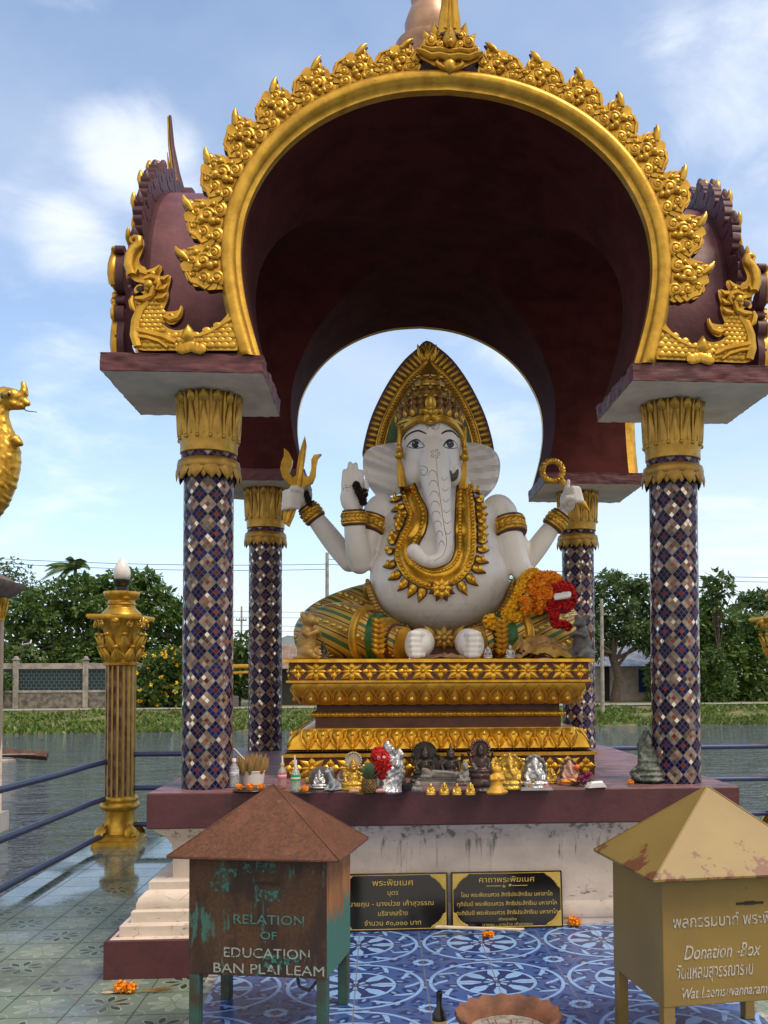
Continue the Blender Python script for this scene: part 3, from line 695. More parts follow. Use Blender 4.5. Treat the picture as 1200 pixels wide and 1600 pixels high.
# trim
g = MB(); sec = [(-.004, .05), (-.006, -.02), (.022, -.024), (.028, -.036), (.042, -.064), (.076, -.08), (.11, -.066), (.13, -.036), (.143, -.01), (.145, .05)]
vs = []
for (x, z), n in zip(PROF, PN):
    for a, y in sec: vs.append((x+n[0]*a, YF+y, max(4.0, z+n[1]*a)))
ns = len(sec); fs = []
for i in range(nP-1):
    for j in range(ns-1): fs.append((i*ns+j, i*ns+j+1, (i+1)*ns+j+1, (i+1)*ns+j))
g.add(vs, fs); g.mi = [1 if k % (ns-1) >= ns-2 else 0 for k in range(len(fs))]; TRIM = g.mesh('arch_trim', [GOLD, MAROON], 60)
# arc length positions for flames
acc = [0.0]
for i in range(1, nP): acc.append(acc[-1]+math.hypot(OUT[i][0]-OUT[i-1][0], OUT[i][1]-OUT[i-1][1]))
half = acc[nP//2]
i0 = next(i for i in range(nP) if OUT[i][1] > 4.62); s0 = acc[i0]; s1 = half-.36
def at_s(s_):
    i = next(i for i in range(nP-1) if acc[i+1] >= s_); t = (s_-acc[i])/(acc[i+1]-acc[i])
    p = [OUT[i][k]+(OUT[i+1][k]-OUT[i][k])*t for k in (0, 1)]; n = PN[i]; return p, n
for k in range(4):
    tr = put('arch_trim', TRIM, pav, RZ(math.pi/2*k))
    for side in (-1, 1):
        for j in range(8):
            s_ = s0+(s1-s0)*j/7
            p, n = at_s(s_)
            if side > 0: p = (-p[0], p[1]); n = (-n[0], n[1])
            tx = (-n[1]*-1, n[0]*-1) if side < 0 else (n[1], -n[0])
            xd = Vector((n[1], 0, -n[0]))    # towards the right along the arch
            M = frame((p[0]-n[0]*.02, YF-.02, p[1]-n[1]*.02), xd, (n[0], 0, n[1]))
            put('flame_leaf', FL_L if side < 0 else FL_R, tr, M@SC(1.0, 1, 1.02-.30*(j/7)**1.5))
        put('naga_finial', NAGA_L if side < 0 else NAGA_R, tr, T(0, YF, 0))
    put('apex_ornament', APEX_B if k == 1 else APEX, tr, T(0, YF-.02, 5.94+TH-.05))
# roof spire
PINKG = m_gold('faded_pink_gold', (.52, .33, .22), (.42, .24, .15), .4, .25, .3)
zs = lambda y: PY(662, y, 0).z
g = MB(); b0 = zs(74)
g.box((0, 0, 6.25), (.9, .9, .5), 1); g.box((0, 0, 6.6), (.6, .6, .5), 1)
g.lathe([(.30, 6.5), (.30, b0-.12), (.34, b0-.08), (.34, b0-.02), (.24, b0), (.2, b0+.02), (.24, b0+.1), (.25, b0+.2), (.21, b0+.32), (.17, b0+.40), (.19, b0+.45), (.19, b0+.47), (.17, b0+.5), (.20, b0+.6), (.21, b0+.7), (.17, b0+.85), (.12, b0+.95), (.14, b0+1.0), (.10, b0+1.1), (.05, b0+1.6), (.01, b0+2.4)], 32, None, 0)
g.build('roof_spire', [PINKG, MAROON], pav, 50)
# ================================================================ tiered throne
throne = thing('throne', (0, 0, 1.0), 'tall maroon and gold tiered throne under the white elephant-headed statue', 'pedestal')
TY = 1.16; ty = lambda y: PY(680, y, -1.2).z
def tier(name, prof, hx, mats, mi=0, extra=None):
    g = MB(); g.rectmould([(o, z-1.0) for o, z in prof], hx, hx-.06, mi); return g
z = {k: ty(k) for k in (1029, 1035, 1062, 1068, 1100, 1112, 1123, 1138, 1172, 1176, 1182, 1216)}
def border_run(fn, hx, hy, n, sides=4):
    """call fn(matrix, index) n times along each side; local x along the side, -y outwards"""
    for s_ in range(sides):
        for i in range(n):
            L = hx if s_ % 2 == 0 else hy; D = hy if s_ % 2 == 0 else hx
            x = -L+(i+.5)*2*L/n
            fn(RZ(s_*math.pi/2)@T(x, -D, 0), i)
def frieze(g, zc, h, hx, hy, n):
    def f(M, i):
        M = M@T(0, 0, zc)
        if i % 2 == 0:
            for a in range(4): g.petal(M@RY(a*math.pi/2)@T(0, -.002, .006), h*.42, h*.50, .016, 1, 4, 4, .8)
            g.ell(M@Vector((0, -.014, 0)), (h*.09, .012, h*.09), 8, 5, 1)
        else:
            for a, wd, l in ((0, .5, .5), (180, .5, .5), (55, .42, .66), (-55, .42, .66), (125, .42, .66), (-125, .42, .66), (90, .3, .55), (-90, .3, .55)):
                g.petal(M@RY(R(a))@T(0, -.001, .004), h*wd, h*l*1.25, .014, 1, 4, 4, .75)
            g.ell(M@Vector((0, -.018, 0)), (h*.13, .014, h*.13), 8, 5, 1)
    border_run(f, hx, hy, n)
HX = 1.25; HY = 1.19
top = MB(); top.rectmould([(-.02, z[1035]-1.0), (0.005, z[1035]-.998), (0.005, z[1029]-1.004), (0, z[1029]-1.0)], HX, HY, 1)
top.rectmould([(-.035, z[1062]-1.0), (-.035, z[1035]-1.0)], HX, HY, 0, None, False)
top.rectmould([(-.06, z[1068]-1.0), (-.012, z[1068]-.99), (-.012, z[1062]-1.005), (-.03, z[1062]-1.0)], HX, HY, 2, None, False)
frieze(top, (z[1062]+z[1035])/2-1.0, z[1035]-z[1062]-.012, HX-.033, HY-.033, 17)
THM = [BROWN_R, GOLD_B, GOLD]
bevel(top.build('top_frieze', THM, throne, 45), .003)
cav = MB(); prof = [(-.06, z[1068]), (-.06, z[1068]-.03), (-.075, z[1068]-.06), (-.105, z[1068]-.10), (-.15, z[1068]-.14), (-.175, z[1100])]
cav.rectmould([(o, zz-1.0) for o, zz in prof], HX, HY, 0, None, False)
def lot(g, zt, L, wd, tilt, mi, inner=True):
    def f(M, i):
        Mp = M@T(0, 0, zt)@RX(tilt)
        g.petal(Mp, wd, L, .03, mi, 6, 6, .55); 
        if inner:
            g.petal(Mp@T(0, -.022, L*.15), wd*.55, L*.62, .022, mi, 4, 5, .6); g.ell(Mp@Vector((0, -.045, L*.42)), (wd*.12, .014, wd*.16), 7, 5, mi)
            for s_ in (-1, 1): g.tube([Mp@Vector((s_*wd*.40, -.018, L*.1)), Mp@Vector((s_*wd*.44, -.02, L*.45)), Mp@Vector((s_*wd*.2, -.026, L*.82)), Mp@Vector((0, -.02, L*.97))], [.005, .008, .007, .003], 5, mi)
    return f
border_run(lot(cav, z[1100]-1.0-.005, .19, .15, R(33), 1), HX-.145, HY-.145, 19)
def f2(M, i): cav.petal(M@T(0, -.02, z[1100]-1.0+.02)@RX(R(31)), .09, .15, .02, 1, 4, 4, .6)
border_run(f2, HX-.17+.0, HY-.17, 34)
cav.build('lotus_cavetto', [GOLD, GOLD], throne, 50)
wai = MB(); wai.rectmould([(-.14, z[1138]-1.03), (-.23, z[1138]-1.0), (-.23, z[1123]-1.0)], HX, HY, 0, None, False)
wai.rectmould([(-.24, z[1112]-1.0), (-.24, z[1100]-.995), (-.20, z[1100]-.99), (-.20, z[1100]-.985)], HX, HY, 0, None, False)
wai.rectmould([(-.25, z[1123]-1.0), (-.23, z[1123]-.998), (-.215, z[1123]-.985), (-.21, (z[1123]+z[1112])/2-1.0), (-.215, z[1112]-1.015), (-.23, z[1112]-1.002), (-.25, z[1112]-1.0)], HX, HY, 1, None, False)
def f3(M, i): wai.ell(M@Vector((0, -.0, (z[1123]+z[1112])/2-1.0)), (.03, .014, .018), 8, 5, 1)
border_run(f3, HX-.212, HY-.212, 32)
wai.build('waist', [BROWN_R, GOLD], throne, 45)
lo = MB(); lo.rectmould([(-.23, z[1138]-1.0), (-.13, z[1138]-1.005), (-.12, z[1138]-1.03), (-.06, z[1138]-1.09), (-.03, z[1172]-.99), (-.10, z[1172]-.995)], HX, HY, 1, None, False)
def lotd(M, i):
    Mp = M@T(0, 0, z[1138]-1.012)@RX(R(180-33))@SC(1, -1, 1)
    lo.petal(Mp, .165, .20, .036, 1, 6, 6, .34); lo.petal(Mp@T(0, -.026, .02), .088, .135, .026, 1, 4, 5, .5); lo.ell(Mp@Vector((0, -.052, .075)), (.016, .012, .022), 7, 5, 1)
    for s_ in (-1, 1):
        lo.tube([Mp@Vector((s_*.05, -.02, .02)), Mp@Vector((s_*.058, -.024, .09)), Mp@Vector((s_*.03, -.03, .15)), Mp@Vector((0, -.02, .182))], [.006, .009, .008, .004], 5, 1)
border_run(lotd, HX-.125, HY-.125, 19)
def lotd2(M, i):
    Mp = M@T(0, .012, z[1138]-1.03)@RX(R(180-33))@SC(1, -1, 1); lo.petal(Mp, .075, .175, .02, 1, 4, 5, .6)
border_run(lotd2, HX-.12, HY-.12, 38)
lo.build('lotus_petals', [BROWN_R, GOLD_B], throne, 50)
ba = MB(); ba.rectmould([(-.1, z[1172]-1.0), (0.01, z[1172]-1.002)][::-1], HX, HY, 0, None, False)
ba.rectmould([(0, z[1182]-1.0), (.02, z[1182]-.998), (.02, z[1176]-1.003), (.0, z[1176]-1.0), (-.1, z[1176]-1.0)], HX, HY, 2, None, False)
ba.rectmould([(.0, z[1216]-1.02), (.0, z[1182]-1.0)], HX, HY, 0, None, False)
ba.rectmould([(.03, 0.0005), (.03, z[1216]-1.0), (.0, z[1216]-.997)], HX, HY, 0, None, False)
frieze(ba, (z[1182]+z[1216])/2-1.0, z[1182]-z[1216]-.03, HX+.002, HY+.002, 17)
bevel(ba.build('base_frieze', THM, throne, 45), .003)

# ================================================================ the elephant-headed statue
TOPZ = z[1029]
STO = Vector((0, 0, TOPZ))
stat = thing('statue', STO, 'large white seated elephant-headed deity statue with gold crown, necklace and striped trousers', 'statue')
SM = T(*(-STO))
def P(x, y, Y): return Vector(PY(x, y, Y))
def body_chain(g, pts, seg=16):
    """(px, py, Y, radius px)"""
    q = spline(pts, 6*(len(pts)-1)); g.tube([P(a, b, c) for a, b, c, r in q], [rp(r, c) for a, b, c, r in q], seg)
    for a, b, c, r in (pts[0], pts[-1]): g.ell(P(a, b, c), rp(r, c), seg, 10)
torso = MB()
torso.ell(P(687, 907, -.28), (rp(110, -.28), .56, rp(84, -.28)), 40, 24)
torso.ell(P(687, 872, -.22), (rp(98, -.22), .47, rp(86, -.22)), 36, 20)
torso.ell(P(686, 822, -.16), (rp(92, -.16), .36, rp(62, -.16)), 32, 18)
for x in (597, 778): torso.ell(P(x, 802, -.12), (rp(28, -.12), .18, rp(30, -.12)), 20, 14)
torso.ell(P(684, 775, -.1), (rp(58, 0), .3, rp(50, 0)), 20, 14)
head = MB()
head.ell(P(675, 700, -.16), (rp(50.5, -.2), .34, rp(58, -.2)), 32, 20)
head.ell(P(675, 722, -.24), (rp(46, -.2), .30, rp(46, -.2)), 28, 18)
head.ell(P(649, 742, -.30), (rp(20, -.3), .18, rp(26, -.3)), 20, 14); head.ell(P(703, 744, -.30), (rp(20, -.3), .18, rp(26, -.3)), 20, 14)
head.ell(P(675, 672, -.2), (rp(44, -.2), .28, rp(26, -.2)), 24, 14)
trunk = MB()
body_chain(trunk, [(677, 705, -.42, 25), (679, 735, -.50, 26), (683, 765, -.60, 22.5), (688, 795, -.71, 18), (692, 822, -.80, 15), (695, 844, -.84, 13), (694, 861, -.87, 12), (687, 873, -.89, 11.5), (675, 877, -.91, 11), (662, 874, -.92, 10.5), (653, 867, -.93, 11), (647, 861, -.93, 12)], 18)
arms = MB()
body_chain(arms, [(590, 802, -.16, 23), (580, 830, -.20, 21), (568, 862, -.27, 19.5), (562, 879, -.32, 18.5)])
body_chain(arms, [(562, 879, -.32, 18.5), (559, 858, -.38, 19), (555, 830, -.43, 17.5), (553, 806, -.45, 14.5)])
body_chain(arms, [(588, 800, .02, 20), (565, 845, .10, 18), (546, 878, .12, 16)])
body_chain(arms, [(546, 878, .12, 16), (524, 850, .12, 17), (500, 819, .11, 15), (480, 793, .10, 11.5)])
body_chain(arms, [(786, 802, -.16, 23), (796, 835, -.22, 21.5), (805, 868, -.32, 19.5), (815, 892, -.42, 17.5)])
body_chain(arms, [(815, 892, -.42, 17.5), (838, 912, -.58, 16), (862, 926, -.70, 13), (874, 930, -.76, 11)])
body_chain(arms, [(785, 802, .02, 20), (808, 850, .10, 18), (822, 880, .12, 15.5)])
body_chain(arms, [(822, 880, .12, 15.5), (842, 852, .12, 16.5), (862, 824, .11, 14), (876, 804, .10, 11.5)])
hands = MB()
def fing(pts, seg=10): 
    hands.tube([P(a, b, c) for a, b, c, r in pts], [rp(r, c) for a, b, c, r in pts], seg)
    for a, b, c, r in pts: hands.ell(P(a, b, c), rp(r, c), seg, 6)
# raised open palm
hands.ell(P(551, 778, -.46), (rp(20, -.46), .06, rp(26, -.46)), 18, 12); hands.ell(P(553, 790, -.46), (rp(15, -.46), .06, rp(17, -.46)), 16, 10)
for i, (x0, x1, yt) in enumerate(((537.5, 538.5, 732), (546.5, 546.8, 720.5), (555.5, 555.8, 721.5), (564, 564.5, 733))):
    fing([(x0, 762, -.47, 5.2), (x1-.3, 748, -.475, 5.0), (x1, yt+4, -.46, 4.0)])
fing([(563, 786, -.49, 6), (570, 774, -.53, 5.4), (573, 760, -.54, 4.6), (571, 751, -.54, 3.8)])
# fist round the trident's shaft
hands.ell(P(466, 779, .06), (rp(14, 0), .08, rp(16, 0)), 16, 10)
for i in range(4):
    y = 768+i*8.0; fing([(468-i*.6, y, .0, 5.0), (456-i*.8, y-1, -.05, 5.0), (446-i*.5, y+1.5, -.03, 4.8), (445-i*.5, y+3, .05, 4.5)])
fing([(470, 768, .0, 6), (464, 763, -.06, 5.2), (457, 762.5, -.07, 4.6)])
# hand on the goad
hands.ell(P(887, 783, .06), (rp(13, 0), .075, rp(18, 0)), 16, 10)
fing([(884, 772, .02, 5.2), (886, 760, -.02, 4.6), (888, 752, -.03, 3.8)])
for i in range(4):
    x, y = 897+i*1.6, 762+i*6.0; fing([(x-10, y+7, -.02, 5.0), (x-2, y+1, -.07, 5.2), (x+6, y+2, -.06, 5.0), (x+8, y+6, .0, 4.5)])
fing([(880, 785, -.02, 5.5), (886, 778, -.07, 5), (893, 778, -.08, 4.4)])
# resting hand, knuckles over the red garland
hands.ell(P(878, 936, -.82), (rp(13, -.8), .12, rp(9, -.8)), 16, 10)
for i in range(4): x = 868.5+i*6.6; fing([(x, 934-i*.8, -.86, 4.6), (x+.5, 931-i*1.2, -.95, 4.6), (x+.5, 935-i*1.2, -.985, 4.3)])
allm = MB()
for m in (torso, head, trunk, arms, hands): allm.merge(m)
body = put('body', fused(allm, 'body', WHITE_S, .0115, 5), stat, SM)
BV = BVHTree.FromPolygons([v.co.copy() for v in body.data.vertices], [tuple(p.vertices) for p in body.data.polygons])
tt = MB().merge(torso).merge(head)
tme = fused(tt, 'tmp_torso', WHITE_S, .02, 6); TB = BVHTree.FromPolygons([v.co.copy() for v in tme.vertices], [tuple(p.vertices) for p in tme.polygons]); bpy.data.meshes.remove(tme)
def onto(bv, x, y, off=.006):
    d = _ray(x, y).normalized(); h, n, i, dist = bv.ray_cast(EYE, d)
    if h is None: return None, None
    if n.dot(d) > 0: n = -n
    return h+n*off, n
def draw(g, pts, rad, bv=None, seg=5, n=None, off=.0, mi=0):
    q = spline(pts, n or 6*(len(pts)-1)); P3 = []
    for a in q:
        h, nn = onto(bv or BV, a[0], a[1], off)
        if h is not None: P3.append(h)
    if len(P3) > 1:
        k = len(P3); r = [rad*(.35+.65*math.sin(math.pi*min(1, max(0, .08+.84*i/(k-1))))) for i in range(k)]
        g.tube(P3, r, seg, mi)
# painted lines and features
def c5(q): return (560+q[0]/3.557, 510+q[1]/3.557)
ln = MB()
for k, (a, b, yy) in enumerate(((388, 435, 815), (392, 440, 870), (398, 446, 930), (402, 450, 985), (408, 455, 1040), (418, 462, 1095), (432, 470, 1150), (446, 478, 1205))):
    draw(ln, [c5((a, yy+18)), c5((a+8, yy-6)), c5(((a+b)/2, yy-14)), c5((b-5, yy-4)), c5((b, yy+18))], .0028)
for k, (a, b, yy) in enumerate(((455, 500, 830), (458, 506, 890), (462, 510, 950), (466, 514, 1010), (470, 518, 1070), (476, 520, 1130))):
    draw(ln, [c5((a+6, yy+10)), c5(((a+b)/2, yy+26)), c5((b-3, yy+6))], .0024)
draw(ln, [c5((433, 735)), c5((440, 830)), c5((455, 960)), c5((475, 1100)), c5((490, 1200)), c5((470, 1270)), c5((420, 1305))], .0028)
draw(ln, [c5((375, 540)), c5((385, 568)), c5((400, 548)), c5((412, 570)), c5((425, 548)), c5((410, 535)), c5((418, 568)), c5((440, 570)), c5((452, 540))], .0028)
for a in range(5):
    an = a*math.pi*2/5; draw(ln, [c5((428+8*math.cos(an), 708+8*math.sin(an))), c5((428+24*math.cos(an-.3), 708+24*math.sin(an-.3))), c5((428+24*math.cos(an+.3), 708+24*math.sin(an+.3))), c5((428+8*math.cos(an+.6), 708+8*math.sin(an+.6)))], .0025)
draw(ln, [c5((340, 775)), c5((372, 780)), c5((385, 800)), c5((372, 826)), c5((350, 822)), c5((345, 800)), c5((362, 796))], .003)
for q in ([(542, 767), (542, 758)], [(537, 762), (547, 762)], [(537, 762), (537, 766.5)], [(547, 762), (547, 757.5)], [(542, 758), (537.5, 758)], [(542, 767), (546.5, 767)]): draw(ln, q, .002, None, 4, 3)
ln.build('painted_line', LINE, stat, 60, SM)
br = MB()
draw(br, [c5((255, 630)), c5((280, 600)), c5((330, 580)), c5((378, 597))], .0105); br.build('eyebrow', BLACK, stat, 60, SM); br = MB(); draw(br, [c5((462, 597)), c5((490, 582)), c5((525, 585)), c5((557, 618))], .0105)
br.build('eyebrow', BLACK, stat, 60, SM)
for E_ in (dict(c=(319, 655), o=[(270, 667), (295, 640), (325, 630), (350, 645), (367, 668), (340, 676), (305, 677)]), dict(c=(508, 655), o=[(472, 667), (488, 642), (510, 632), (535, 642), (550, 668), (530, 678), (495, 677)])):
    ew = MB(); cx, cy = E_['c']; cen, _n = onto(BV, *c5((cx, cy+3)), .004)
    ring = [onto(BV, *c5(q[:2]), .003)[0] for q in spline(E_['o']+[E_['o'][0]], 24)[:-1]]
    ew.add([cen]+ring, [(0, 1+i, 1+(i+1) % len(ring)) for i in range(len(ring))], 0)
    ew.tube(ring[:11], [.003+.006*math.sin(math.pi*i/10) for i in range(11)], 5, 1); ew.tube(ring[10:]+[ring[0]], .003, 5, 1)
    ir = [onto(BV, *c5((cx+21*math.cos(a), cy+1+21*math.sin(a))), .0055)[0] for a in [k*math.pi/8 for k in range(16)]]
    ew.add([onto(BV, *c5((cx, cy)), .007)[0]]+ir, [(0, 1+i, 1+(i+1) % 16) for i in range(16)], 1)
    ew.ell(onto(BV, *c5((cx-6, cy-7)), .009)[0], .007, 6, 4, 0)
    ew.build('eye', [EYE_W, BLACK], stat, 60, SM)
tk = MB(); tk.tube([P(*c5(q), -.56) for q in spline([(492, 800), (500, 828), (520, 840), (542, 826), (554, 792)], 10)], [.028, .04, .042, .04, .036, .036, .034, .03, .022, .014, .004], 9, up=(0, 1, 0), flat=.8)
tk.build('tusk', simple('dark_grey_tusk', (.09, .078, .07), .5, 0, .4, 8), stat, 60, SM)
# ears: folded fans
def ear(name, inner, outer, folds):
    g = MB(); n = len(outer); M_ = 26; vs = []; fs = []
    o2 = spline(outer, 24); i2 = spline(inner, 24)
    for side in (0, 1):
        for vi, ((a, b), (c, d)) in enumerate(zip(i2, o2)):
            vv = vi/24
            for k in range(M_+1):
                t = k/M_; Y = -.10+.10*t - (.05*math.cos((vv*folds+t*.55)*2*math.pi)*min(1, t*2.2)) + (.05 if side else 0)
                if side == 0 and t > .96: Y += .03
                vs.append(P(a+(c-a)*t, b+(d-b)*t, Y))
    w_ = M_+1; hN = 25*w_
    for s_ in (0, 1):
        for i in range(24):
            for k in range(M_):
                q = (s_*hN+i*w_+k, s_*hN+i*w_+k+1, s_*hN+(i+1)*w_+k+1, s_*hN+(i+1)*w_+k); fs.append(q)
    for i in range(24): fs.append((i*w_+M_, hN+i*w_+M_, hN+(i+1)*w_+M_, (i+1)*w_+M_))
    for i0 in (0, 24):
        for k in range(M_): fs.append((i0*w_+k, i0*w_+k+1, hN+i0*w_+k+1, hN+i0*w_+k))
    g.add(vs, fs); g.build(name, WHITE_S, stat, 70, SM)
ear('ear', [(632, 690), (634, 705), (634, 720), (634, 735), (632, 752), (628, 772)], [(612, 692), (585, 697), (570, 708), (567, 728), (572, 752), (590, 778)], 3.2)
ear('ear', [(718, 690), (718, 705), (718, 720), (718, 735), (720, 752), (724, 772)], [(745, 692), (768, 700), (780, 716), (781, 738), (774, 760), (758, 778)], 5.2)

# halo, crown
def halo_layer(g, s, y0, y1, mi, mi2=None, mx=0):
    cx, cy = 669.5, 690
    L = [(667, 532), (688, 545), (708, 563), (728, 590), (746, 622), (760, 654), (769, 686), (773, 708)]
    full = spline([(2*cx-x, y) for x, y in reversed(L[1:])]+L, 44)
    o = [P(cx+(x-cx)*s, cy+(y-cy)*(s if y < cy else 1), .30) for x, y in full]
    out = [(p.x, p.z) for p in o]+[(o[-1].x-.02, P(0, 712, .3).z), (o[0].x+.02, P(0, 712, .3).z)]
    g.prism(out, y0, y1, mi, None, 0, mi if mi2 is None else mi2); return o
halo = MB(); H0 = halo_layer(halo, 1.0, .30, .42, 0)
H1 = halo_layer(halo, .80, .285, .32, 1); H2 = halo_layer(halo, .70, .275, .30, 0); H3 = halo_layer(halo, .67, .268, .29, 2); H4 = halo_layer(halo, .50, .26, .28, 1)
cen = P(669.5, 690, .3)
def alongpoly(o, n):
    L = [0]
    for a, b in zip(o, o[1:]): L.append(L[-1]+(b-a).length)
    out = []
    for k in range(n):
        s_ = L[-1]*(k+.5)/n; i = next(i for i in range(len(L)-1) if L[i+1] >= s_); t = (s_-L[i])/(L[i+1]-L[i]); out.append((o[i].lerp(o[i+1], t), (o[i+1]-o[i]).normalized()))
    return out
for p, tg in alongpoly(H0, 46):
    n_ = Vector((tg.z, 0, -tg.x)); n_ = n_ if n_.dot(cen-p) > 0 else -n_
    rad = .2*(p-cen).length*.92
    a, b = p+n_*.022, p+n_*(rad*1.0)
    halo.tube([Vector((q.x, .292, q.z)) for q in (a, a.lerp(b, .3), a.lerp(b, .75), b)], [.010, .021, .019, .008], 7, 1, None, .6, (0, 1, 0))
for p, tg in alongpoly([cen+(q-cen)*.935 for q in H1], 64): halo.ell((p.x, .272, p.z), (.0165, .014, .0165), 8, 5, 1)
for f_ in (1.0, .89): 
    q = [cen+(x-cen)*f_ for x in H1]; halo.tube([Vector((p.x, .28, p.z)) for p in q], .010, 6, 1)
halo.tube([Vector((p.x, .268, p.z)) for p in H3], .010, 6, 1)
for k in range(3): halo.petal(T(H0[len(H0)//2].x+(k-1)*.045, .285, H0[len(H0)//2].z-.21)@RY(R((k-1)*16)), .06, .18, .03, 1)
halo.build('halo', [BROWN_R, GOLD, GREEN_I], stat, 50, SM)
cr = MB(); cc = P(671, 690, -.14)
tiers_ = [(672, 50), (662, 52), (656, 49), (650, 49), (645, 45), (640, 39), (634, 38), (629, 33), (622, 30), (616, 30), (611, 26), (604, 25), (599, 26), (595, 23), (590, 18), (584, 15), (576, 9), (569, 4), (563, 1)]
cr.lathe([(rp(r, -.14), P(671, y, -.14).z) for y, r in tiers_], 40, T(cc.x, cc.y, 0), 0, 1, .95)
for (py, r, n_, wd, h, tilt) in ((662, 51, 22, .095, .13, 3), (646, 46, 20, .075, .085, 10), (634, 38, 16, .07, .075, 8), (617, 30, 14, .055, .06, 8), (600, 25.5, 12, .045, .045, 8)):
    for i in range(n_):
        for (ww, hh, yy) in ((wd, h, 0), (wd*.5, h*.62, -.018)):
            cr.petal(T(cc.x, cc.y, P(671, py, -.14).z)@RZ(2*math.pi*i/n_)@T(0, -rp(r, -.14)*.985+yy*.6, 0)@RX(R(tilt)), ww, hh, .02, 1 if yy else 2, 4, 5, .6)
for (py, r) in ((667, 52), (641, 40), (627, 33), (608, 27), (594, 24)):
    rr = rp(r, -.14); cr.tube([(cc.x+rr*math.cos(a), cc.y+rr*.97*math.sin(a), P(671, py, -.14).z) for a in [k*math.pi/20 for k in range(41)]], .012, 6, 1)
# brow band dips towards the temples
bq = spline([(624, 716), (626, 700), (629, 682), (640, 666), (657, 657), (672, 660), (689, 656), (706, 664), (718, 680), (723, 698), (725, 716)], 40)
for o_, rr, mi in ((0, .024, 1), (-4.2, .016, 1), (3.6, .012, 0)):
    pts = []
    for x, y in bq:
        h, n_ = onto(TB, x, y, .012); pts.append((h if h is not None else P(x, y, -.25))+Vector((0, -.01, -o_/170)))
    cr.tube(pts, rr, 7, mi)
h, n_ = onto(TB, 673, 657, .03)
for a in (0, 72, 144, 216, 288): cr.petal(T(h.x, h.y-.03, h.z+.05)@RY(R(a)), .07, .10, .025, 1)
cr.ell((h.x, h.y-.06, h.z+.05), (.028, .02, .028), 10, 6, 1)
cr.petal(T(h.x, h.y-.03, h.z+.07), .10, .17, .04, 1)
cr.build('crown', [GOLD_D, GOLD, m_gold('crown_leaf_back', (.26, .13, .035), (.14, .06, .025), .45, .4, .5)], stat, 50, SM)
for s_, bx, by in ((-1, 623.5, 711), (1, 726.5, 714)):
    ts = MB(); ts.ell(P(bx, by, -.34), .042, 14, 9); ts.ell(P(bx, by-12, -.34), (.026, .026, .03), 10, 7)
    ts.tube([P(bx, by-46, -.3), P(bx-s_*1, by-30, -.33), P(bx, by-10, -.34)], [.014, .02, .016], 8)
    for k in range(6):
        x0 = bx-s_*2.2+(k-2.5)*1.6; ts.tube([P(bx+(k-2.5)*.7, by+6, -.34), P(x0-s_*1.0, by+28, -.37), P(x0-s_*2.4, by+50, -.40)], [.008, .015, .014], 6)
    ts.build('tassel', GOLD, stat, 60, SM)

# necklace laid over the chest
def neck_path(lst, n): return spline([c5(q) for q in lst], n)
NL = [(272, 880), (296, 960), (330, 1040), (320, 1120), (286, 1190), (262, 1270), (290, 1340), (350, 1385), (420, 1402), (500, 1385), (560, 1340), (592, 1260), (594, 1160), (592, 1060), (590, 960), (588, 880)]
nk = MB(); ctr = neck_path(NL, 90)
def nrm2(q, i):
    a = q[max(0, i-1)]; b = q[min(len(q)-1, i+1)]; dx, dy = b[0]-a[0], b[1]-a[1]; l = math.hypot(dx, dy) or 1; return (-dy/l, dx/l)   # points to the outside (left/down) of the U
def pick(x, y, off):
    h, n_ = onto(TB, x, y, off); return (h, n_) if h is not None else (P(x, y, -.45), Vector((0, -1, 0)))
secs = [(-15.5, .0), (-15.5, .022), (-12, .030), (-8, .022), (-3, .026), (0, .046), (3, .026), (8, .022), (12, .030), (15.5, .022), (15.5, .0)]
vs = []; fs = []
nrmS = [nrm2(ctr, i) for i in range(len(ctr))]
def wfac(i): t = i/(len(ctr)-1); return .72+.28*min(1, t*6, (1-t)*6)
for i, (x, y) in enumerate(ctr):
    nx_, ny_ = nrmS[i]
    for a, off in secs:
        h, n_ = pick(x+nx_*a*wfac(i), y+ny_*a*wfac(i), off); vs.append(h)
k = len(secs)
for i in range(len(ctr)-1):
    for j in range(k-1): fs.append((i*k+j, i*k+j+1, (i+1)*k+j+1, (i+1)*k+j))
nk.add(vs, fs, 0)
acc2 = [0]
for a, b in zip(ctr, ctr[1:]): acc2.append(acc2[-1]+math.hypot(b[0]-a[0], b[1]-a[1]))
def at2(s_):
    i = next(i for i in range(len(ctr)-1) if acc2[i+1] >= s_-1e-6); t = (s_-acc2[i])/(acc2[i+1]-acc2[i]); a, b = ctr[i], ctr[i+1]
    return (a[0]+(b[0]-a[0])*t, a[1]+(b[1]-a[1])*t), nrmS[i], wfac(i)
nb = 64
for q in range(nb):
    (x, y), (nx_, ny_), wf = at2(acc2[-1]*(q+.5)/nb)
    for a in (-10, 10):
        h, n_ = pick(x+nx_*a*wf, y+ny_*a*wf, .028); nk.ell(h, .0175, 8, 6, 0)
for m_, mi in ((-15.5, 1), (15.5, 1)):
    nk.tube([pick(x+n_[0]*m_*wfac(i), y+n_[1]*m_*wfac(i), .008)[0] for i, ((x, y), n_) in enumerate(zip(ctr, nrmS))], .011, 6, mi)
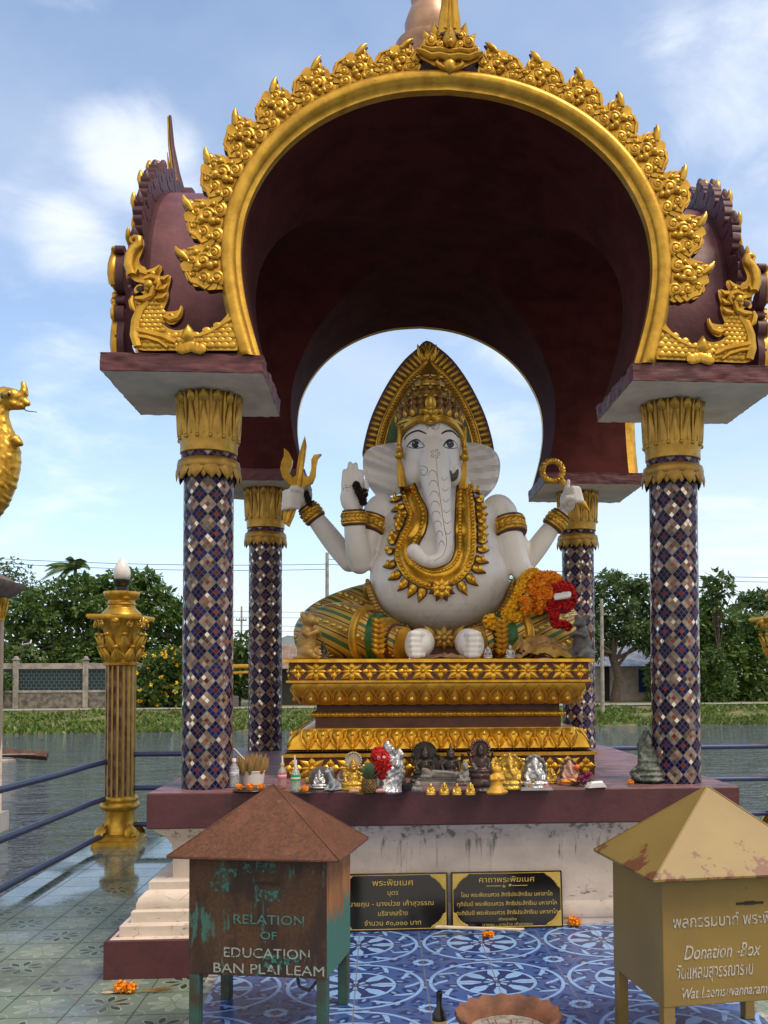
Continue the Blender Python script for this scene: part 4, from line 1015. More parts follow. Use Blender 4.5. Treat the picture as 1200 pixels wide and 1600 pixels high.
# pendant leaves
npd = 31
for q in range(npd):
    s_ = acc2[-1]*(.055+.90*q/(npd-1)); (x, y), (nx_, ny_), wf = at2(s_)
    if abs(x-690) < 17 and y > 880: continue
    h, n_ = pick(x+nx_*17*wf, y+ny_*17*wf, .012); h2, n2 = pick(x+nx_*31*wf, y+ny_*31*wf, .012)
    zd = (h2-h); xd = n_.cross(zd)*-1
    M = frame(h, xd, zd)
    L = rp(20, -.5)
    nk.petal(M@T(0, -.004, -.01), .09, L*1.36, .012, 1, 4, 5, .6); nk.petal(M@T(0, -.018, -.004), .070, L*1.2, .026, 0, 4, 5, .62); nk.ell(M@Vector((0, -.048, L*.45)), (.018, .014, .032), 7, 5, 0)
h, n_ = pick(690, 918, .03)
for a in range(8): nk.petal(frame(h, Vector((math.cos(a*math.pi/4), 0, math.sin(a*math.pi/4))), Vector((-math.sin(a*math.pi/4), 0, math.cos(a*math.pi/4)))), .075, .105, .03, 0)
for a in range(8): nk.petal(frame(h+Vector((0, .012, 0)), Vector((math.cos((a+.5)*math.pi/4), 0, math.sin((a+.5)*math.pi/4))), Vector((-math.sin((a+.5)*math.pi/4), 0, math.cos((a+.5)*math.pi/4)))), .07, .125, .02, 1)
nk.ell(h+Vector((0, -.035, 0)), (.034, .024, .034), 12, 7, 0)
nk.build('necklace', [GOLD_B, BROWN_R], stat, 55, SM)

# bands on arms
def band(name, a, b, ra, rb, ecc=1.0):
    a, b = P(*a), P(*b); g = MB(); d = (b-a); L = d.length; M = frame(a, (0, -1, 0), d)
    r = lambda t: ra+(rb-ra)*t
    g.lathe([(r(0)-.02, -.004), (r(0)+.008, 0), (r(0)+.022, .01), (r(0)+.022, L*.14)], 28, M, 1, cap=False)
    g.lathe([(r(.14)+.020, L*.12), (r(.14)+.030, L*.16), (r(.2)+.030, L*.22), (r(.24)+.014, L*.27), (r(.73)+.014, L*.73), (r(.8)+.030, L*.78), (r(.86)+.030, L*.84), (r(.88)+.02, L*.88)], 28, M, 0, cap=False)
    g.lathe([(r(.86)+.02, L*.87), (r(1)+.02, L*.99), (r(1)-.02, L)], 28, M, 1, cap=False)
    for i in range(16):
        Mp = M@RZ(2*math.pi*i/16)@T(r(.5)+.012, 0, L*.5)@RZ(R(90))
        for s_ in (-1, 1): g.petal(Mp@RY(R(90*1))@RY(R(s_*28)), .05, .07, .018, 0)
    g.build(name, [GOLD, BROWN_R], stat, 50, SM)
W1 = rp(15, -.4)
band('bracelet', (554, 822, -.44), (552.5, 797, -.45), W1*1.06, W1*.96)
band('bracelet', (495, 813, .11), (478, 790, .10), rp(13.6, .1), rp(12, .1))
band('bracelet', (861, 825, .11), (878, 802, .10), rp(14, .1), rp(12, .1))
band('armlet', (577, 835, -.21), (585, 811, -.17), rp(21, -.2), rp(23, -.2))
band('armlet', (799, 838, -.23), (793, 812, -.18), rp(21.5, -.2), rp(23, -.2))

# legs in striped cloth: local v runs round the leg
def m_cloth():
    t = MT('striped_gilded_cloth'); x, y, zz = t.xyz(t.geo()); ax = (x-.03).abs()
    s = (zz-ax*.62+y*.25)*8.2+.35; f = s.frac(); k = s.floor().mod(2.0)
    bead = (((ax*.85+zz*.5-y*.4)*21.0).frac()-.5); bd = (bead*bead*1.6+(f-.5)*(f-.5)*7.0).sqrt()
    gold = t.mix(t.noise(t.geo(), 8, 4).ss(.3, .7), (.58, .37, .07), (.44, .27, .045))
    grn = (k.gt(.5))*((f-.5).abs().lt(.15)); c = t.mix(grn, gold, t.mix(t.noise(t.geo(), 5, 3).ss(.4, .6), (.03, .085, .03), (.05, .13, .035)))
    c = t.mix(((f-.5).abs().gt(.455)), c, (.07, .022, .012)); beadm = (k.lt(.5))*bd.lt(.52)
    c = t.mix((k.lt(.5))*(1.0-beadm)*((f-.5).abs().lt(.34)), c, (.30, .165, .04)); c = t.mix(beadm, c, (.80, .54, .09)); t.color(c); t.rough(.36); t.metal((1.0-grn)*.45)
    t.bump(beadm*(1.0-bd*bd*2.5)*1.4+((f-.5).abs().lt(.42))*.5, 1.0, .03); return t.m
CLOTH = m_cloth()
def leg(pts, sx=1):
    g = MB(); q = spline(pts, 30)
    P3 = [P(a, b, c) for a, b, c, r, fl in q]; rad = [rp(r, c) for a, b, c, r, fl in q]
    n = len(P3); rad[0] *= .25; 
    g.tube(P3, rad, 30, 0, None, 1.0, (0, 0, 1), True, True); return g
def legs(mir):
    X = (lambda x: x) if not mir else (lambda x: 2*688-x)
    g = leg([(X(476), 998, -.30, 22, 1), (X(484), 996, -.34, 34, 1), (X(502), 990, -.42, 40, 1), (X(532), 985, -.53, 44, 1), (X(565), 990, -.66, 41, 1), (X(590), 998, -.74, 33, 1), (X(612), 1002, -.80, 28, 1), (X(626), 1005, -.84, 25, 1)])
    h = leg([(X(486), 990, -.24, 26, 1), (X(500), 978, -.22, 34, 1), (X(532), 964, -.14, 38, 1), (X(575), 950, -.06, 38, 1), (X(615), 950, .0, 40, 1)])
    g.merge(h)
    return g.build('trouser_leg', CLOTH, stat, 70, SM)
legs(False); legs(True)
for mir in (False, True):
    cuf = MB()
    X = (lambda x: x) if not mir else (lambda x: 2*688-x)
    def ringb(x0, y, Y, r, wpx, mi, th=.012):
        a = P(X(x0), y, Y); b = P(X(x0+wpx), y+.8, Y-.035); M = frame(a, (0, 0, 1), b-a); L = (b-a).length; rr = rp(r, Y)
        cuf.lathe([(rr-.03, 0), (rr+th, .004), (rr+th*1.6, L*.5), (rr+th, L-.004), (rr-.03, L)], 28, M, mi)
    ringb(567, 991, -.66, 41, 11, 0, .02); ringb(579, 994, -.70, 38, 2, 1); ringb(582, 995, -.715, 36, 18, 2, .004); ringb(600, 1000, -.76, 31, 12, 0, .018); ringb(613, 1003, -.79, 26, 9, 1, .012); ringb(622, 1005, -.80, 23.5, 4.5, 3, .012); ringb(626, 1005.5, -.81, 23, 7, 0, .014)
    for k_ in range(7):
        yy = 972+k_*8; 
        for s_ in (-1, 1): cuf.petal(T(*P(X(592), yy, -.965))@RY(R(s_*60)), .045, .075, .03, 0)
    cuf.build('ankle_cuff', [GOLD, BROWN_R, GREEN_I, WHITE_S], stat, 50, SM)
# feet
def foot(cx, sgn):
    g = MB(); Y = -1.05
    g.ell(P(cx, 1007, Y+.06), (rp(22, Y), .16, rp(25, Y)), 22, 14); g.ell(P(cx+sgn*4, 1004, Y+.2), (rp(22, Y), .22, rp(23, Y)), 18, 12); g.ell(P(cx-sgn*5, 1010, Y), (rp(17, Y), .14, rp(22, Y)), 16, 10)
    for i, (yy, r) in enumerate(((990.5, 6.0), (999, 6.2), (1007.5, 6.2), (1015.5, 5.8), (1023, 5.2))):
        x0 = cx-sgn*(6.5-abs(i-1.5)*.8); g.tube([P(x0+sgn*12, yy+1, Y-.04), P(x0+sgn*4, yy+.4, Y-.115), P(x0-sgn*4, yy, Y-.13), P(x0-sgn*9, yy+.5, Y-.09)], [rp(r*.9, Y), rp(r, Y), rp(r, Y), rp(r*.7, Y)], 10)
        g.ell(P(x0-sgn*8, yy+.5, Y-.09), rp(r*.75, Y), 9, 7)
    return put('foot', fused(g, 'foot', WHITE_S, .0085, 3), stat, SM)
foot(654, 1); foot(735, -1)
# sash and belly ornament
sa = MB()
for mir in (False, True):
    X = (lambda x: x) if not mir else (lambda x: 2*688-x)
    pts = spline([(574, 910), (581, 930), (592, 952), (612, 970), (640, 982), (675, 986)], 22)
    q3 = []
    for a, b in pts:
        h, n_ = onto(TB, X(a), b, .02); q3.append(h if h is not None else P(X(a), b, -.45))
    sa.tube(q3, .03, 8, 0)
    for i, p in enumerate(q3[::1]): sa.ell(p+Vector((0, -.02, .012)), (.02, .016, .02), 7, 5, 0); sa.petal(T(*(p+Vector((0, -.015, -.02))))@RY(R(180-(20 if not mir else -20))), .05, .07, .02, 0)
    sa.tube([P(X(576), 908, -.32), P(X(572), 918, -.30), P(X(574), 934, -.26), P(X(584), 952, -.25)], [.018, .03, .03, .02], 8, 0)
bp_ = P(694, 997, -.86)
sa.box((bp_.x, bp_.y+.10, bp_.z-.06), (.44, .1, .26), 1)
for a in range(8): sa.petal(T(bp_.x, bp_.y, bp_.z)@RY(a*math.pi/4), .07, .11, .03, 0)
sa.ell((bp_.x, bp_.y-.03, bp_.z), .03, 10, 6, 0)
for s_ in (-1, 1):
    for k in range(4): sa.petal(T(bp_.x+s_*.08, bp_.y, bp_.z-.0)@RY(R(s_*(40+k*36))), .07, .15, .03, 0)
sa.build('sash', [GOLD_D, BROWN_R], stat, 55, SM)

# things held by the statue
def shape_from_px(pts, Y): return [(P(x, y, Y).x, P(x, y, Y).z) for x, y in pts]
def c4(q): return (430+q[0]/2.4, 500+q[1]/2.4)
tri = [(112, 437), (118, 470), (112, 520), (104, 560), (112, 590), (128, 588), (136, 560), (136, 525), (146, 508), (174, 504), (160, 520), (154, 550), (152, 585), (140, 612), (115, 625), (96, 640), (84, 690), (70, 735), (52, 775), (30, 760), (34, 720), (52, 670), (64, 628), (48, 612), (28, 590), (20, 560), (24, 535), (34, 512), (34, 482), (52, 498), (66, 525), (62, 550), (52, 572), (66, 592), (80, 585), (82, 555), (88, 515), (100, 470)]
g = MB(); o_ = shape_from_px([c4(q) for q in tri], .03); g.prism(o_, .0, .07, 0)
g.tube([P(*c4(q), -.005) for q in ((112, 450), (100, 540), (88, 620), (62, 700), (44, 760))], [.006, .022, .028, .026, .016], 8)
base = Vector((P(*c4((70, 690)), .03)))
g2 = MB().merge(g, T(*(-base))); o = solo(g2, 'trident', GOLD, base, 'gold three-pronged trident held up in the statue\'s fist', 'trident'); bevel(o, .012)
g = MB(); rc = P(*c4((1040, 566)), .03); R1, r1 = rp(16.3, 0), rp(4.4, 0)
rp_ = []
for k in range(2):
    pts = []
    for i in range(97):
        a = 2*math.pi*i/96; b = a*11+k*math.pi; rr = R1+r1*.45*math.cos(b); pts.append((rc.x+rr*math.cos(a), rc.y+r1*.45*math.sin(b), rc.z+rr*math.sin(a)))
    g.tube(pts, r1*.72, 7)
g.tube([P(*c4((1072, 600)), .0), P(*c4((1095, 630)), -.0), P(*c4((1120, 660)), -.02), P(*c4((1155, 690)), -.03), P(*c4((1178, 716)), -.03)], [.03, .032, .04, .034, .004], 9)
g2 = MB().merge(g, T(*(-rc))); solo(g2, 'elephant_goad', GOLD, rc, 'gold goad with a twisted rope ring held in the statue\'s raised hand', 'goad')
# ================================================================ offerings on the plinth
def red_gar(): pass
RED = simple('red_garland_petal', (.62, .012, .012), .7, 0, .35, 30, 0)
ORANGE = simple('orange_marigold_petal', (.85, .24, .008), .65, 0, .3, 30, 0, c2=(.80, .34, .01))
YELLOW = simple('yellow_marigold_petal', (.85, .50, .012), .65, 0, .3, 30, 0, c2=(.78, .38, .01))
DRYG = simple('dried_dark_flowers', (.035, .022, .016), .9, 0, .5, 30, 0)
SILVER = m_gold('silver_paint', (.58, .58, .59), (.36, .36, .38), .34, .7, .25)
PEWTER = simple('grey_cast_stone', (.25, .24, .225), .7, 0, .5, 9, .4, 40, c2=(.09, .085, .08))
BRONZE = simple('blackened_bronze', (.028, .024, .022), .38, .35, .5, 12, .3, 50, c2=(.06, .05, .042))
DKRED = simple('dark_red_bronze', (.055, .022, .018), .38, .3, .5, 12, .3, 50, c2=(.02, .015, .014))
OLDGOLD = m_gold('dull_gold_figure', (.62, .40, .06), (.40, .22, .03), .38, .5, .5)
AMBER = simple('amber_gold_cloth', (.62, .33, .03), .5, .15, .3, 10, .3, 30)
BLUEGREY = simple('blue_grey_glaze', (.28, .31, .36), .35, 0, .4, 10, .2, 30)
GREENB = simple('green_patina', (.05, .08, .06), .55, .1, .5, 12, .4, 40, c2=(.16, .16, .15))
PINK = simple('pink_offering', (.62, .30, .27), .6, 0, .3, 20, .1)
MAGENTA = simple('magenta_orchid', (.36, .03, .16), .6, 0, .3, 20, 0)
PLATE = simple('dark_tin_plate', (.05, .045, .045), .35, .5, .4, 12, .1)
TUBW = simple('white_plastic_tub', (.72, .69, .66), .4, 0, .1, 8, .05)
STRAW = simple('white_straw', (.75, .72, .70), .4, 0, .1, 8, 0)
CARD = simple('dried_leaf_cone', (.30, .17, .06), .75, 0, .5, 14, .3, 30, c2=(.16, .13, .04))
PALEW = simple('white_plastic_wrap', (.68, .66, .66), .25, 0, .15, 8, .3, 14)
SMOKED = simple('grey_translucent_glass', (.10, .09, .085), .2, 0, .4, 8, .1)
def clear(name, c, tr=.75, rough=.08):
    t = MT(name); t.color(c); t.rough(rough); t.b.inputs['Transmission Weight'].default_value = tr; t.b.inputs['IOR'].default_value = 1.2; return t.m
CLEAR = clear('clear_plastic', (.80, .82, .82)); REDL = clear('red_drink', (.62, .02, .03), .35); GRNL = clear('pale_green_drink', (.52, .72, .50), .45)
def seated(g, trunk=False, arms=2, belly=.0, crown=.24, wide=1.0):
    g.lathe([(.34, 0), (.37, .03), (.35, .07), (.30, .10), (.32, .12)], 18, SC(wide, .8, 1))
    g.ell((0, -.05, .17), (.33, .22, .085), 16, 8)
    for s in (-1, 1):
        g.ell((s*.27, -.06, .175), (.11, .13, .08)); g.tube([(s*.18, 0, .50), (s*.27, -.03, .37), (s*.22, -.17, .25)], [.07, .062, .05], 10)
        if arms > 2: g.tube([(s*.16, .04, .50), (s*.33, .03, .48), (s*.36, -.03, .64)], [.06, .055, .045], 10); g.ell((s*.365, -.04, .69), .055)
        g.ell((s*.16, 0, .51), (.085, .075, .075))
    g.ell((0, -.03, .34), (.165+belly, .14+belly, .18)); g.ell((0, 0, .46), (.17, .11, .13)); g.tube([(0, 0, .5), (0, -.01, .62)], [.07, .065], 10)
    g.ell((0, -.03, .67), (.11, .115, .125))
    if trunk:
        g.tube([(0, -.13, .66), (.01, -.19, .56), (.03, -.22, .45), (.09, -.24, .40)], [.06, .05, .042, .035], 10)
        for s in (-1, 1): g.ell((s*.15, 0, .65), (.085, .03, .10))
    else: g.ell((0, -.145, .655), (.018, .02, .03))
    g.lathe([(.125, .745), (.13, .77), (.10, .80), (.105, .82), (.07, .86), (.05, .90), (.012, .76+crown)], 14)
def standing(g, arms=2):
    g.lathe([(.24, 0), (.26, .03), (.22, .07), (.2, .09)], 16, SC(1, .8, 1))
    for s in (-1, 1):
        g.tube([(s*.07, 0, .08), (s*.075, 0, .25), (s*.09, 0, .46)], [.055, .06, .085], 10); g.ell((s*.08, -.06, .09), (.05, .09, .03))
        g.tube([(s*.14, 0, .67), (s*.2, -.02, .54), (s*.14, -.14, .50)], [.05, .045, .035], 9)
        if arms > 2: g.tube([(s*.13, .03, .67), (s*.25, .02, .64), (s*.27, -.02, .76)], [.045, .04, .03], 9)
    g.lathe([(.16, .14), (.14, .3), (.13, .44), (.11, .54)], 14, SC(1, .75, 1)); g.ell((0, 0, .60), (.13, .09, .12)); g.tube([(0, 0, .68), (0, -.01, .76)], [.05, .045], 9)
    g.ell((0, -.02, .80), (.075, .08, .085)); g.lathe([(.085, .85), (.09, .87), (.06, .90), (.04, .94), (.01, 1.0)], 12)
def fig(name, px, py, hpx, mat, label, cat, build, extra=None, rz=0.0, smooth=2, div=40, group=None, wobble=0.0):
    p = PZ(px, py, 1.002); h = rp(hpx, p.y); g = MB(); build(g)
    g2 = MB().merge(g, SC(h, h, h)); t = thing(name, p, label, cat, group, rz)
    dsp = (lambda c: wobble*h*(noise.noise(c*(22/h))+.5*noise.noise(c*(46/h)))) if wobble else None
    me = fused(g2, 'figure', mat, h/div, smooth, dsp); put('figure', me, t)
    if extra:
        for nm, fn, mt in extra:
            e = MB(); fn(e); e2 = MB().merge(e, SC(h, h, h)); e2.build(nm, mt, t, 45)
    return t
def halo_disc(z, r, y=.10, n=0): 
    def f(g):
        g.lathe([(r*.2, -.02), (r*.9, -.022), (r, -.03), (r, .02), (r*.9, .02), (.01, .02)], 28, T(0, y, z)@RX(R(90)))
        for i in range(20): a = 2*math.pi*i/20; g.ell((r*.93*math.cos(a), y-.03, z+r*.93*math.sin(a)), .035, 6, 4)
    return f
def arch_back(w_, h_, y=.14):
    def f(g):
        pts = [(-w_, 0), (-w_, h_*.55), (-w_*.85, h_*.8), (-w_*.4, h_*.96), (0, h_), (w_*.4, h_*.96), (w_*.85, h_*.8), (w_, h_*.55), (w_, 0)]
        g.prism(pts, y-.03, y+.05, 0, None, .04)
        for (a, b), (c, d) in zip(pts, pts[1:]): g.tube([(a*.95, y-.04, b*.95), (c*.95, y-.04, d*.95)], .03, 6)
        for i in range(9): a = math.pi*i/8; g.ell((w_*.93*math.cos(a), y-.05, h_*.52+h_*.44*math.sin(a)), .05, 7, 4)
    return f
def stand_base(w_, d_, hh):
    def f(g): g.rectmould([(0, 0), (0, hh*.4), (-.03, hh*.45), (-.03, hh)], w_, d_, 0)
    return f
def petals_ball(g, c, r, n, s, mi=0, squash=1.0):
    for i in range(n):
        zz = 1-2*(i+.5)/n; a = i*2.39996; q = math.sqrt(1-zz*zz); d = Vector((q*math.cos(a), q*math.sin(a), zz))
        d = (d+Vector([rng.uniform(-.25, .25) for _ in range(3)])).normalized()
        p = Vector(c)+Vector((d.x*r, d.y*r, d.z*r*squash)); u = d.orthogonal().normalized(); v = d.cross(u); a = rng.uniform(0, 6.28); u, v = u*math.cos(a)+v*math.sin(a), v*math.cos(a)-u*math.sin(a)
        k = s*rng.uniform(.7, 1.25)
        g.add([p-u*k*.5-d*k*.3, p+v*k*.45+d*k*.25, p+u*k*.5+d*k*.05, p-v*k*.45+d*k*.3], [(0, 1, 2), (0, 2, 3)], mi)
def ruffle(g, pts, r, n, s, mi=0):
    """thick rope of petals"""
    q = spline(pts, n)
    if not isinstance(r, (list, tuple)): r = [r]*(n+1)
    else: r = [x[0] for x in spline([(x,) for x in r], n)]
    for i in range(n+1): g.ell(q[i], r[i]*.82, 8, 6, mi); petals_ball(g, q[i], r[i], 26, s, mi)
def leafcone(g, c, d, L, w_, mi=0):
    c = Vector(c); d = Vector(d).normalized(); u = d.orthogonal().normalized(); M = frame(c, u, d); g.petal(M, w_, L, w_*.35, mi, 4, 5, .7)

OFF = 'offerings laid out along the plinth'
# bottles
def bottle(px, py, hpx, liquid, label, level=.62, band=None, cap=None, straws=()):
    p = PZ(px, py, 1.002); h = rp(hpx, p.y); r = h*.175; t = thing('drink_bottle', p, label, 'bottle', None)
    g = MB(); g.lathe([(r*.8, 0), (r, h*.03), (r, h*.18), (r*.9, h*.3), (r, h*.44), (r*.98, h*.62), (r*.7, h*.76), (r*.42, h*.84), (r*.40, h*.90)], 20); g.build('shell', CLEAR, t, 60)
    if liquid: g = MB(); g.lathe([(r*.74, .004), (r*.94, h*.035), (r*.94, h*.18), (r*.84, h*.3), (r*.94, h*.44), (r*.93, h*level)], 20); g.build('liquid', liquid, t, 60)
    if band: g = MB(); g.lathe([(r*1.012, h*.42), (r*1.012, h*.63)], 20, cap=False); g.lathe([(r*1.018, h*.49), (r*1.018, h*.55)], 20, None, 1, cap=False); g.build('label_band', [band, TUBW], t, 60)
    if cap: g = MB(); g.lathe([(r*.46, h*.89), (r*.46, h*.98), (r*.4, h)], 16); g.build('cap', cap, t, 50)
    for k, (dx, L) in enumerate(straws): g = MB(); g.tube([(0, 0, h*.3), (dx*h*.4, 0, h*.85), (dx*h, 0, h*L)], .006, 7); g.build('straw', STRAW, t, 60)
bottle(365.5, 1230, 44, clear('water', (.75, .78, .78), .7), 'clear water bottle beside the left mosaic column', .7, simple('pale_label', (.62, .66, .74), .5, 0, .3, 60, 0, c2=(.10, .14, .42)), TUBW)
bottle(441, 1232, 39, REDL, 'bottle of red drink with a white straw', .62, simple('pink_label', (.66, .16, .22), .5, 0, .2, 60, 0), simple('amber_cap', (.55, .34, .14), .5), [(0, 1.28)])
bottle(462, 1238, 43, GRNL, 'bottle of pale green drink with two straws', .66, simple('green_label', (.02, .33, .09), .5, 0, .2, 60, 0), None, [(-.04, 1.32), (.02, 1.16)])
# tub with cones of folded leaf
p = PZ(394, 1225, 1.002); k = rp(1, p.y); t = thing('offering_tub', p, 'white plastic tub packed with dried folded leaf cones', 'tub', None)
g = MB(); g.lathe([(17*k, 0), (19.5*k, 19*k), (20.5*k, 19.5*k), (20.5*k, 21*k), (18.5*k, 21*k), (17*k, 10*k), (.001, 10*k)], 26); g.build('tub', TUBW, t, 50)
g = MB()
for i in range(44):
    a = i*2.4; r = 18*k*math.sqrt((i+.5)/44); leafcone(g, (r*math.cos(a), r*math.sin(a), 14*k), (.28*math.cos(a)*r/(18*k), .28*math.sin(a)*r/(18*k), 1), rng.uniform(26, 34)*k, 11*k, 0)
g.build('leaf_cone', CARD, t, 60)
g = MB(); g.tube([(-2*k, -12*k, 30*k), (-26*k, -14*k, 56*k)], 1.0*k, 7); g.build('straw', STRAW, t, 60)
def marigold(name, px, py, n, label, spread, Z=1.002, mat=None, dish=None, r=4.6, sticks=0, cat='flowers', petal=None):
    p = PZ(px, py, Z); k = rp(1, p.y); t = thing(name, p, label, cat, None); g = MB(); q = random.Random(int(px))
    for i in range(n):
        x = (i-(n-1)/2)*spread*k+q.uniform(-1, 1)*k; y = q.uniform(-3, 3)*k; rr = r*k*q.uniform(.8, 1.15); c = (x, y, rr*.9+(2*k if dish else 0)); g.ell(c, rr*.75, 8, 6); petals_ball(g, c, rr, 46, rr*.8, 0, .8)
    g.build('flower_head', mat or ORANGE, t, 0)
    if dish: g = MB(); w_ = dish*k; g.lathe([(w_*.6, 0), (w_, 2*k), (w_*.98, 2.8*k), (w_*.6, 1.2*k), (.001, 1.2*k)], 28); g.build('dish', PLATE, t, 50)
    if sticks:
        g = MB()
        for i in range(sticks): y = q.uniform(-5, 5)*k; g.tube([(-6*k, y, 2*k+i*.4*k), (-q.uniform(28, 36)*k, y+q.uniform(-4, 4)*k, 1.4*k)], .75*k, 6)
        g.build('incense_stick', simple('pale_incense', (.55, .42, .30), .8, 0, .2, 20, 0), t, 60)
    return t
t = marigold('marigold_dish', 391, 1236, 3, 'three orange marigolds on a dish in front of the white tub', 17, dish=27)
t = marigold('marigold_plate', 476, 1239, 1, 'single orange marigold on a dark saucer by the green drink', 10, dish=21)
g = MB(); k = rp(1, -1.9); g.ell((0, 0, 5*k), (5.5*k, 5*k, 5.5*k), 10, 8); petals_ball(g, (0, 0, 5*k), 5.5*k, 30, 3*k); solo(g, 'yellow_wax_flower', simple('dull_yellow', (.42, .33, .06), .6, 0, .4, 20, 0), PZ(481, 1224, 1.002), 'dull yellow flower bud behind the green drink bottle', 'flower')

SEAT = lambda **k: (lambda g: seated(g, **k))
fig('figurine', 499, 1232, 30, SILVER, 'small silver seated elephant-headed figure framed by a smoky oval back', 'figurine', SEAT(trunk=True, belly=.05), [('oval_back', lambda g: g.lathe([(.01, -.02), (.55, -.02), (.6, 0), (.55, .03), (.01, .03)], 26, T(.12, .2, .52)@RX(R(90))@SC(1.15, 1, 1)), SMOKED), ('stand', lambda g: g.lathe([(.75, 0), (.8, .02), (.75, .05)], 24, SC(1, .6, 1)), PLATE)], wobble=.02)
def deer(g):
    g.ell((0, 0, .2), (.2, .32, .17)); g.ell((0, -.18, .28), (.16, .16, .2)); g.tube([(0, -.2, .35), (-.04, -.28, .55), (-.08, -.32, .70)], [.12, .085, .075], 12); g.ell((-.10, -.40, .74), (.075, .15, .075), rot=Matrix.Rotation(-.3, 3, 'Z'))
    for s in (-1, 1): g.ell((s*.12-.08, -.28, .80), (.09, .03, .045)); g.tube([(s*.05-.08, -.27, .79), (s*.11-.08, -.24, .90), (s*.08-.08, -.22, 1.0)], [.03, .022, .012], 8); g.tube([(s*.13, -.22, .2), (s*.14, -.42, .06), (s*.12, -.56, .05)], [.085, .06, .045], 10); g.ell((s*.17, .2, .12), (.1, .18, .11))
    g.ell((0, 0, .04), (.36, .5, .045))
fig('deer_figurine', 523, 1234, 39, BLUEGREY, 'glazed blue-grey deer figurine lying with raised head', 'figurine', deer, rz=R(-28))
fig('figurine', 552, 1233, 48, OLDGOLD, 'gold many-armed figurine with a beige fan halo, left of the pineapple', 'figurine', SEAT(arms=4, crown=.20), [('halo', halo_disc(.92, .27), simple('beige_fan', (.50, .42, .30), .6, 0, .3, 30, .2)), ('stand', lambda g: g.lathe([(.44, -.0), (.46, .03), (.42, .06)], 24), OLDGOLD)], wobble=.03)
# pineapple on a plate
p = PZ(576, 1241, 1.002); k = rp(1, p.y); t = thing('plate', p, 'dark tin plate holding a pineapple and pink sweets', 'plate', None)
g = MB(); g.lathe([(20*k, 0), (31*k, 2.2*k), (32*k, 3.4*k), (30*k, 3.2*k), (20*k, 1.2*k), (.001, 1.2*k)], 36); g.build('dish', PLATE, t, 50)
g = MB(); pn = p+Vector((0, 0, 1.4*k))
g.lathe([(6*k, 0), (9.5*k, 4*k), (10.5*k, 11*k), (9.5*k, 18*k), (6*k, 22*k)], 22)
for j in range(8):
    for i in range(12):
        a = 2*math.pi*(i+.5*(j % 2))/12; zz = (2+j*2.6)*k; rr = (6.2+4.4*math.sin(math.pi*(j+1)/9.5))*k; g.ell((rr*math.cos(a), rr*math.sin(a), zz), (1.7*k, 1.7*k, 1.5*k), 6, 4, 0)
        g.ell((rr*1.14*math.cos(a), rr*1.14*math.sin(a), zz+.4*k), .5*k, 4, 3, 2)
for j in range(5):
    for i in range(9):
        a = 2*math.pi*(i+.5*j)/9; d = Vector((math.cos(a)*(1.05-.2*j), math.sin(a)*(1.05-.2*j), .55+.42*j)); c = Vector((2*k*math.cos(a), 2*k*math.sin(a), (21+j*2)*k)); d.normalize(); L = (24-1.5*j)*k
        g.tube([c, c+d*L*.4+Vector((0, 0, 2*k)), c+d*L*.75+Vector((0, 0, 2.5*k)), c+d*L+Vector((0, 0, 1*k))], [1.3*k, 2.1*k, 1.4*k, .15*k], 5, 1, None, .35)
solo(g, 'pineapple', [simple('pineapple_skin', (.22, .13, .035), .7, 0, .5, 30, .3, 40), simple('pineapple_leaf', (.07, .13, .055), .5, 0, .4, 20, .1, c2=(.13, .19, .10)), BLACK], pn, 'small pineapple standing on the dark tin plate', 'pineapple', None, 0, 60)
for dx, lab in ((-22, 'pink rolled sweet left of the pineapple'), (19, 'pink rolled sweet right of the pineapple')):
    g = MB(); g.tube([(-6*k, 0, 0), (0, -1*k, .6*k), (7*k, 1*k, 0)], [3*k, 3.6*k, 2.6*k], 10); g.spiral((0, .6*k), 3*k, 1.5, 0, T(-6*k, -3*k, 0)); solo(g, 'pink_sweet', PINK, p+Vector((dx*k, -4*k, 5*k)), lab, 'sweet')
fig('figurine', 606, 1239, 84, SILVER, 'tall silver standing deity figurine with a pointed crown, draped in red', 'figurine', lambda g: (standing(g, 4), g.tube([(.12, .05, .1), (.22, .06, .4), (.2, .06, .8)], [.09, .1, .05], 10)), [('back_plate', arch_back(.24, .86, .12), SILVER)], wobble=.03)
p = PZ(596, 1239, 1.0); k = rp(1, p.y); g = MB()
for cx, cz, r in ((0, 52, 16), (-4, 60, 13), (4, 44, 13), (-3, 40, 11), (2, 30, 9)): g.ell((cx*k, -9*k, cz*k), (r*k*.9, r*k*.55, r*k*.9), 12, 8); petals_ball(g, (cx*k, -9*k, cz*k), r*k*.92, 150, 4.5*k)
ruffle(g, [(-12*k, -9*k, 38*k), (-14*k, -9*k, 20*k), (-12*k, -9*k, 4*k)], 4*k, 12, 3*k); ruffle(g, [(6*k, -9*k, 30*k), (8*k, -9*k, 16*k), (8*k, -9*k, 4*k)], 4*k, 12, 3*k)
for dx in (-4, 4): g.ell((dx*k, -20*k, 56*k), (2.6*k, 2*k, 4*k), 8, 6, 1)
solo(g, 'garland', [RED, TUBW], p, 'bunched red yarn garland hung on the tall silver figurine', 'garland', None, 0, 0)
fig('figurine', 664, 1216, 52, BRONZE, 'black seated bronze figurine backed by a large round halo', 'figurine', SEAT(arms=4, crown=.2), [('halo', halo_disc(.72, .38), BRONZE)], wobble=.02)
fig('figurine', 704, 1216, 52, BRONZE, 'black bronze figurine with a tall pointed crown behind the reclining statue', 'figurine', SEAT(arms=4, crown=.3, wide=.9), [('shield', lambda g: g.lathe([(.01, -.03), (.22, -.02), (.24, 0), (.01, .03)], 22, T(-.34, -.02, .42)@RX(R(90))), BRONZE)], wobble=.02)
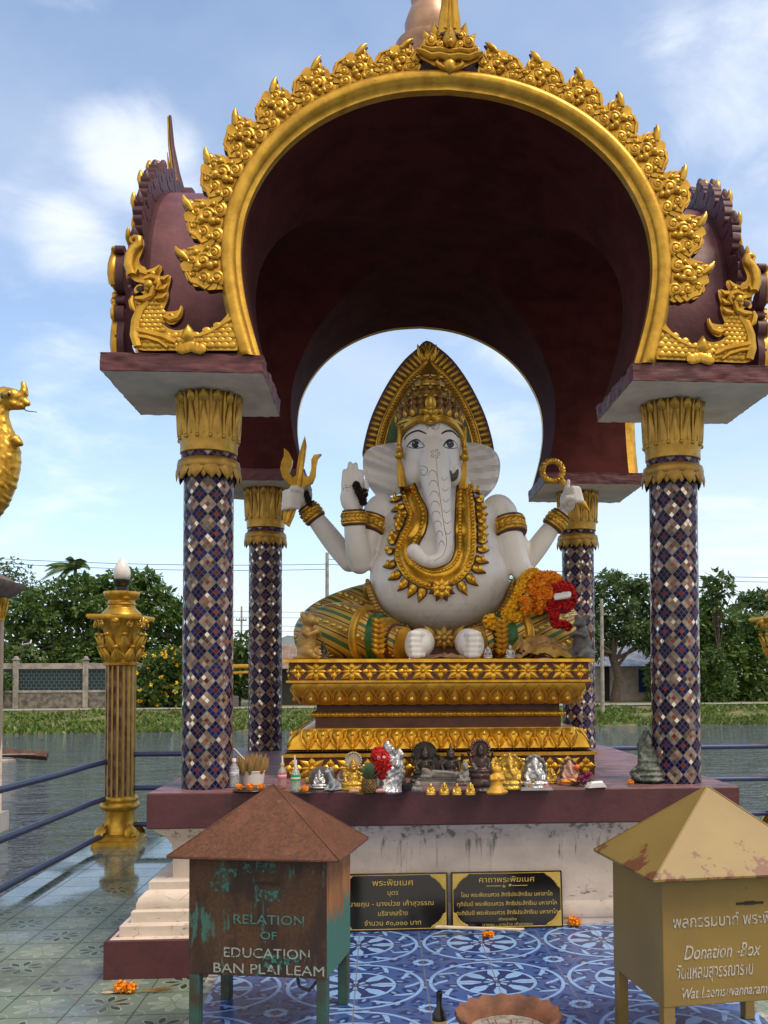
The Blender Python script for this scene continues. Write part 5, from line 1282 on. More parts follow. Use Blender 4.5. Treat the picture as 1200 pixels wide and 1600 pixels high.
# reclining figure
p = PZ(697, 1226, 1.002); k = rp(1, p.y); t = thing('reclining_figure', p, 'grey stone statue of a figure lying along a low couch', 'statue', None); g = MB()
g.rectmould([(0, 0), (0, 4*k), (-2*k, 5*k), (-2*k, 9*k), (0, 10*k)], 45*k, 9*k); g.build('couch', PEWTER, t, 45)
g = MB(); g.tube([(-22*k, 0, 17*k), (-8*k, 0, 16*k), (8*k, 0, 15*k), (26*k, 0, 13.5*k), (44*k, 0, 12.5*k)], [6.5*k, 7*k, 6*k, 4.8*k, 3.4*k], 14); g.ell((-31*k, 0, 20*k), (6.5*k, 5.5*k, 6*k)); g.ell((-35*k, 0, 23*k), (4*k, 4*k, 4*k)); g.tube([(-20*k, -4*k, 18*k), (-26*k, -5*k, 12*k), (-33*k, -3*k, 14*k)], [2.8*k, 2.5*k, 2*k], 9); g.tube([(-16*k, -5*k, 20*k), (0, -6*k, 20*k), (14*k, -5*k, 18*k)], [2.8*k, 2.4*k, 1.8*k], 9); g.ell((-34*k, 0, 13*k), (7*k, 6*k, 4*k)); g.ell((46*k, 0, 14*k), (2*k, 4*k, 4*k)); g.tube([(-24*k, 0, 17*k), (-30*k, 0, 19*k)], [5*k, 4*k], 10)
put('figure', fused(g, 'figure', PEWTER, 1.3*k, 3), t)
fig('figurine', 751, 1236, 79, DKRED, 'tallest dark red-black figurine of the row, with a round patterned halo', 'figurine', lambda g: (g.lathe([(.26, 0), (.28, .03), (.2, .08), (.24, .12), (.22, .2), (.18, .26), (.2, .32)], 18), MB.merge(g, (lambda m: (seated(m, arms=4, crown=.18), m)[1])(MB()), T(0, 0, .28)@SC(.66, .66, .70))), [('halo', halo_disc(.82, .19, .05), simple('red_brown_halo', (.11, .055, .045), .5, .2, .4, 30, .2))], wobble=.015)
for i, (px, lab) in enumerate(((673, 'small gold sitting figurine under the head of the reclining statue'), (694, 'small gold sitting figurine, second from the reclining statue\'s head'), (714, 'small gold sitting figurine, second from the reclining statue\'s feet'), (735, 'small gold sitting figurine under the feet of the reclining statue'))):
    fig('figurine', px, 1242, 21+(i % 2), OLDGOLD, lab, 'figurine', SEAT(trunk=(i in (1, 3)), crown=.12), rz=R(rng.uniform(-12, 12)), div=26, group='four small gold figurines before the reclining statue', wobble=.03)
def robed(g):
    g.lathe([(.26, 0), (.34, .03), (.36, .08), (.30, .14), (.26, .2), (.20, .3), (.19, .45), (.21, .6), (.15, .68), (.06, .72)], 20); g.ell((.12, -.18, .1), (.22, .16, .09)); g.ell((-.1, -.2, .08), (.2, .14, .07)); g.ell((0, -.02, .80), (.12, .12, .13)); g.ell((0, .02, .90), (.09, .09, .08)); g.ell((-.11, -.04, .85), (.06, .05, .07)); g.ell((.11, -.04, .85), (.06, .05, .07))
    for s in (-1, 1): g.tube([(s*.18, 0, .62), (s*.22, -.1, .5), (s*.05, -.2, .52)], [.07, .06, .05], 10)
fig('robed_figurine', 776, 1241, 47, AMBER, 'amber gold figurine wrapped in a flowing robe that pools at its base', 'figurine', robed, rz=R(12))
fig('figurine', 797, 1233, 57, OLDGOLD, 'bright gold elephant-headed figurine seated before an ornate gold back', 'figurine', SEAT(trunk=True, arms=4, belly=.06, crown=.18), [('back_plate', arch_back(.40, .98, .14), OLDGOLD)], wobble=.02)
fig('figurine', 836, 1233, 55, SILVER, 'silver-grey elephant-headed figurine on a throne with an arched back', 'figurine', SEAT(trunk=True, belly=.06, crown=.14), [('back_plate', arch_back(.36, .98, .14), PEWTER), ('stand', stand_base(.46, .34, .08), SILVER)], wobble=.02)
fig('figurine', 789, 1231, 22, SILVER, 'tiny silver-white bottle-shaped figurine by the gold elephant-headed one', 'figurine', lambda g: (g.lathe([(.25, 0), (.3, .1), (.3, .5), (.16, .65), (.14, .7)], 14), g.ell((0, 0, .84), .17)), div=26)
fig('figurine', 812, 1234, 17, simple('brown_gilt', (.20, .11, .04), .5, .3, .5, 20, .2), 'tiny brown upright figurine between the gold and silver-grey thrones', 'figurine', lambda g: standing(g), div=30)
fig('figurine', 829, 1234, 17, OLDGOLD, 'tiny gold bird-like figurine in front of the silver-grey throne', 'figurine', lambda g: (g.ell((0, 0, .35), (.3, .4, .3)), g.tube([(0, -.2, .45), (0, -.3, .75)], [.15, .1], 9), g.ell((0, -.34, .85), .14), g.tube([(0, .25, .4), (0, .5, .7)], [.16, .06], 8), g.lathe([(.3, 0), (.25, .1)], 12)), div=26, rz=R(40))
g = MB(); k = rp(1, -1.95); petals_ball(g, (0, 0, 4*k), 4*k, 40, 3*k); g.ell((0, 0, 4*k), 3.4*k, 8, 6); solo(g, 'pink_flower', PINK, PZ(854, 1234, 1.002), 'coral pink flower at the foot of the silver-grey throne', 'flower', None, 0, 0)
fig('figurine', 890, 1226, 42, simple('pink_flesh_paint', (.55, .30, .24), .5, .1, .3, 14, .1), 'pink painted elephant-headed figurine holding an orange ball under an arched back', 'figurine', SEAT(trunk=True, belly=.06, crown=.16), [('back_plate', arch_back(.34, .98, .12), m_gold('antique_brown_gilt', (.22, .15, .08), (.12, .08, .045), .5, .3, .4)), ('skirt', lambda g: g.lathe([(.36, .08), (.40, .14), (.36, .2), (.3, .22)], 18, SC(1, .8, 1)), ORANGE), ('ball', lambda g: g.ell((.26, -.12, .66), .11, 10, 7), simple('orange_ball', (.75, .14, .03), .5)), ('stand', lambda g: g.lathe([(.16, -.14), (.2, -.1), (.12, -.06), (.2, .02)], 14), CARD)], wobble=.01)
# dried flowers, wrapped packet
p = PZ(914, 1228, 1.002); k = rp(1, p.y); t = thing('dried_garland', p, 'heap of dry twigs with withered magenta orchids', 'flowers', None); g = MB()
for i in range(60):
    a = rng.uniform(0, 6.28); b = Vector((rng.uniform(-16, 16)*k, rng.uniform(-8, 8)*k, rng.uniform(1, 7)*k)); d = Vector((math.cos(a), math.sin(a)*.6, rng.uniform(-.1, .55))); g.tube([b, b+d*rng.uniform(8, 18)*k], [.8*k, .3*k], 5)
g.build('twig', DRYG, t, 60); g = MB()
for i in range(7): petals_ball(g, (rng.uniform(-9, 7)*k, rng.uniform(-5, 3)*k, rng.uniform(9, 22)*k), 3*k, 16, 4.4*k)
g.build('blossom', MAGENTA, t, 0)
g = MB(); g.tube([(-14*k, 0, 3*k), (-8*k, 0, 6*k), (8*k, 0, 7*k), (13*k, 0, 3.5*k)], [2*k, 5.5*k, 5.5*k, 2*k], 10, 0, None, .8); g.prism([(-17*k, 0), (-12*k, 8*k), (11*k, 9*k), (17*k, 1*k)], -6*k, 8*k, 0, None, .12)
solo(g, 'wrapped_packet', PALEW, PZ(932, 1231, 1.002), 'white plastic-wrapped packet lying by the dried orchids', 'packet', None, R(6), 30)
def nagabud(g):
    for j in range(3): g.lathe([(.30-.03*j, .02+j*.1), (.36-.03*j, .06+j*.1), (.30-.03*j, .11+j*.1)], 20)
    m = MB(); seated(m, crown=.22); g.merge(m, T(0, 0, .30)@SC(.62, .62, .66)); g.tube([(-.3, -.2, .1), (-.42, -.3, .22), (-.36, -.36, .3)], [.07, .05, .03], 9); g.tube([(0, .16, .3), (0, .22, .7), (0, .14, .98)], [.16, .17, .06], 10)
fig('figurine', 1014, 1222, 82, GREENB, 'green-grey figurine seated on coiled serpents beside the right mosaic column', 'figurine', nagabud, wobble=.02)
marigold('marigold', 985, 1226, 1, 'single orange marigold with dry petals before the coiled serpent figurine', 6, r=5.5)
for i, (px, py, lab) in enumerate(((644, 1232, 'dark pebble-like figurine right of the tall silver deity'), (652, 1240, 'pitted grey stone lump left of the small gold figurines'))):
    fig('stone_figurine', px, py, 16+i*4, (BRONZE, PEWTER)[i], lab, 'figurine', lambda g: (g.ell((0, 0, .3), (.4, .35, .32)), g.ell((.05, -.05, .7), (.25, .25, .28)), g.ell((-.25, -.1, .35), (.2, .25, .25))), div=22, wobble=.06)
p = PZ(634, 1236, 1.002); k = rp(1, p.y); g = MB(); g.lathe([(9*k, 0), (11*k, 4*k), (11*k, 11*k), (10*k, 11.5*k), (9*k, 6*k), (.001, 5*k)], 20); solo(g, 'small_bowl', BLACK, p, 'small black bowl between the silver deity and the grey stone lump', 'bowl')

for px, py, h_, m_, lab, tr_ in ((622, 1226, 34, BRONZE, 'small black seated figurine just right of the tall silver deity', False), (683, 1222, 20, DKRED, 'small red-brown figurine squeezed behind the couch of the reclining statue', False), (727, 1226, 40, PEWTER, 'dull grey upright figurine behind the feet of the reclining statue', False), (535, 1224, 26, PEWTER, 'low grey stone figurine behind the deer', True), (862, 1224, 26, OLDGOLD, 'little gold figurine behind the coral pink flower', True), (770, 1222, 40, OLDGOLD, 'gold figurine half hidden behind the amber robed one', True)):
    fig('figurine', px, py, h_, m_, lab, 'figurine', SEAT(trunk=tr_, crown=.2), rz=R(rng.uniform(-20, 20)), div=30, wobble=.03)
# ---------------------------------------------------------------- on the throne
def mouse(g):
    g.ell((0, .02, .30), (.22, .20, .30)); g.ell((0, -.0, .52), (.17, .15, .2)); g.ell((0, -.06, .78), (.13, .17, .13)); g.ell((0, -.22, .75), (.07, .11, .065))
    for s in (-1, 1): g.ell((s*.12, .02, .90), (.075, .03, .08)); g.ell((s*.15, -.10, .12), (.13, .22, .12)); g.ell((s*.12, -.26, .05), (.07, .12, .05)); g.tube([(s*.15, -.04, .55), (s*.17, -.18, .48), (s*.05, -.26, .55)], [.065, .055, .045], 10)
    g.ell((0, -.26, .56), (.06, .06, .06)); g.lathe([(.30, 0), (.30, .05)], 18); g.tube([(0, .2, .1), (.2, .3, .08), (.3, .2, .07)], [.05, .035, .02], 8)
def onthrone(name, px, Y, hpx, mat, label, cat, fn, rz, extra=None, wobble=.0):
    p = P(px, 1030, Y); p.z = TOPZ+.002; h = rp(hpx, Y); t = thing(name, p, label, cat, None, rz); g = MB(); fn(g); put('figure', fused(MB().merge(g, SC(h, h, h)), 'figure', mat, h/44, 3, (lambda c: wobble*h*noise.noise(c*(20/h))) if wobble else None), t)
    for nm, f_, mt in (extra or []): e = MB(); f_(e); MB().merge(e, SC(h, h, h)).build(nm, mt, t, 50)
    return t
onthrone('mouse_statue', 480, -1.0, 76, m_gold('ochre_gold', (.42, .26, .075), (.32, .19, .05), .5, .2, .2), 'golden mouse statue standing upright at the left end of the throne', 'mouse statue', mouse, R(52))
onthrone('mouse_statue', 909, -1.0, 72, simple('dark_grey_mouse', (.085, .08, .082), .6, 0, .5, 10, .3, 30, c2=(.16, .155, .155)), 'dark grey mouse statue with an orange bib at the right end of the throne', 'mouse statue', mouse, R(-40), [('bib', lambda g: g.petal(T(0, .235, .64)@RX(R(180))@SC(1, 1, 1), .3, .42, .03), simple('orange_cloth', (.40, .15, .03), .7))])
onthrone('figurine', 505, -1.02, 30, BRONZE, 'little black figurine beside the golden mouse', 'figurine', SEAT(arms=2, crown=.2), R(-20), None, .02)
onthrone('figurine', 762, -1.10, 21, SILVER, 'tiny silver figurine by the statue\'s right-hand foot', 'figurine', SEAT(trunk=True, crown=.12), 0, None, .02)
onthrone('figurine', 797, -1.08, 24, SILVER, 'tiny silver figurine in front of the crumpled brown wrap', 'figurine', SEAT(crown=.12), R(15), None, .02)
def crumple(g, w_, d_, h_, seed, n=16):
    q = random.Random(seed); vs = []; fs = []
    for j in range(n+1):
        for i in range(n+1):
            u, v = i/n*2-1, j/n*2-1; e = max(0, 1-(u*u+v*v)**.5*.9)
            zz = h_*(e**.7)*(.6+.8*abs(noise.noise(Vector((u*2.6+seed, v*2.6, .3)))))+.25*h_*abs(noise.noise(Vector((u*6, v*6+seed, 1)))); vs.append((u*w_+noise.noise(Vector((u*3, v*3, seed)))*w_*.25, v*d_, max(.002, zz)))
    for j in range(n):
        for i in range(n): a = j*(n+1)+i; fs += [(a, a+1, a+n+2), (a, a+n+2, a+n+1)]
    g.add(vs, fs)
WRAP = simple('brown_gold_wrap', (.26, .135, .04), .32, .25, .5, 9, .3, 20, c2=(.42, .25, .05))
g = MB(); crumple(g, .27, .14, .24, 3); p = P(842, 1030, -.97); p.z = TOPZ+.002; solo(g, 'crumpled_wrap', WRAP, p, 'crumpled brown and gold gift wrap on the throne near the right knee', 'wrap', None, R(-15), 25)
g = MB(); crumple(g, .19, .10, .05, 8); p = P(694, 1030, -1.08); p.z = TOPZ+.002; solo(g, 'folded_cloth', simple('brown_cloth', (.10, .045, .025), .6, 0, .5, 9, .2, 20, c2=(.30, .16, .07)), p, 'brown crumpled cloth lying between the statue\'s feet', 'cloth', None, 0, 25)
g = MB(); g.ell((0, 0, .035), (.07, .06, .035), 12, 7); petals_ball(g, (0, 0, .035), .06, 40, .03); p = P(815, 1030, -1.0); p.z = TOPZ; solo(g, 'dark_bowl', BLACK, p, 'black lump of burnt offering under the brown wrap', 'offering', None, 0, 20)

# garlands on the arm and hand
def gar(name, paths, mats, label, cat='garland', tufts=()):
    g = MB()
    for pts, r, n, s, mi in paths: ruffle(g, [tuple(P(*c4(q[:2]), q[2])) for q in pts], r if isinstance(r, (list, tuple)) else r, n, s, mi)
    for (x, y, Y), r, n, s, mi in tufts: c = P(*c4((x, y)), Y); g.ell(c, r*.8, 9, 6, mi); petals_ball(g, c, r, n, s, mi)
    c0 = g.v[0].copy(); g2 = MB().merge(g, T(*(-c0))); return solo(g2, name, mats, c0, label, cat, None, 0, 0)
gar('garland', [([(990, 962, -.62), (965, 950, -.68), (935, 972, -.74), (915, 1020, -.80), (890, 1070, -.84), (868, 1105, -.86), (880, 1120, -.86), (915, 1112, -.84), (960, 1090, -.80), (990, 1070, -.78)], .045, 46, .036, 0)], [YELLOW], 'thick yellow marigold garland looped over the statue\'s lower arm', tufts=[((805, 1128, -.92), .05, 50, .05, 0), ((822, 1140, -.92), .045, 50, .05, 0)])
gar('garland', [([(985, 985, -.78), (1020, 968, -.80), (1050, 980, -.80), (1058, 1005, -.80)], .06, 16, .045, 0), ([(965, 1010, -.84), (985, 1030, -.86), (995, 1055, -.86), (985, 1080, -.84)], .055, 14, .045, 0), ([(985, 1015, -.86), (1010, 1010, -.86), (1025, 1040, -.86)], .055, 12, .045, 0), ([(930, 1050, -.90), (945, 1060, -.92), (940, 1085, -.92)], .035, 8, .035, 0)], [ORANGE], 'bushy orange marigold garland bunched behind the red one')
ring = [(1072+36*math.cos(a), 1040+38*math.sin(a), -.86+.03*math.sin(a*2)) for a in [k*2*math.pi/12 for k in range(13)]]
gar('garland', [(ring, .05, 30, .042, 0), ([(1035, 1080, -.88), (1060, 1072, -.90), (1095, 1068, -.90)], .05, 12, .042, 0), ([(1052, 1090, -.90), (1046, 1112, -.92), (1050, 1135, -.93)], .035, 10, .035, 0), ([(1055, 1142, -.93), (1078, 1142, -.93), (1098, 1150, -.93)], .032, 8, .034, 0)], [RED], 'red garland wrapped round the statue\'s resting hand', tufts=[((1095, 1004, -.82), .04, 60, .04, 0), ((1040, 1010, -.84), .045, 60, .042, 0)])
gar('garland', [([(303, 618, -.53), (312, 640, -.56), (325, 665, -.56), (330, 684, -.55)], .026, 14, .035, 0)], [DRYG], 'withered black garland hanging from the thumb of the raised open hand', tufts=[((338, 640, -.55), .02, 20, .03, 0), ((340, 655, -.55), .015, 16, .03, 0)])
gar('garland', [([(115, 650, .02), (122, 668, .0), (130, 690, .0)], .02, 7, .03, 0)], [DRYG], 'short withered garland on the wrist behind the trident', tufts=())

# ================================================================ plaques
GRAN = simple('polished_black_granite', (.008, .008, .009), .12, 0, .3, 40, 0)
GLET = m_gold('gilded_lettering', (.62, .44, .10), (.52, .36, .08), .45, .3, .1)
def plaque(xc, label, lines, W=.805, H=.40):
    t = thing('memorial_plaque', (xc, -2.03, .001), label, 'plaque', None); t.rotation_euler = (R(-7), 0, 0)
    g = MB(); g.box((0, .0125, H/2), (W, .022, H)); bevel(g.build('slab', GRAN, t, 30), .003)
    g = MB(); a, b = W/2-.014, H/2-.014; c = .085
    oct_ = [(-a, -b), (a, -b), (a, b), (-a, b)]
    for (x0, z0), (x1, z1) in zip(oct_, oct_[1:]+oct_[:1]): g.tube([(x0, .0015, z0+H/2), (x1, .0015, z1+H/2)], .0026, 4)
    for sx_ in (-1, 1):
        for sz_ in (-1, 1):
            pts = [(sx_*a, sz_*b+H/2), (sx_*(a-c*1.35), sz_*b+H/2)]+[(sx_*(a-c*1.35+c*1.35*math.sin(q)), sz_*(b-c+c*math.cos(q)-.0)+H/2) for q in (.25, .5, .8, 1.1, 1.35)]+[(sx_*a, sz_*(b-c*1.3)+H/2)]
            pts[2:-1] = [(sx_*(a-.02-(c*1.1)*(1-k)**1.5), sz_*(b-.016-c*1.1*k**1.5)+H/2) for k in (.1, .3, .5, .7, .9)]
            g.prism(pts, -.001, .004)
            for k in range(7):
                u = (k+.5)/7; g.spiral((sx_*(a-.012-(c*1.05)*(1-u)**1.3), sz_*(b-.010-c*1.05*u**1.3)+H/2), .011, 1.3, 0, None, k, 1, .003, -.001)
    g.build('border', GLET, t, 30)
    lettering([(tx, s, x, z) + ((wd,) if wd else ()) for tx, s, x, z, wd in lines], GLET, t, T(0, .0005, 0))
    return t
plaque(-.41, 'black plaque with five lines of gold lettering, beside the rusty box', [('พระพิฆเนศ', .058, .01, .315, .29), ('บุตร', .046, .01, .25, .075), ('นายถุน - นางป่วย เค้าสุวรรณ', .046, .0, .175, .60), ('บริจาคสร้าง', .046, .01, .108, .21), ('จำนวน ๕๐,๐๐๐ บาท', .046, .01, .042, .40)])
pq = plaque(.418, 'black plaque with a gold underlined heading above three long lines', [('คาถาพระพิฆเนศ', .054, .0, .325, .40), ('โอม พระพิฆเนศวร สิทธิประสิทธิเม มหาลาโภ', .04, .0, .225, .66), ('ทุติยัมปิ พระพิฆเนศวร สิทธิประสิทธิเม มหาลาโภ', .04, .0, .162, .72), ('ตะติยัมปิ พระพิฆเนศวร สิทธิประสิทธิเม มหาลาโภ', .04, .0, .10, .73), ('สร้างถวายโดย', .024, .0, .058, .13), ('นายถุน - นางป่วย เค้าสุวรรณ', .026, .0, .022, .36)])
g = MB(); g.tube([(-.15, 0, .298), (-.04, 0, .298)], .0022, 4); g.tube([(.04, 0, .298), (.15, 0, .298)], .0022, 4)
for s in (-1, 1): g.spiral((s*.022, .298), .014, 1.2, 0, None, 0, s, .003, 0)
g.build('flourish', GLET, pq, 0)
marigold('marigold_bundle', 762, 1464, 2, 'pale incense sticks and marigolds lying before the two plaques', 9, .002, None, None, 6, 0)
p = PZ(765, 1460, .004); g = MB()
for i in range(6): g.tube([(-.30+rng.uniform(-.03, .03), rng.uniform(-.02, .02), .055), (.28+rng.uniform(-.05, .04), rng.uniform(-.02, .02)-.03, .03)], .0075, 6)
solo(g, 'incense_bundle', simple('cream_incense', (.60, .50, .38), .8, 0, .2, 20, 0), p+Vector((-.05, .02, 0)), 'cream incense sticks leaning across the foot of the right plaque', 'incense')
marigold('marigold_bundle', 898, 1446, 2, 'orange marigold and cream sticks at the right end of the plaques', 6, .002, None, None, 7, 4)
marigold('marigold_bundle', 196, 1551, 2, 'orange marigolds tied to incense sticks dropped beside the plinth corner', 15, -.198, None, None, 9, 6)
p = PZ(235, 1549, -.198); g = MB()
for i in range(26): a = rng.uniform(-.4, .4); b = Vector((rng.uniform(-.06, .03), rng.uniform(-.03, .03), .006)); g.tube([b, b+Vector((math.cos(a)*.13, math.sin(a)*.13, rng.uniform(0, .02)))], [.002, .001], 4)
solo(g, 'dry_stems', CARD, p, 'dry brown stems scattered beside the dropped marigolds', 'stems')

# ================================================================ donation boxes
def m_rusty():
    t = MT('rusted_teal_paint'); p = t.obj(); x, y, zz = t.xyz(p); nrm = t.xyz(t.node('ShaderNodeTexCoord').outputs['Normal'])
    side = nrm[0].gt(.5)
    n = t.noise(t.scale(p, 1, 1, .5), 5, 7, .68); n2 = t.noise(t.scale(p, 1.6, 1.6, .35), 8, 6, .7); f = t.noise(p, 60, 4, .7)
    rust = t.mix(f.ss(.35, .65), (.058, .026, .011), (.10, .046, .018)); rust = t.mix(n.ss(.45, .62), rust, (.032, .016, .010))
    orange = t.mix(n2.ss(.4, .6), (.34, .15, .045), (.22, .085, .03)); teal = t.mix(f.ss(.3, .7), (.035, .115, .095), (.055, .165, .13))
    c = t.mix(n2.ss(.57, .64)*n.ss(.38, .52), rust, teal)
    sd = t.mix((n2*.8+(zz-.58)*1.7).ss(.34, .48), teal, orange); c = t.mix(side, c, sd)
    t.color(c); t.rough(f*.3+.55); t.bump(f, .3, .004); return t.m
def m_rustroof():
    t = MT('rust_brown_roof'); p = t.obj(); f = t.noise(p, 55, 5, .7); n = t.noise(p, 5, 6, .65)
    c = t.mix(f.ss(.35, .68), (.075, .026, .011), (.14, .048, .019)); c = t.mix(n.ss(.5, .7), c, (.16, .058, .03)); c = t.mix(t.noise(t.scale(p, 1, 1, 3), 22, 4, .7).ss(.62, .7), c, (.20, .085, .045))
    t.color(c); t.rough(.68); t.bump(f, .35, .004); return t.m
def m_yellow():
    t = MT('ochre_paint_over_rust'); p = t.obj(); x, y, zz = t.xyz(p); n = t.noise(p, 7, 7, .7); f = t.noise(t.scale(p, 1, 1, 2), 26, 5, .7); st = t.noise(t.scale(p, 2.5, 2.5, .3), 4, 5, .6)
    c = t.mix(t.noise(p, 2.5, 5).ss(.3, .7), (.265, .175, .042), (.215, .14, .034)); c = t.mix(st.ss(.5, .75)*.35, c, (.22, .155, .05))
    eave = (zz-.90).abs().ss(.16, .0)
    c = t.mix((n+eave*.16).ss(.66, .69)*zz.gt(.86), c, (.15, .05, .018)); c = t.mix(f.ss(.70, .73)*zz.gt(.86)*.8, c, (.13, .045, .018)); c = t.mix(t.noise(p, 30, 3, .6).ss(.74, .77), c, (.12, .06, .02))
    t.color(c); t.rough(.48); t.bump(t.noise(p, 20, 4), .12, .006); return t.m
def donation_box(pos, yaw, W, D, z0, z1, za, ov, mats, label, apex=(0, 0)):
    body, roofm, legm = mats
    t = thing('donation_box', (*pos, 0), label, 'donation box', None, yaw)
    g = MB(); g.box((0, 0, (z0+z1)/2), (W, D, z1-z0)); bevel(g.build('body', body, t, 30), .004)
    g = MB(); g.box((.05, -D/2-.001, z1-.155), (.135, .006, .010)); g.box((.05, -D/2-.0015, z1-.154), (.05, .006, .016)); g.build('coin_slot', BLACK, t, 0)
    g = MB(); a, b = W/2+ov, D/2+ov; zb = z1-.012; th = .012; ax, ay = apex
    g.add([(-a, -b, zb), (a, -b, zb), (a, b, zb), (-a, b, zb), (ax, ay, za), (-a, -b, zb-th), (a, -b, zb-th), (a, b, zb-th), (-a, b, zb-th)], [(0, 1, 4), (1, 2, 4), (2, 3, 4), (3, 0, 4), (0, 5, 6, 1), (1, 6, 7, 2), (2, 7, 8, 3), (3, 8, 5, 0), (8, 7, 6, 5)])
    for (x, y) in ((-a, -b), (a, -b), (a, b), (-a, b)): g.tube([(x, y, zb), (ax, ay, za)], .005, 5)
    bevel(g.build('roof', roofm, t, 20), .002, 1)
    for sx_ in (-1, 1):
        for sy_ in (-1, 1): g = MB(); g.box((sx_*(W/2-.03), sy_*(D/2-.03), (z0+.03)/2-.0), (.055, .055, z0+.03)); bevel(g.build('leg', legm, t, 30), .004)
    return t
TEALP = simple('teal_leg_paint', (.03, .095, .075), .55, 0, .5, 9, .2, 40, c2=(.05, .035, .02))
def worn(name, c, thr=.45, rough=.7):
    t = MT(name); p = t.geo(); n = t.noise(p, 38, 5, .7); t.color(c); t.rough(rough)
    tr = t.node('ShaderNodeBsdfTransparent'); mx = t.node('ShaderNodeMixShader'); t.link(n.ss(thr-.04, thr+.04), mx.inputs[0]); t.link(tr.outputs[0], mx.inputs[1]); t.link(t.b.outputs[0], mx.inputs[2]); t.link(mx.outputs[0], t.out.inputs[0]); return t.m
A = PZ(510, 1532, .28); B = PZ(290, 1520, .28); yawR = math.atan2(A.y-B.y, A.x-B.x); W1_ = math.hypot(A.x-B.x, A.y-B.y); mid = (A+B)/2; nv = Vector((-math.sin(yawR), math.cos(yawR), 0))
W1_ *= .97; D1_ = .50; cpos = mid+nv*D1_/2; yawR += R(2.5)
rb = donation_box((cpos.x, cpos.y), yawR, W1_, D1_, .28, .905, 1.225, .085, (m_rusty(), m_rustroof(), TEALP), 'rusty brown donation box with flaking teal paint and a rusted pyramid roof')
PATCH = worn('flaked_teal_patch', (.045, .15, .125), .52); WT = worn('faded_pale_lettering', (.30, .35, .30), .42); TT = worn('faded_teal_lettering', (.06, .20, .165), .42)
fz = -D1_/2-.0025
for q_, m_ in ((('RELATION', .068, .06, .545, .37), TT), (('OF', .055, .06, .47, .085), TT), (('EDUCATION', .07, .05, .375, .45), WT), (('BAN PLAI LEAM', .07, .06, .295, .58), WT)): lettering([q_], m_, rb, T(0, fz, 0))
for (x, zz, w_, h_) in ((.01, .83, .17, .055), (.06, .69, .16, .06), (-.2, .73, .10, .05), (-.17, .80, .12, .05), (.08, .36, .10, .085), (.15, .37, .14, .05)):
    g = MB(); fz -= .0003; g.add([(x-w_/2, fz+.0012, zz-h_/2), (x+w_/2, fz+.0012, zz-h_/2), (x+w_/2, fz+.0012, zz+h_/2), (x-w_/2, fz+.0012, zz+h_/2)], [(0, 1, 2, 3)])
    g.build('paint_patch', PATCH, rb, 0)
g = MB(); g.tube([(W1_/2-.17, -D1_/2+.03, .30), (W1_/2-.15, -D1_/2+.02, .235), (W1_/2-.10, -D1_/2+.02, .215), (W1_/2-.06, -D1_/2+.03, .26), (W1_/2-.05, -D1_/2+.05, .30)], .008, 7); g.build('cable_loop', BLACK, rb, 60)
A = PZ(1013, 1576, .3); nvy = R(7); W2, D2 = .76, .62; cpos = Vector((A.x+.07, A.y, 0))+Vector((math.cos(nvy), math.sin(nvy), 0))*W2/2+Vector((-math.sin(nvy), math.cos(nvy), 0))*D2/2
YEL = m_yellow()
yb = donation_box((cpos.x, cpos.y), nvy, W2, D2, .30, .905, 1.255, .075, (YEL, YEL, YEL), 'ochre yellow donation box with rust on the edges of its pyramid roof')
CH = worn('chalky_white_lettering', (.50, .46, .40), .44); fz = -D2/2-.002
lettering([('พลกรรมบาท์ พระพิฆเนศ', .075, -.02, .655, .62)], CH, yb, T(0, fz, 0))
lettering([('Donation -Box', .092, -.095, .51, .38)], CH, yb, T(0, fz, 0), shear=.3)
lettering([('วัดแหลมสุวรรณาราม', .085, -.13, .425, .38)], CH, yb, T(0, fz, 0), shear=.15)
lettering([('Wat Laemsuvannaram', .07, -.085, .335, .42)], CH, yb, T(0, fz, 0), shear=.3)

# terracotta pot and bottle at the front
p = PZ(791, 1600, .0); p = Vector((.108, -4.33, 0)); TERRA = simple('terracotta', (.26, .105, .055), .8, 0, .45, 7, .4, 30, c2=(.11, .05, .03)); t = thing('incense_pot', p, 'terracotta incense pot with a scalloped rim, half full of ash', 'pot', None)
g = MB(); seg = 64; prof = [(.15, 0), (.19, .05), (.205, .10), (.20, .15), (.225, .175), (.245, .20), (.238, .215), (.215, .205), (.19, .17), (.18, .13)]
vs = []; fs = []
for j, (r, zz) in enumerate(prof):
    wv = max(0, (j-3))/3 if j < 7 else max(0, (9-j))/3
    for i in range(seg): a = 2*math.pi*i/seg; q = abs(math.sin(a*9)); rr = r+.016*q*wv*.8; vs.append((rr*math.cos(a), rr*math.sin(a), zz+.016*q*wv))
for j in range(len(prof)-1):
    for i in range(seg): k2 = (i+1) % seg; fs.append((j*seg+i, j*seg+k2, (j+1)*seg+k2, (j+1)*seg+i))
g.add(vs, fs); g.build('bowl', TERRA, t, 60)
g = MB(); n = 24; vs = [(0, 0, .150)]+[(r_*.183*math.cos(a), r_*.183*math.sin(a), .145+.012*noise.noise(Vector((r_*3*math.cos(a), r_*3*math.sin(a), 2)))) for r_ in (.5, 1) for a in [2*math.pi*i/n for i in range(n)]]
g.add(vs, [(0, 1+i, 1+(i+1) % n) for i in range(n)]+[(1+i, 1+n+i, 1+n+(i+1) % n, 1+(i+1) % n) for i in range(n)]); g.build('ash', simple('pale_ash', (.34, .30, .26), .95, 0, .5, 30, .6, 50), t, 60)
g = MB()
for i in range(12): a = rng.uniform(0, 6.28); r_ = rng.uniform(0, .12); b = Vector((r_*math.cos(a), r_*math.sin(a), .14)); g.tube([b, b+Vector((rng.uniform(-.02, .02), rng.uniform(-.02, .02), rng.uniform(.015, .04)))], .002, 4)
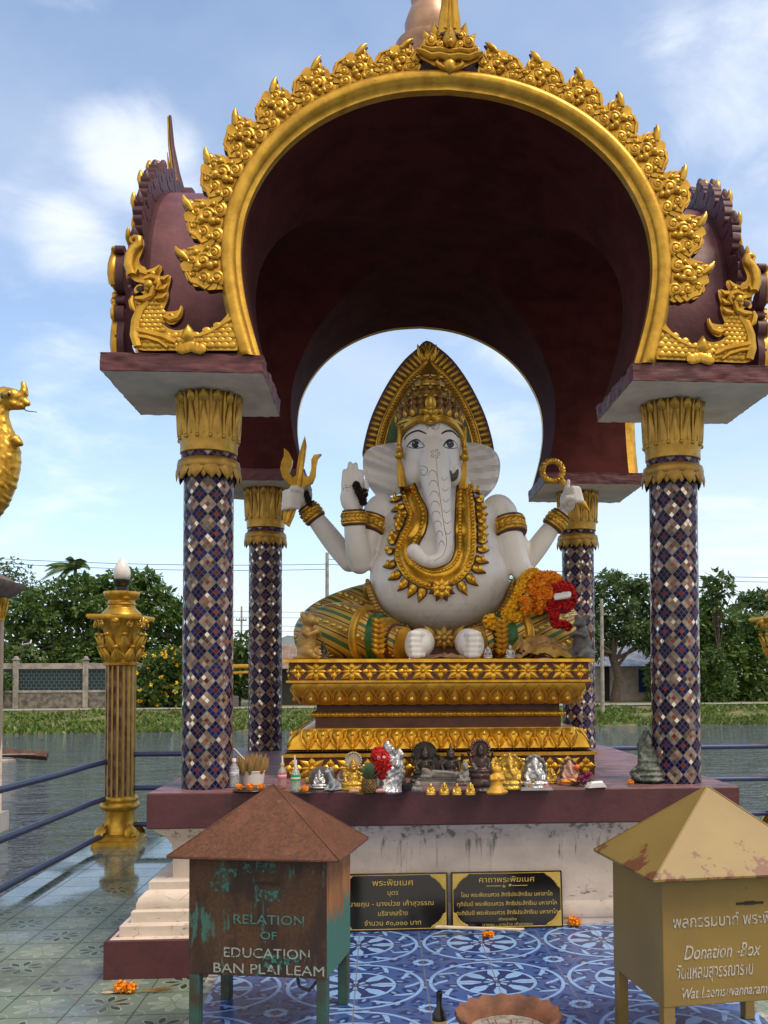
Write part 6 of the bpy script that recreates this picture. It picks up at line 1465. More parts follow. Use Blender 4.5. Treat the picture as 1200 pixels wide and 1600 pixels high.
g.build('incense_stub', simple('red_incense_stub', (.28, .05, .04), .8), t, 60)
p = PZ(687, 1601, .0); p = Vector((-.197, -4.03, 0)); g = MB(); g.lathe([(.034, 0), (.036, .01), (.036, .10), (.03, .13), (.015, .155), (.0135, .205), (.0165, .207), (.0165, .225), (.012, .228), (.012, .16)], 20); g.lathe([(.0372, .03), (.0372, .09)], 20, None, 1, cap=False); solo(g, 'dark_bottle', [simple('black_glass', (.012, .012, .014), .12, 0, .2, 8, 0), GLET], p, 'small dark glass bottle standing beside the terracotta pot', 'bottle', None, 0, 50)
# ================================================================ lamp posts and rails
def lamp(px, label):
    b = PZ(px, 1312, -.2); b.y = 3.0; b.x = PY(px, 1300, 3.0).x; b.z = -.2
    t = thing('lamp_post', b, label, 'lamp post', 'gilded lamp posts at the corners of the terrace'); Z = lambda y: PY(187, y, 3.0).z+.2
    MARF = BROWN_R
    g = MB(); g.rectmould([(0, 0), (0, .05), (-.02, .06), (-.02, .10), (-.06, .13)], .265, .265)
    for i in range(4):
        M = RZ(i*math.pi/2+math.pi/4); g.petal(M@T(0, -.31, .08)@RX(R(-30)), .2, .2, .05); g.tube([M@Vector((0, -.31, .1)), M@Vector((0, -.25, .16)), M@Vector((0, -.19, .24))], [.035, .035, .02], 8)
    g.lathe([(.22, .10), (.195, .16), (.175, .25), (.172, .36), (.18, .40), (.22, .42), (.235, .45), (.225, .485), (.20, .50), (.215, .52), (.215, .55), (.19, .575)], 36)
    g.build('base', GOLD, t, 50)
    z0, z1 = .56, Z(1037); g = MB(); prof = []; seg = 96; vs = []; fs = []
    for zz in (z0, z1):
        for i in range(seg): a = 2*math.pi*i/seg; f = (i % 6); r = .178 if f < 3 else .160; vs.append((r*math.cos(a), r*math.sin(a), zz))
    for i in range(seg): k = (i+1) % seg; fs.append((i, k, seg+k, seg+i))
    for i, f in enumerate(fs): g.add([vs[q] for q in f], [(0, 1, 2, 3)], 1 if (i % 6) in (2, 3, 4) else 0)
    g.build('shaft', [m_gold('flute_gold', (.50, .33, .10), (.40, .25, .07), .45, .35, .6), simple('flute_maroon', (.085, .022, .014), .6, 0, .6, 8, .2, 30, c2=(.26, .17, .09))], t, 30)
    g = MB(); zc, zt = Z(1037), Z(968); g.lathe([(.17, zc-.03), (.205, zc-.02), (.21, zc+.01), (.18, zc+.03), (.175, zc+.2), (.19, zc+.35), (.24, zt-.06), (.27, zt)], 32)
    for row, (zz, n, wd, L, tl) in enumerate(((zc+.03, 8, .15, .19, 3), (zc+.14, 8, .15, .24, 6))):
        for i in range(n):
            M = RZ(2*math.pi*(i+.5*row)/n)@T(0, -.18-.012*row, zz)@RX(R(tl)); g.petal(M, wd, L, .04, 0, 4, 6, .5, .06); g.petal(M@T(0, -.03, .01), wd*.45, L*.8, .03, 0, 4, 5, .5, .06)
            g.ell(M@Vector((0, -.06, L*.92)), (.035, .022, .025), 8, 5)
    for i in range(4):
        for s in (-1, 1): g.spiral((s*.075, zt-.07), .06, 1.5, 0, RZ(i*math.pi/2+math.pi/4)@T(0, -.30, 0), R(90), s)
        g.petal(RZ(i*math.pi/2)@T(0, -.26, zt-.12), .10, .15, .04); g.ell(RZ(i*math.pi/2)@Vector((0, -.28, zt-.03)), (.05, .03, .04), 8, 5)
    n = 12; pts = []
    for i in range(4):
        for k in range(n): u = -1+2*k/n; d = .245+.065*u*u; p = RZ(i*math.pi/2)@Vector((u*.31, -d, 0)); pts.append((p.x, p.y))
    vs = [(x, y, zt-.01) for x, y in pts]+[(x*1.06, y*1.06, zt+.02) for x, y in pts]+[(x*1.02, y*1.02, zt+.05) for x, y in pts]; m = len(pts)
    g.add(vs, [(i, (i+1) % m, m+(i+1) % m, m+i) for i in range(m)]+[(m+i, m+(i+1) % m, 2*m+(i+1) % m, 2*m+i) for i in range(m)]+[tuple(2*m+i for i in range(m)), tuple(reversed(range(m)))])
    g.build('capital', GOLD, t, 45)
    g = MB(); za, zb = Z(965), Z(925); h = zb-za
    g.lathe([(.26, zt+.05), (.245, za+.08*h), (.22, za+.2*h), (.175, za+.34*h), (.16, za+.40*h), (.16, za+.46*h), (.185, za+.50*h), (.16, za+.56*h), (.155, za+.66*h), (.19, za+.72*h), (.205, za+.85*h), (.215, za+.95*h), (.21, zb), (.0, zb)], 36); g.build('finial', GOLD, t, 50)
    g = MB(); g.lathe([(.075, zb), (.075, zb+.06), (.06, zb+.065), (.075, zb+.09), (.10, zb+.13), (.10, zb+.15), (.0, zb+.15)], 24); g.build('socket', BLACK, t, 50)
    zz = zb+.14; g = MB(); g.lathe([(.065, zz), (.09, zz+.03), (.103, zz+.08), (.095, zz+.14), (.068, zz+.20), (.04, zz+.25), (.012, zz+.29), (.001, zz+.30)], 28); g.build('bulb', BULB, t, 80)
    return b
L1 = lamp(187, 'gilded lamp post with a white flame bulb at the corner beside the left rails')
L2 = lamp(1229, 'gilded lamp post mostly cut off by the right edge of the photo')
t = thing('railing', (-3.85, -3, -.2), 'three navy blue pipe rails running along the left side of the terrace', 'railing')
for zz in (.84, .40, -.035):
    g = MB(); q = [(rng.uniform(-.008, .008), y, zz+.2-.006*(y+3)+.01*math.sin(y*.9)) for y in [-6.5+i*.63 for i in range(20)]]; q.append((.08, L1.y+3.0, zz+.2-.05)); g.tube(q, .034, 12)
    for y in (-3.2, 1.6): g.tube([(0, y-.06, zz+.2-.006*(y+3)), (0, y+.06, zz+.2-.006*(y+3))], .039, 12)
    g.build('rail', RAIL, t, 60)
t = thing('railing', (0, 3.0, -.2), 'navy blue pipe rails running behind the pavilion above the water', 'railing')
for zz in (.87, .46, .02):
    g = MB(); g.tube([(L1.x+.1, 0, zz+.2), (0, 0, zz+.21), (L2.x-.1, 0, zz+.23)], .032, 12); g.build('rail', RAIL, t, 60)

# ================================================================ left edge: golden bird-serpent, neighbouring pavilion, beam
def SC_(v): return 0
g = MB(); Yn = 2.0
def chain(g, pts, seg=16, Y=Yn):
    q = spline(pts, 8*(len(pts)-1)); g.tube([PY(a, b, Y) for a, b, r in q], [rp(r, Y) for a, b, r in q], seg)
    for a, b, r in (pts[0], pts[-1]): g.ell(PY(a, b, Y), rp(r, Y), seg, 8)
chain(g, [(-60, 800, 46), (-20, 768, 36), (2, 738, 26), (8, 705, 22), (3, 672, 16), (0, 650, 13), (2, 632, 13)])
chain(g, [(-2, 625, 16), (12, 626, 14), (24, 632, 9), (34, 634, 6)]); chain(g, [(6, 618, 13), (20, 618, 11), (32, 624, 8), (44, 630, 4)]); chain(g, [(28, 620, 8), (36, 617, 7), (38, 608, 5.5), (36, 600, 4)])
chain(g, [(-10, 612, 12), (-22, 600, 9), (-34, 582, 4)])
for q, r in (((13, 617), 6), ((24, 688), 9), ((30, 692), 6)): g.ell(PY(*q, Yn-.08), rp(r, Yn), 10, 7)
b = Vector(PY(-30, 800, Yn)); b.z = WZ-.2
t = thing('naga_statue', b, 'golden serpent-bird statue with curled snout at the left edge of the photo', 'statue')
def scl(c): 
    return .010*max(0, math.sin(c.z*52+math.sin(c.x*40)*1.2)*math.sin(c.x*46+c.z*10))
g2 = MB().merge(g, T(*(-b))); put('body', fused(g2, 'body', GOLD, .014, 3, scl), t)
g = MB(); e = PY(14, 616, Yn-.17)-b; g.ell(e, (.02, .015, .022), 10, 7, 0); e = PY(3, 618, Yn-.15)-b; g.ell(e, (.02, .015, .035), 10, 7, 1); g.build('eye', [BLACK, GREEN_I], t, 60)
g = MB(); g.tube([PY(32, 636, Yn)-b, PY(42, 642, Yn)-b, PY(58, 644, Yn)-b], [.008, .006, .004], 6); g.build('tongue', BLACK, t)
g = MB(); g.box((-.1, 0, (PY(-40, 800, Yn).z-b.z)/2), (.4, .4, PY(-40, 800, Yn).z-b.z-.02)); g.build('pedestal', STUCCO, t, 30)
Yp = 9.0; b = Vector(PY(-35, 1100, Yp)); b.z = WZ-.2; t = thing('small_pavilion', b, 'small neighbouring pavilion with a curved brown eave, cut off by the left edge', 'pavilion')
zz = lambda y: PY(0, y, Yp).z-b.z; s = rp(1, Yp)
g = MB(); g.rectmould([(-.14, zz(932)), (-.08, zz(928)), (-.0, zz(921)), (.05, zz(913)), (.06, zz(909)), (-.06, zz(908)), (-.16, zz(900)), (-.3, zz(894))], 50*s-.05, 50*s-.05); g.build('roof', simple('brown_eave', (.16, .11, .085), .7, 0, .4, 6, .2), t, 30)
for dx in (-1, 1):
    for dy in (-1, 1):
        g = MB(); x, y = dx*24*s, dy*24*s; g.lathe([(3.6*s, 0), (3.6*s, zz(966))], 16, T(x, y, 0)); g.lathe([(4.2*s, zz(968)), (5*s, zz(962)), (6*s, zz(945)), (8.5*s, zz(932)), (9*s, zz(929))], 16, T(x, y, 0), 1)
        for i in range(8): g.petal(T(x, y, zz(964))@RZ(i*math.pi/4)@T(0, -5*s, 0)@RX(R(10)), 4*s, 30*s, 2*s, 1)
        g.build('column', [STUCCO, GOLD], t, 45)
g = MB(); g.box((0, 0, .2), (70*s, 70*s, .7)); g.build('floor', CONC, t, 30)
p = PY(42, 1004, 8.6); t = thing('solar_lamp', p, 'small solar lamp with a tilted dark panel beside the neighbouring pavilion', 'lamp'); s = rp(1, 8.6); M = RY(R(-12))@RX(R(35))
g = MB(); g.box((0, 0, 0), (13*s, 9*s, 2.2*s), 0, M); g.build('housing', TUBW, t, 30); g = MB(); g.box((0, 0, 1.4*s), (11*s, 7*s, .5*s), 0, M); g.build('panel', simple('dark_solar_cell', (.012, .014, .03), .2), t, 30)
g = MB(); g.tube([(0, 0, -1*s), (-10*s, 0, -8*s), (-16*s, .3, -12*s), (-27*s, .4, -13*s)], .9*s, 7); g.build('arm', simple('ochre_bracket', (.30, .22, .12), .6), t, 50)
Yb = 24.0; p = PY(18, 1186, Yb); b = Vector((p.x, p.y, WZ)); t = thing('wooden_jetty', b, 'brown wooden beam resting on a stubby concrete post in the canal', 'jetty')
zt = lambda y: PY(18, y, Yb).z-WZ; s = rp(1, Yb); g = MB(); g.tube([(-110*s, 0, zt(1168)), (-30*s, 0, zt(1174)), (53*s, 0, zt(1182))], 7*s, 4, 0, None, 1.0); 
bevel(g.build('beam', simple('red_brown_timber', (.115, .05, .036), .75, 0, .5, 3, .4, 12), t, 20), .02); g = MB(); g.box((33*s*.0+8*s, -6.9*s, zt(1178)), (58*s, .4*s, 2.2*s)); g.build('pale_stripe', CONC, t, 0)
for x in (-10, -95): g = MB(); g.lathe([(19*s, -.6), (19*s, zt(1187)), (17*s, zt(1185))], 20, T(x*s, 0, 0)); g.build('post', CONC, t, 40)

# ================================================================ far bank
g = MB(); q = random.Random(5)
for i in range(26000):
    s_ = q.uniform(-40, 75); t_ = q.uniform(-.5, 4.0); c = Vector((_a.x, _a.y, 0))+BD*s_+BN*t_
    cl_ = noise.noise(Vector((s_*.35, t_*.8, 3.0))); 
    if cl_ < -.28: continue
    z0 = WZ+(BZ-WZ)*max(0, min(1, (t_+.6)/4.4))-.1; h = q.uniform(.12, .32)*(1+.8*cl_)*(1.1-.12*t_); wd = q.uniform(.04, .10); a = q.uniform(0, 3.14); dx, dy = math.cos(a)*wd, math.sin(a)*wd; lx, ly = q.uniform(-.25, .25), q.uniform(-.25, .15)
    g.add([(c.x-dx, c.y-dy, z0), (c.x+dx, c.y+dy, z0), (c.x+dx*.7+lx*.6, c.y+dy*.7+ly*.6, z0+h*.7), (c.x+lx, c.y+ly, z0+h)], [(0, 1, 2, 3)])
tag(g.build('bank_grass', GRASS_L, None, 0), 'rank green grass growing down the far bank to the water', 'grass', None, 'stuff')
def leaves(g, c, r, n, size, q, mi=0, sq=(1, 1, 1), droop=.3, gap=-.12, seed=0.0):
    made = 0; tries = 0
    while made < n and tries < n*4:
        tries += 1
        d = Vector((q.gauss(0, 1), q.gauss(0, 1), q.gauss(0, 1))).normalized(); rr = r*(q.random()**.38)
        p = Vector((c.x+d.x*rr*sq[0], c.y+d.y*rr*sq[1], c.z+d.z*rr*sq[2])); nn = noise.noise(p*(1.5/max(.6, r*.7))+Vector((seed, 0, 0)))+.5*noise.noise(p*(4.0/max(.6, r*.7)))
        if nn < gap: continue
        made += 1
        for k in range(3):
            ax = (Vector((q.gauss(0, 1), q.gauss(0, 1), q.gauss(0, .7)-droop)) + d*.5).normalized(); u = ax.orthogonal().normalized(); v = ax.cross(u); a = q.uniform(0, 6.28); u = u*math.cos(a)+v*math.sin(a)
            L = size*q.uniform(.7, 1.3); w_ = L*.22
            g.add([p, p+ax*L*.5+u*w_, p+ax*L, p+ax*L*.5-u*w_], [(0, 1, 2, 3)], mi)
def tree(name, t_, blobs, mat, size, label, cat='tree', trunk=None, dens=1.0, seed=1, group=None, gap=-.42, droop=.3, extra=None, sq=(1, .9, 1), bark=None):
    q = random.Random(seed); px0 = trunk[0] if trunk else blobs[0][0]; base = bank(px0, t_, BZ); th = thing(name, base, label, cat, group); g = MB()
    s = bdist(base)/F_PX; cs = []
    for (x, y, r) in blobs:
        c = bank(x, t_+q.uniform(-.8, .8), bz(x, y, t_)); cs.append((c-base, r*s)); leaves(g, c-base, r*s, int(dens*13*(r*s/size)**2), size, q, 0, sq, droop, gap, seed)
        if dens > .7: leaves(g, c-base, r*s*.72, int(dens*3.2*(r*s/size)**2), size*1.7, q, 0, sq, droop, -2, seed)
    g.build('crown', mat, th, 0)
    if trunk:
        g = MB(); top = trunk[1]; H = bz(px0, top, t_)-BZ; g.tube([(0, 0, -.1), (.05*H, 0, H*.35), (-.02*H, .05, H*.7), (0, 0, H)], [trunk[2]*s*1.3, trunk[2]*s, trunk[2]*s*.75, trunk[2]*s*.3], 9)
        for c, r in cs[:9]: g.tube([(0, 0, H*q.uniform(.35, .7)), (c.x*.5, c.y*.5, (c.z+H*.6)*.5), tuple(c)], [trunk[2]*s*.5, trunk[2]*s*.35, trunk[2]*s*.12], 6)
        g.build('trunk', bark or BARK, th, 60)
    if extra: extra(th, cs, s, q)
    return th
def fill(x0, x1, top, bot, r, q, step=.8):
    out = []; y = bot-r*.5
    while True:
        row = 0; x = x0
        while x < x1:
            tp = top(x)
            if y-r*.7 > tp: out.append((x+q.uniform(-5, 5), y+q.uniform(-5, 5), r*q.uniform(.75, 1.15))); row += 1
            elif y-r*.7 > tp-r*step: out.append((x+q.uniform(-4, 4), tp+r*.62, r*.66)); row += 1
            x += r*1.25
        if not row: break
        y -= r*1.1
    return out
def interp(tab):
    def f(x):
        if x <= tab[0][0]: return tab[0][1]
        for (a, b), (c, d) in zip(tab, tab[1:]):
            if x <= c: return b+(d-b)*(x-a)/(c-a)
        return tab[-1][1]
    return f
q = random.Random(11)
tree('mango_tree', 11, fill(20, 158, interp([(20, 935), (40, 925), (58, 897), (66, 885), (78, 905), (95, 905), (120, 892), (145, 895), (160, 905)]), 1052, 22, q), LEAF_D, .34, 'broad dark mango tree behind the left end of the concrete fence', trunk=(85, 960, 6), seed=3)
tree('mango_tree', 12, fill(150, 215, interp([(150, 905), (165, 895), (178, 893), (200, 905), (215, 910)]), 1052, 20, q), LEAF_D, .34, 'dark mango tree directly behind the white flame bulb of the lamp post', trunk=(180, 960, 5), seed=4)
tree('mango_tree', 13, fill(205, 320, interp([(205, 895), (222, 884), (236, 888), (246, 882), (253, 905), (262, 920), (275, 932), (300, 940), (320, 960)]), 1060, 21, q), LEAF_D, .34, 'dark mango tree between the lamp post and the left mosaic column', trunk=(262, 970, 6), seed=5, gap=-.3)
tree('feathery_tree', 22, fill(-30, 55, interp([(-30, 870), (0, 868), (20, 866), (35, 878), (48, 885), (56, 905)]), 985, 19, q), LEAF_P, .30, 'pale open-leaved tree rising at the far left', trunk=(12, 900, 4), dens=.42, seed=6, gap=.0)
tree('low_shrub', 7.5, [(-10, 1055, 14), (6, 1062, 12), (14, 1072, 10), (-4, 1080, 12)], LEAF_M, .22, 'low bright shrub growing against the fence at the left edge', 'shrub', seed=7)
def flowers(th, cs, s, q):
    g = MB()
    for i in range(120):
        c, r = q.choice(cs); d = Vector((q.gauss(0, 1), -abs(q.gauss(0, 1)), q.gauss(.2, .9))).normalized(); p = c+d*r*1.0
        for k in range(7):
            a = Vector((q.gauss(0, 1), q.gauss(-.4, 1), q.gauss(0, 1))).normalized(); u = a.orthogonal().normalized(); L = 3.3*s*q.uniform(.7, 1.3); g.add([p, p+a*L*.6+u*L*.45, p+a*L, p+a*L*.6-u*L*.45], [(0, 1, 2, 3)])
    g.build('blossom', YELLOW_F, th, 0)
tree('flowering_shrub', 6.9, fill(214, 300, interp([(214, 1040), (225, 1022), (245, 1010), (270, 1006), (300, 1010)]), 1102, 15, q), LEAF_M, .26, 'yellow-flowered shrub standing on the far bank right of the lamp post', 'shrub', seed=8, extra=flowers, trunk=(255, 1050, 2))
# palm behind the mangoes
def palm(px, py, t_, n, L, label, seed, lean=-.6, mat=LEAF_M):
    q = random.Random(seed); base = bank(px, t_, BZ); th = thing('palm_tree', base, label, 'palm'); s = bdist(base)/F_PX; H = bz(px, py, t_)-BZ
    g = MB(); g.tube([(0, 0, 0), (.2, 0, H*.5), (0, 0, H)], [.22, .16, .13], 9); g.build('trunk', BARK, th, 60); g = MB()
    for i in range(n):
        a = 2*math.pi*i/n+q.uniform(-.2, .2); up = q.uniform(.35, 1.4); d = Vector((math.cos(a)+lean, math.sin(a)*.8, up)); d.normalize(); pts = []
        for k in range(9): u = k/8; pts.append(Vector((0, 0, H))+d*L*s*u+Vector((lean*.5*u*u*L*s*.5, 0, -.75*u*u*L*s*(1.1-up*.3))))
        g.tube(pts, [.05*(1-.8*k/8) for k in range(9)], 5)
        for k in range(1, 34):
            u = k/34*8; i0 = min(7, int(u)); p = pts[i0].lerp(pts[i0+1], u-i0); tg = (pts[i0+1]-pts[i0]).normalized(); sd = tg.cross(Vector((0, 0, 1))); sd = sd.normalized() if sd.length > .01 else Vector((1, 0, 0))
            for s_ in (-1, 1):
                e = p+(sd*s_*.55+tg*.55+Vector((lean*.35, 0, -.5))).normalized()*L*s*.30*(1-abs(k/34-.45)); w_ = tg*.055; g.add([p-w_, p+w_, e], [(0, 1, 2)])
    g.build('crown', mat, th, 0)
palm(116, 886, 26, 19, 46, 'wind-blown coconut palm rising over the mango trees', 4); palm(160, 905, 28, 11, 26, 'smaller palm top peeping over the mangoes beside the lamp bulb', 9)
# fence
t = thing('fence', bank(80, 7.6, BZ), 'weathered concrete fence with teal lattice panels along the far path', 'fence')
bb = t.location.copy()
TEALW = MT('teal_lattice'); x_, y_, z_ = TEALW.xyz(TEALW.obj()); 
fx = (x_*3.6+(z_*5.0).floor()*.5).frac(); fzz = (z_*5.0).frac(); TEALW.color(TEALW.mix((fx.lt(.18)).mx(fzz.lt(.14)), (.006, .017, .024), (.045, .095, .105))); TEALW.rough(.6); TEALW = TEALW.m
rot = math.atan2(BD.y, BD.x)
def fz_(y): return bz(80, y, 7.6)-BZ
xs = [(bank(px, 7.6, 0)-bb).dot(BD) for px in (-193, -84, 25, 134, 243, 352)]
t.rotation_euler = (0, 0, rot)
for i, x in enumerate(xs):
    g = MB(); g.box((x, 0, fz_(1030)/2), (.30, .30, fz_(1030))); g.box((x, 0, fz_(1029)+.03), (.40, .40, .08)); g.lathe([(.16, fz_(1029)+.07), (.12, fz_(1029)+.2), (.02, fz_(1029)+.24)], 12, T(x, 0, 0)); bevel(g.build('post', CONC, t, 30), .015)
for x0, x1 in zip(xs, xs[1:]):
    m_ = (x0+x1)/2; L = x1-x0-.3; g = MB(); g.box((m_, .02, (fz_(1043)+fz_(1076))/2), (L, .05, fz_(1043)-fz_(1076))); g.build('lattice_panel', TEALW, t, 0)
    g = MB(); g.box((m_, 0, (fz_(1034)+fz_(1043))/2), (L, .2, fz_(1034)-fz_(1043))); g.box((m_, 0, fz_(1078)), (L, .22, .12)); bevel(g.build('coping', CONC, t, 30), .012)
    g = MB(); g.box((m_, .01, fz_(1080)/2), (L, .16, fz_(1080))); g.build('base_wall', CONC_D, t, 30)
# behind the left columns
tree('leafy_tree', 9, fill(345, 400, interp([(345, 1000), (360, 990), (375, 985), (400, 992)]), 1085, 13, q), LEAF_M, .28, 'bright green tree seen between the two left mosaic columns', trunk=(372, 1040, 3), seed=12)
def barsobj(name, px, t_, label, cat, parts):
    b = bank(px, t_, BZ); th = thing(name, b, label, cat, None, rot); s = bdist(b)/F_PX
    for nm, bars, mt in parts:
        g = MB()
        for (x0, y0, x1, y1, th_) in bars:
            u0, u1 = (x0-px)*s, (x1-px)*s; g.tube([(u0, 0, bz(px, y0, t_)-BZ), (u1, 0, bz(px, y1, t_)-BZ)], th_*s, 6)
        g.build(nm, mt, th, 40)
    return th
YM = simple('yellow_machine_paint', (.52, .27, .02), .5, 0, .3, 6, .1)
barsobj('yellow_gantry', 372, 6.6, 'yellow metal gantry on the far path between the left columns', 'gantry', [('beam', [(352, 1040, 430, 1039, 3.2), (352, 1051, 430, 1046, 2.2)], YM), ('leg', [(357, 1037, 352, 1062, 3), (352, 1060, 350, 1102, 2)], YM), ('leg', [(428, 1040, 428, 1102, 2.4)], YM)])
b = bank(363, 6.4, BZ); s = bdist(b)/F_PX; g = MB(); g.box((0, 0, 9*s), (19*s, 12*s, 17*s)); 
for k in range(4): g.box((0, -6.3*s, (3+4*k)*s), (19.6*s, .7*s, 1.2*s))
solo(bevel and g, 'crate', simple('grey_plastic_crate', (.13, .13, .14), .6, 0, .3, 8, .1), b, 'grey slatted crate on the far path under the yellow gantry', 'crate', None, rot, 30)
def house(name, px0, px1, t_, ytop, yeave, label, wall, roofm, parts=(), depth=7):
    b = bank((px0+px1)/2, t_, BZ); th = thing(name, b, label, 'house', None, rot); s = bdist(b)/F_PX; W = (px1-px0)*s; zt, ze = bz((px0+px1)/2, ytop, t_)-BZ, bz((px0+px1)/2, yeave, t_)-BZ
    g = MB(); g.box((0, depth/2, ze/2), (W*.94, depth, ze)); g.build('wall', wall, th, 30)
    g = MB(); n = 60; o = .5
    for i in range(n):
        x0 = -W/2+W*i/n; x1 = -W/2+W*(i+1)/n; m_ = (x0+x1)/2; k_ = .05
        g.add([(x0, -o, ze-.1), (m_, -o, ze-.1+k_), (m_, depth/2, zt+k_), (x0, depth/2, zt)], [(0, 1, 2, 3)]); g.add([(m_, -o, ze-.1+k_), (x1, -o, ze-.1), (x1, depth/2, zt), (m_, depth/2, zt+k_)], [(0, 1, 2, 3)])
    g.add([(-W/2, depth+o, ze-.1), (W/2, depth+o, ze-.1), (W/2, depth/2, zt), (-W/2, depth/2, zt)], [(0, 1, 2, 3)]); g.build('roof', roofm, th, 0)
    for nm, x0, y0, x1, y1, mt in parts:
        g = MB(); z0, z1 = bz((x0+x1)/2, y1, t_)-BZ, bz((x0+x1)/2, y0, t_)-BZ; cx = ((x0+x1)/2-(px0+px1)/2)*s; w_ = (x1-x0)*s; g.box((cx, -.03, (z0+z1)/2), (w_, .08, z1-z0)); g.box((cx, -.06, (z0+z1)/2), (w_*.04, .06, z1-z0-.02)); g.build(nm, mt, th, 30)
    return th
TANR = simple('tan_corrugated_roof', (.36, .28, .22), .6, .1, .4, 2, .1, c2=(.25, .17, .13)); GALV = simple('galvanised_roof', (.42, .45, .50), .35, .4, .4, 2, .1, c2=(.24, .25, .27))
house('house', 415, 545, 10, 1003, 1042, 'house with a tan corrugated roof seen past the throne\'s left end', simple('dark_shed_wall', (.03, .028, .026), .9), TANR)
house('house', 905, 1075, 13, 1000, 1040, 'pale house with a blue shutter and metal roof between the right columns', simple('pinkish_white_wall', (.40, .34, .33), .85, 0, .3, 2, .2, 10), GALV, [('shutter', 998, 1046, 1031, 1082, simple('deep_blue_shutter', (.012, .026, .14), .5, 0, .3, 4, .1)), ('door', 935, 1042, 950, 1104, simple('dark_doorway', (.012, .01, .01), .9))])
tree('broadleaf_tree', 9.5, fill(922, 1042, interp([(922, 905), (940, 892), (955, 884), (968, 890), (985, 902), (1005, 898), (1020, 915), (1042, 920)]), 1008, 17, q)+[(1020, 1012, 14), (1030, 1020, 12), (945, 1010, 12), (935, 1025, 10)], LEAF_B, .32, 'dark broadleaf tree overhanging the pale house with the blue shutter', trunk=(960, 985, 6.5), seed=14, gap=-.35)
tree('broadleaf_tree', 10.5, fill(1030, 1108, interp([(1030, 930), (1060, 925), (1108, 930)]), 1098, 20, q), LEAF_D, .34, 'dark tree hidden for the most part by the right front mosaic column', trunk=(1070, 990, 5), seed=15)
tree('papaya_tree', 7.5, [(1108, 915, 15), (1122, 906, 14), (1136, 912, 13), (1112, 935, 14), (1130, 930, 13), (1145, 925, 9), (1124, 950, 11)], LEAF_M, .42, 'light green papaya tree rising just right of the front mosaic column', trunk=(1122, 935, 2.6), seed=16, dens=.75, gap=.0)
tree('rain_tree', 15, fill(1150, 1260, interp([(1150, 940), (1162, 925), (1178, 917), (1200, 915), (1260, 918)]), 990, 16, q), LEAF_B, .36, 'flat-topped dark tree at the right edge', trunk=(1215, 960, 6), seed=17, gap=-.02, sq=(1.25, 1, .6))
tree('hedge_tree', 10, fill(1098, 1270, interp([(1098, 955), (1130, 950), (1160, 962), (1200, 955), (1270, 960)]), 1105, 20, q), LEAF_D, .34, 'dark tangle of trees behind the far path at the right', trunk=(1175, 1000, 5), seed=18)
tree('young_tree', 7.2, fill(1096, 1150, interp([(1096, 1030), (1112, 1010), (1128, 1020), (1150, 1045)]), 1104, 11, q), LEAF_M, .26, 'young pale green shrub in front of the dark tangle at the right', 'shrub', trunk=(1115, 1060, 1.6), seed=19, dens=.8)
tree('bushy_tree', 14, [(800, 912, 10), (808, 905, 9), (814, 914, 9), (806, 930, 16), (806, 955, 18), (806, 985, 20), (806, 1015, 20)], LEAF_M, .34, 'tree top showing between the statue\'s belly and its lower arm', trunk=(806, 960, 4), seed=20)
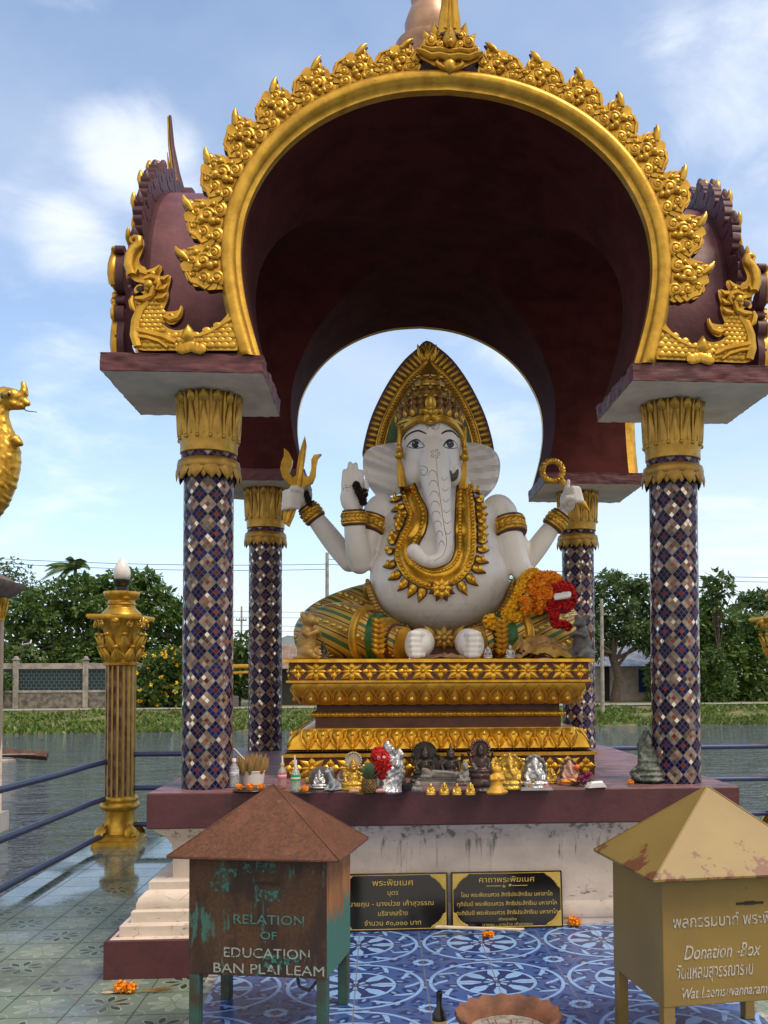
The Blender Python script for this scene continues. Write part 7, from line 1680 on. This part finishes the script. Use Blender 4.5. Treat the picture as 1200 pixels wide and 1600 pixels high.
# poles and wires
def pole(px, t_, ytop, r, label, arms=(), z0=None):
    b = bank(px, t_, BZ if z0 is None else z0); th = thing('utility_pole', b, label, 'utility pole'); H = bz(px, ytop, t_)-b.z; s = bdist(b)/F_PX
    g = MB(); g.tube([(0, 0, -.3), (0, 0, H)], [r*s*1.15, r*s*.85], 10); g.build('shaft', CONC, th, 50)
    for (y, w_) in arms: g = MB(); zz_ = bz(px, y, t_)-b.z; g.box((0, -.12, zz_), (w_*s*2, .10, .10)); [g.lathe([(.05, zz_+.05), (.07, zz_+.1), (.04, zz_+.2)], 8, T(k*w_*s, -.12, 0)) for k in (-.9, -.4, .4, .9)]; g.build('crossarm', CONC_D, th, 30)
    return th
pole(941, 2.6, 936, 3.0, 'tall pale concrete pole on the bank beside the right rear column', z0=BZ-.6)
pole(511, 24, 862, 3.2, 'concrete utility pole between the statue\'s left arms and leg')
pole(377, 40, 946, 1.6, 'thin distant utility pole with a crossarm between the left columns', [(968, 8)])
pole(-120, 24, 858, 3.2, 'concrete utility pole beyond the left edge carrying the wires'); pole(1300, 24, 900, 3.2, 'concrete utility pole beyond the right edge carrying the wires')
def wire(x0, y0, x1, y1, t_, sag, label, r=.022):
    a, b = bank(x0, t_, bz(x0, y0, t_)), bank(x1, t_, bz(x1, y1, t_)); g = MB(); n = 24; g.tube([a.lerp(b, i/n)-a+Vector((0, 0, -sag*4*(i/n)*(1-i/n))) for i in range(n+1)], r, 4, cap=False)
    solo(g, 'power_line', simple_wire, a, label, 'wire', 'power lines strung above the far bank')
simple_wire = simple('black_wire', (.03, .03, .035), .7, 0, .1, 5, 0)
wire(-120, 862, 511, 880, 24, .35, 'uppermost power line crossing the sky above the mango trees'); wire(-120, 868, 511, 888, 24, .4, 'second power line just below the uppermost at left')
for y, lab in ((953, 'upper'), (962, 'second'), (975, 'third'), (983, 'lowest')): wire(300, y-2, 520, y+2, 40, .1, '%s of the four thin wires between the left columns and the golden mouse' % lab, .02)
wire(511, 872, 1300, 905, 24, .3, 'upper of the two power lines at the right of the front mosaic column'); wire(511, 880, 1300, 912, 24, .3, 'lower of the two power lines at the right of the front mosaic column')
# distant hill
g = MB(); vs = []; fs = []; n = 40
for i in range(n+1):
    px = 300+i*10; c = bank(px, 420, 0); h = 13*math.exp(-((px-455)/28.0)**2)+9*math.exp(-((px-400)/40.0)**2)+2+1.5*noise.noise(Vector((i*.7, 0, 0)))
    for dy, f in ((0, 0), (15, .7), (30, 1), (60, 0)): p = c+BN*dy; vs.append((p.x, p.y, -2+f*h*1.6))
for i in range(n):
    for k in range(3): a = i*4+k; fs.append((a, a+4, a+5, a+1))
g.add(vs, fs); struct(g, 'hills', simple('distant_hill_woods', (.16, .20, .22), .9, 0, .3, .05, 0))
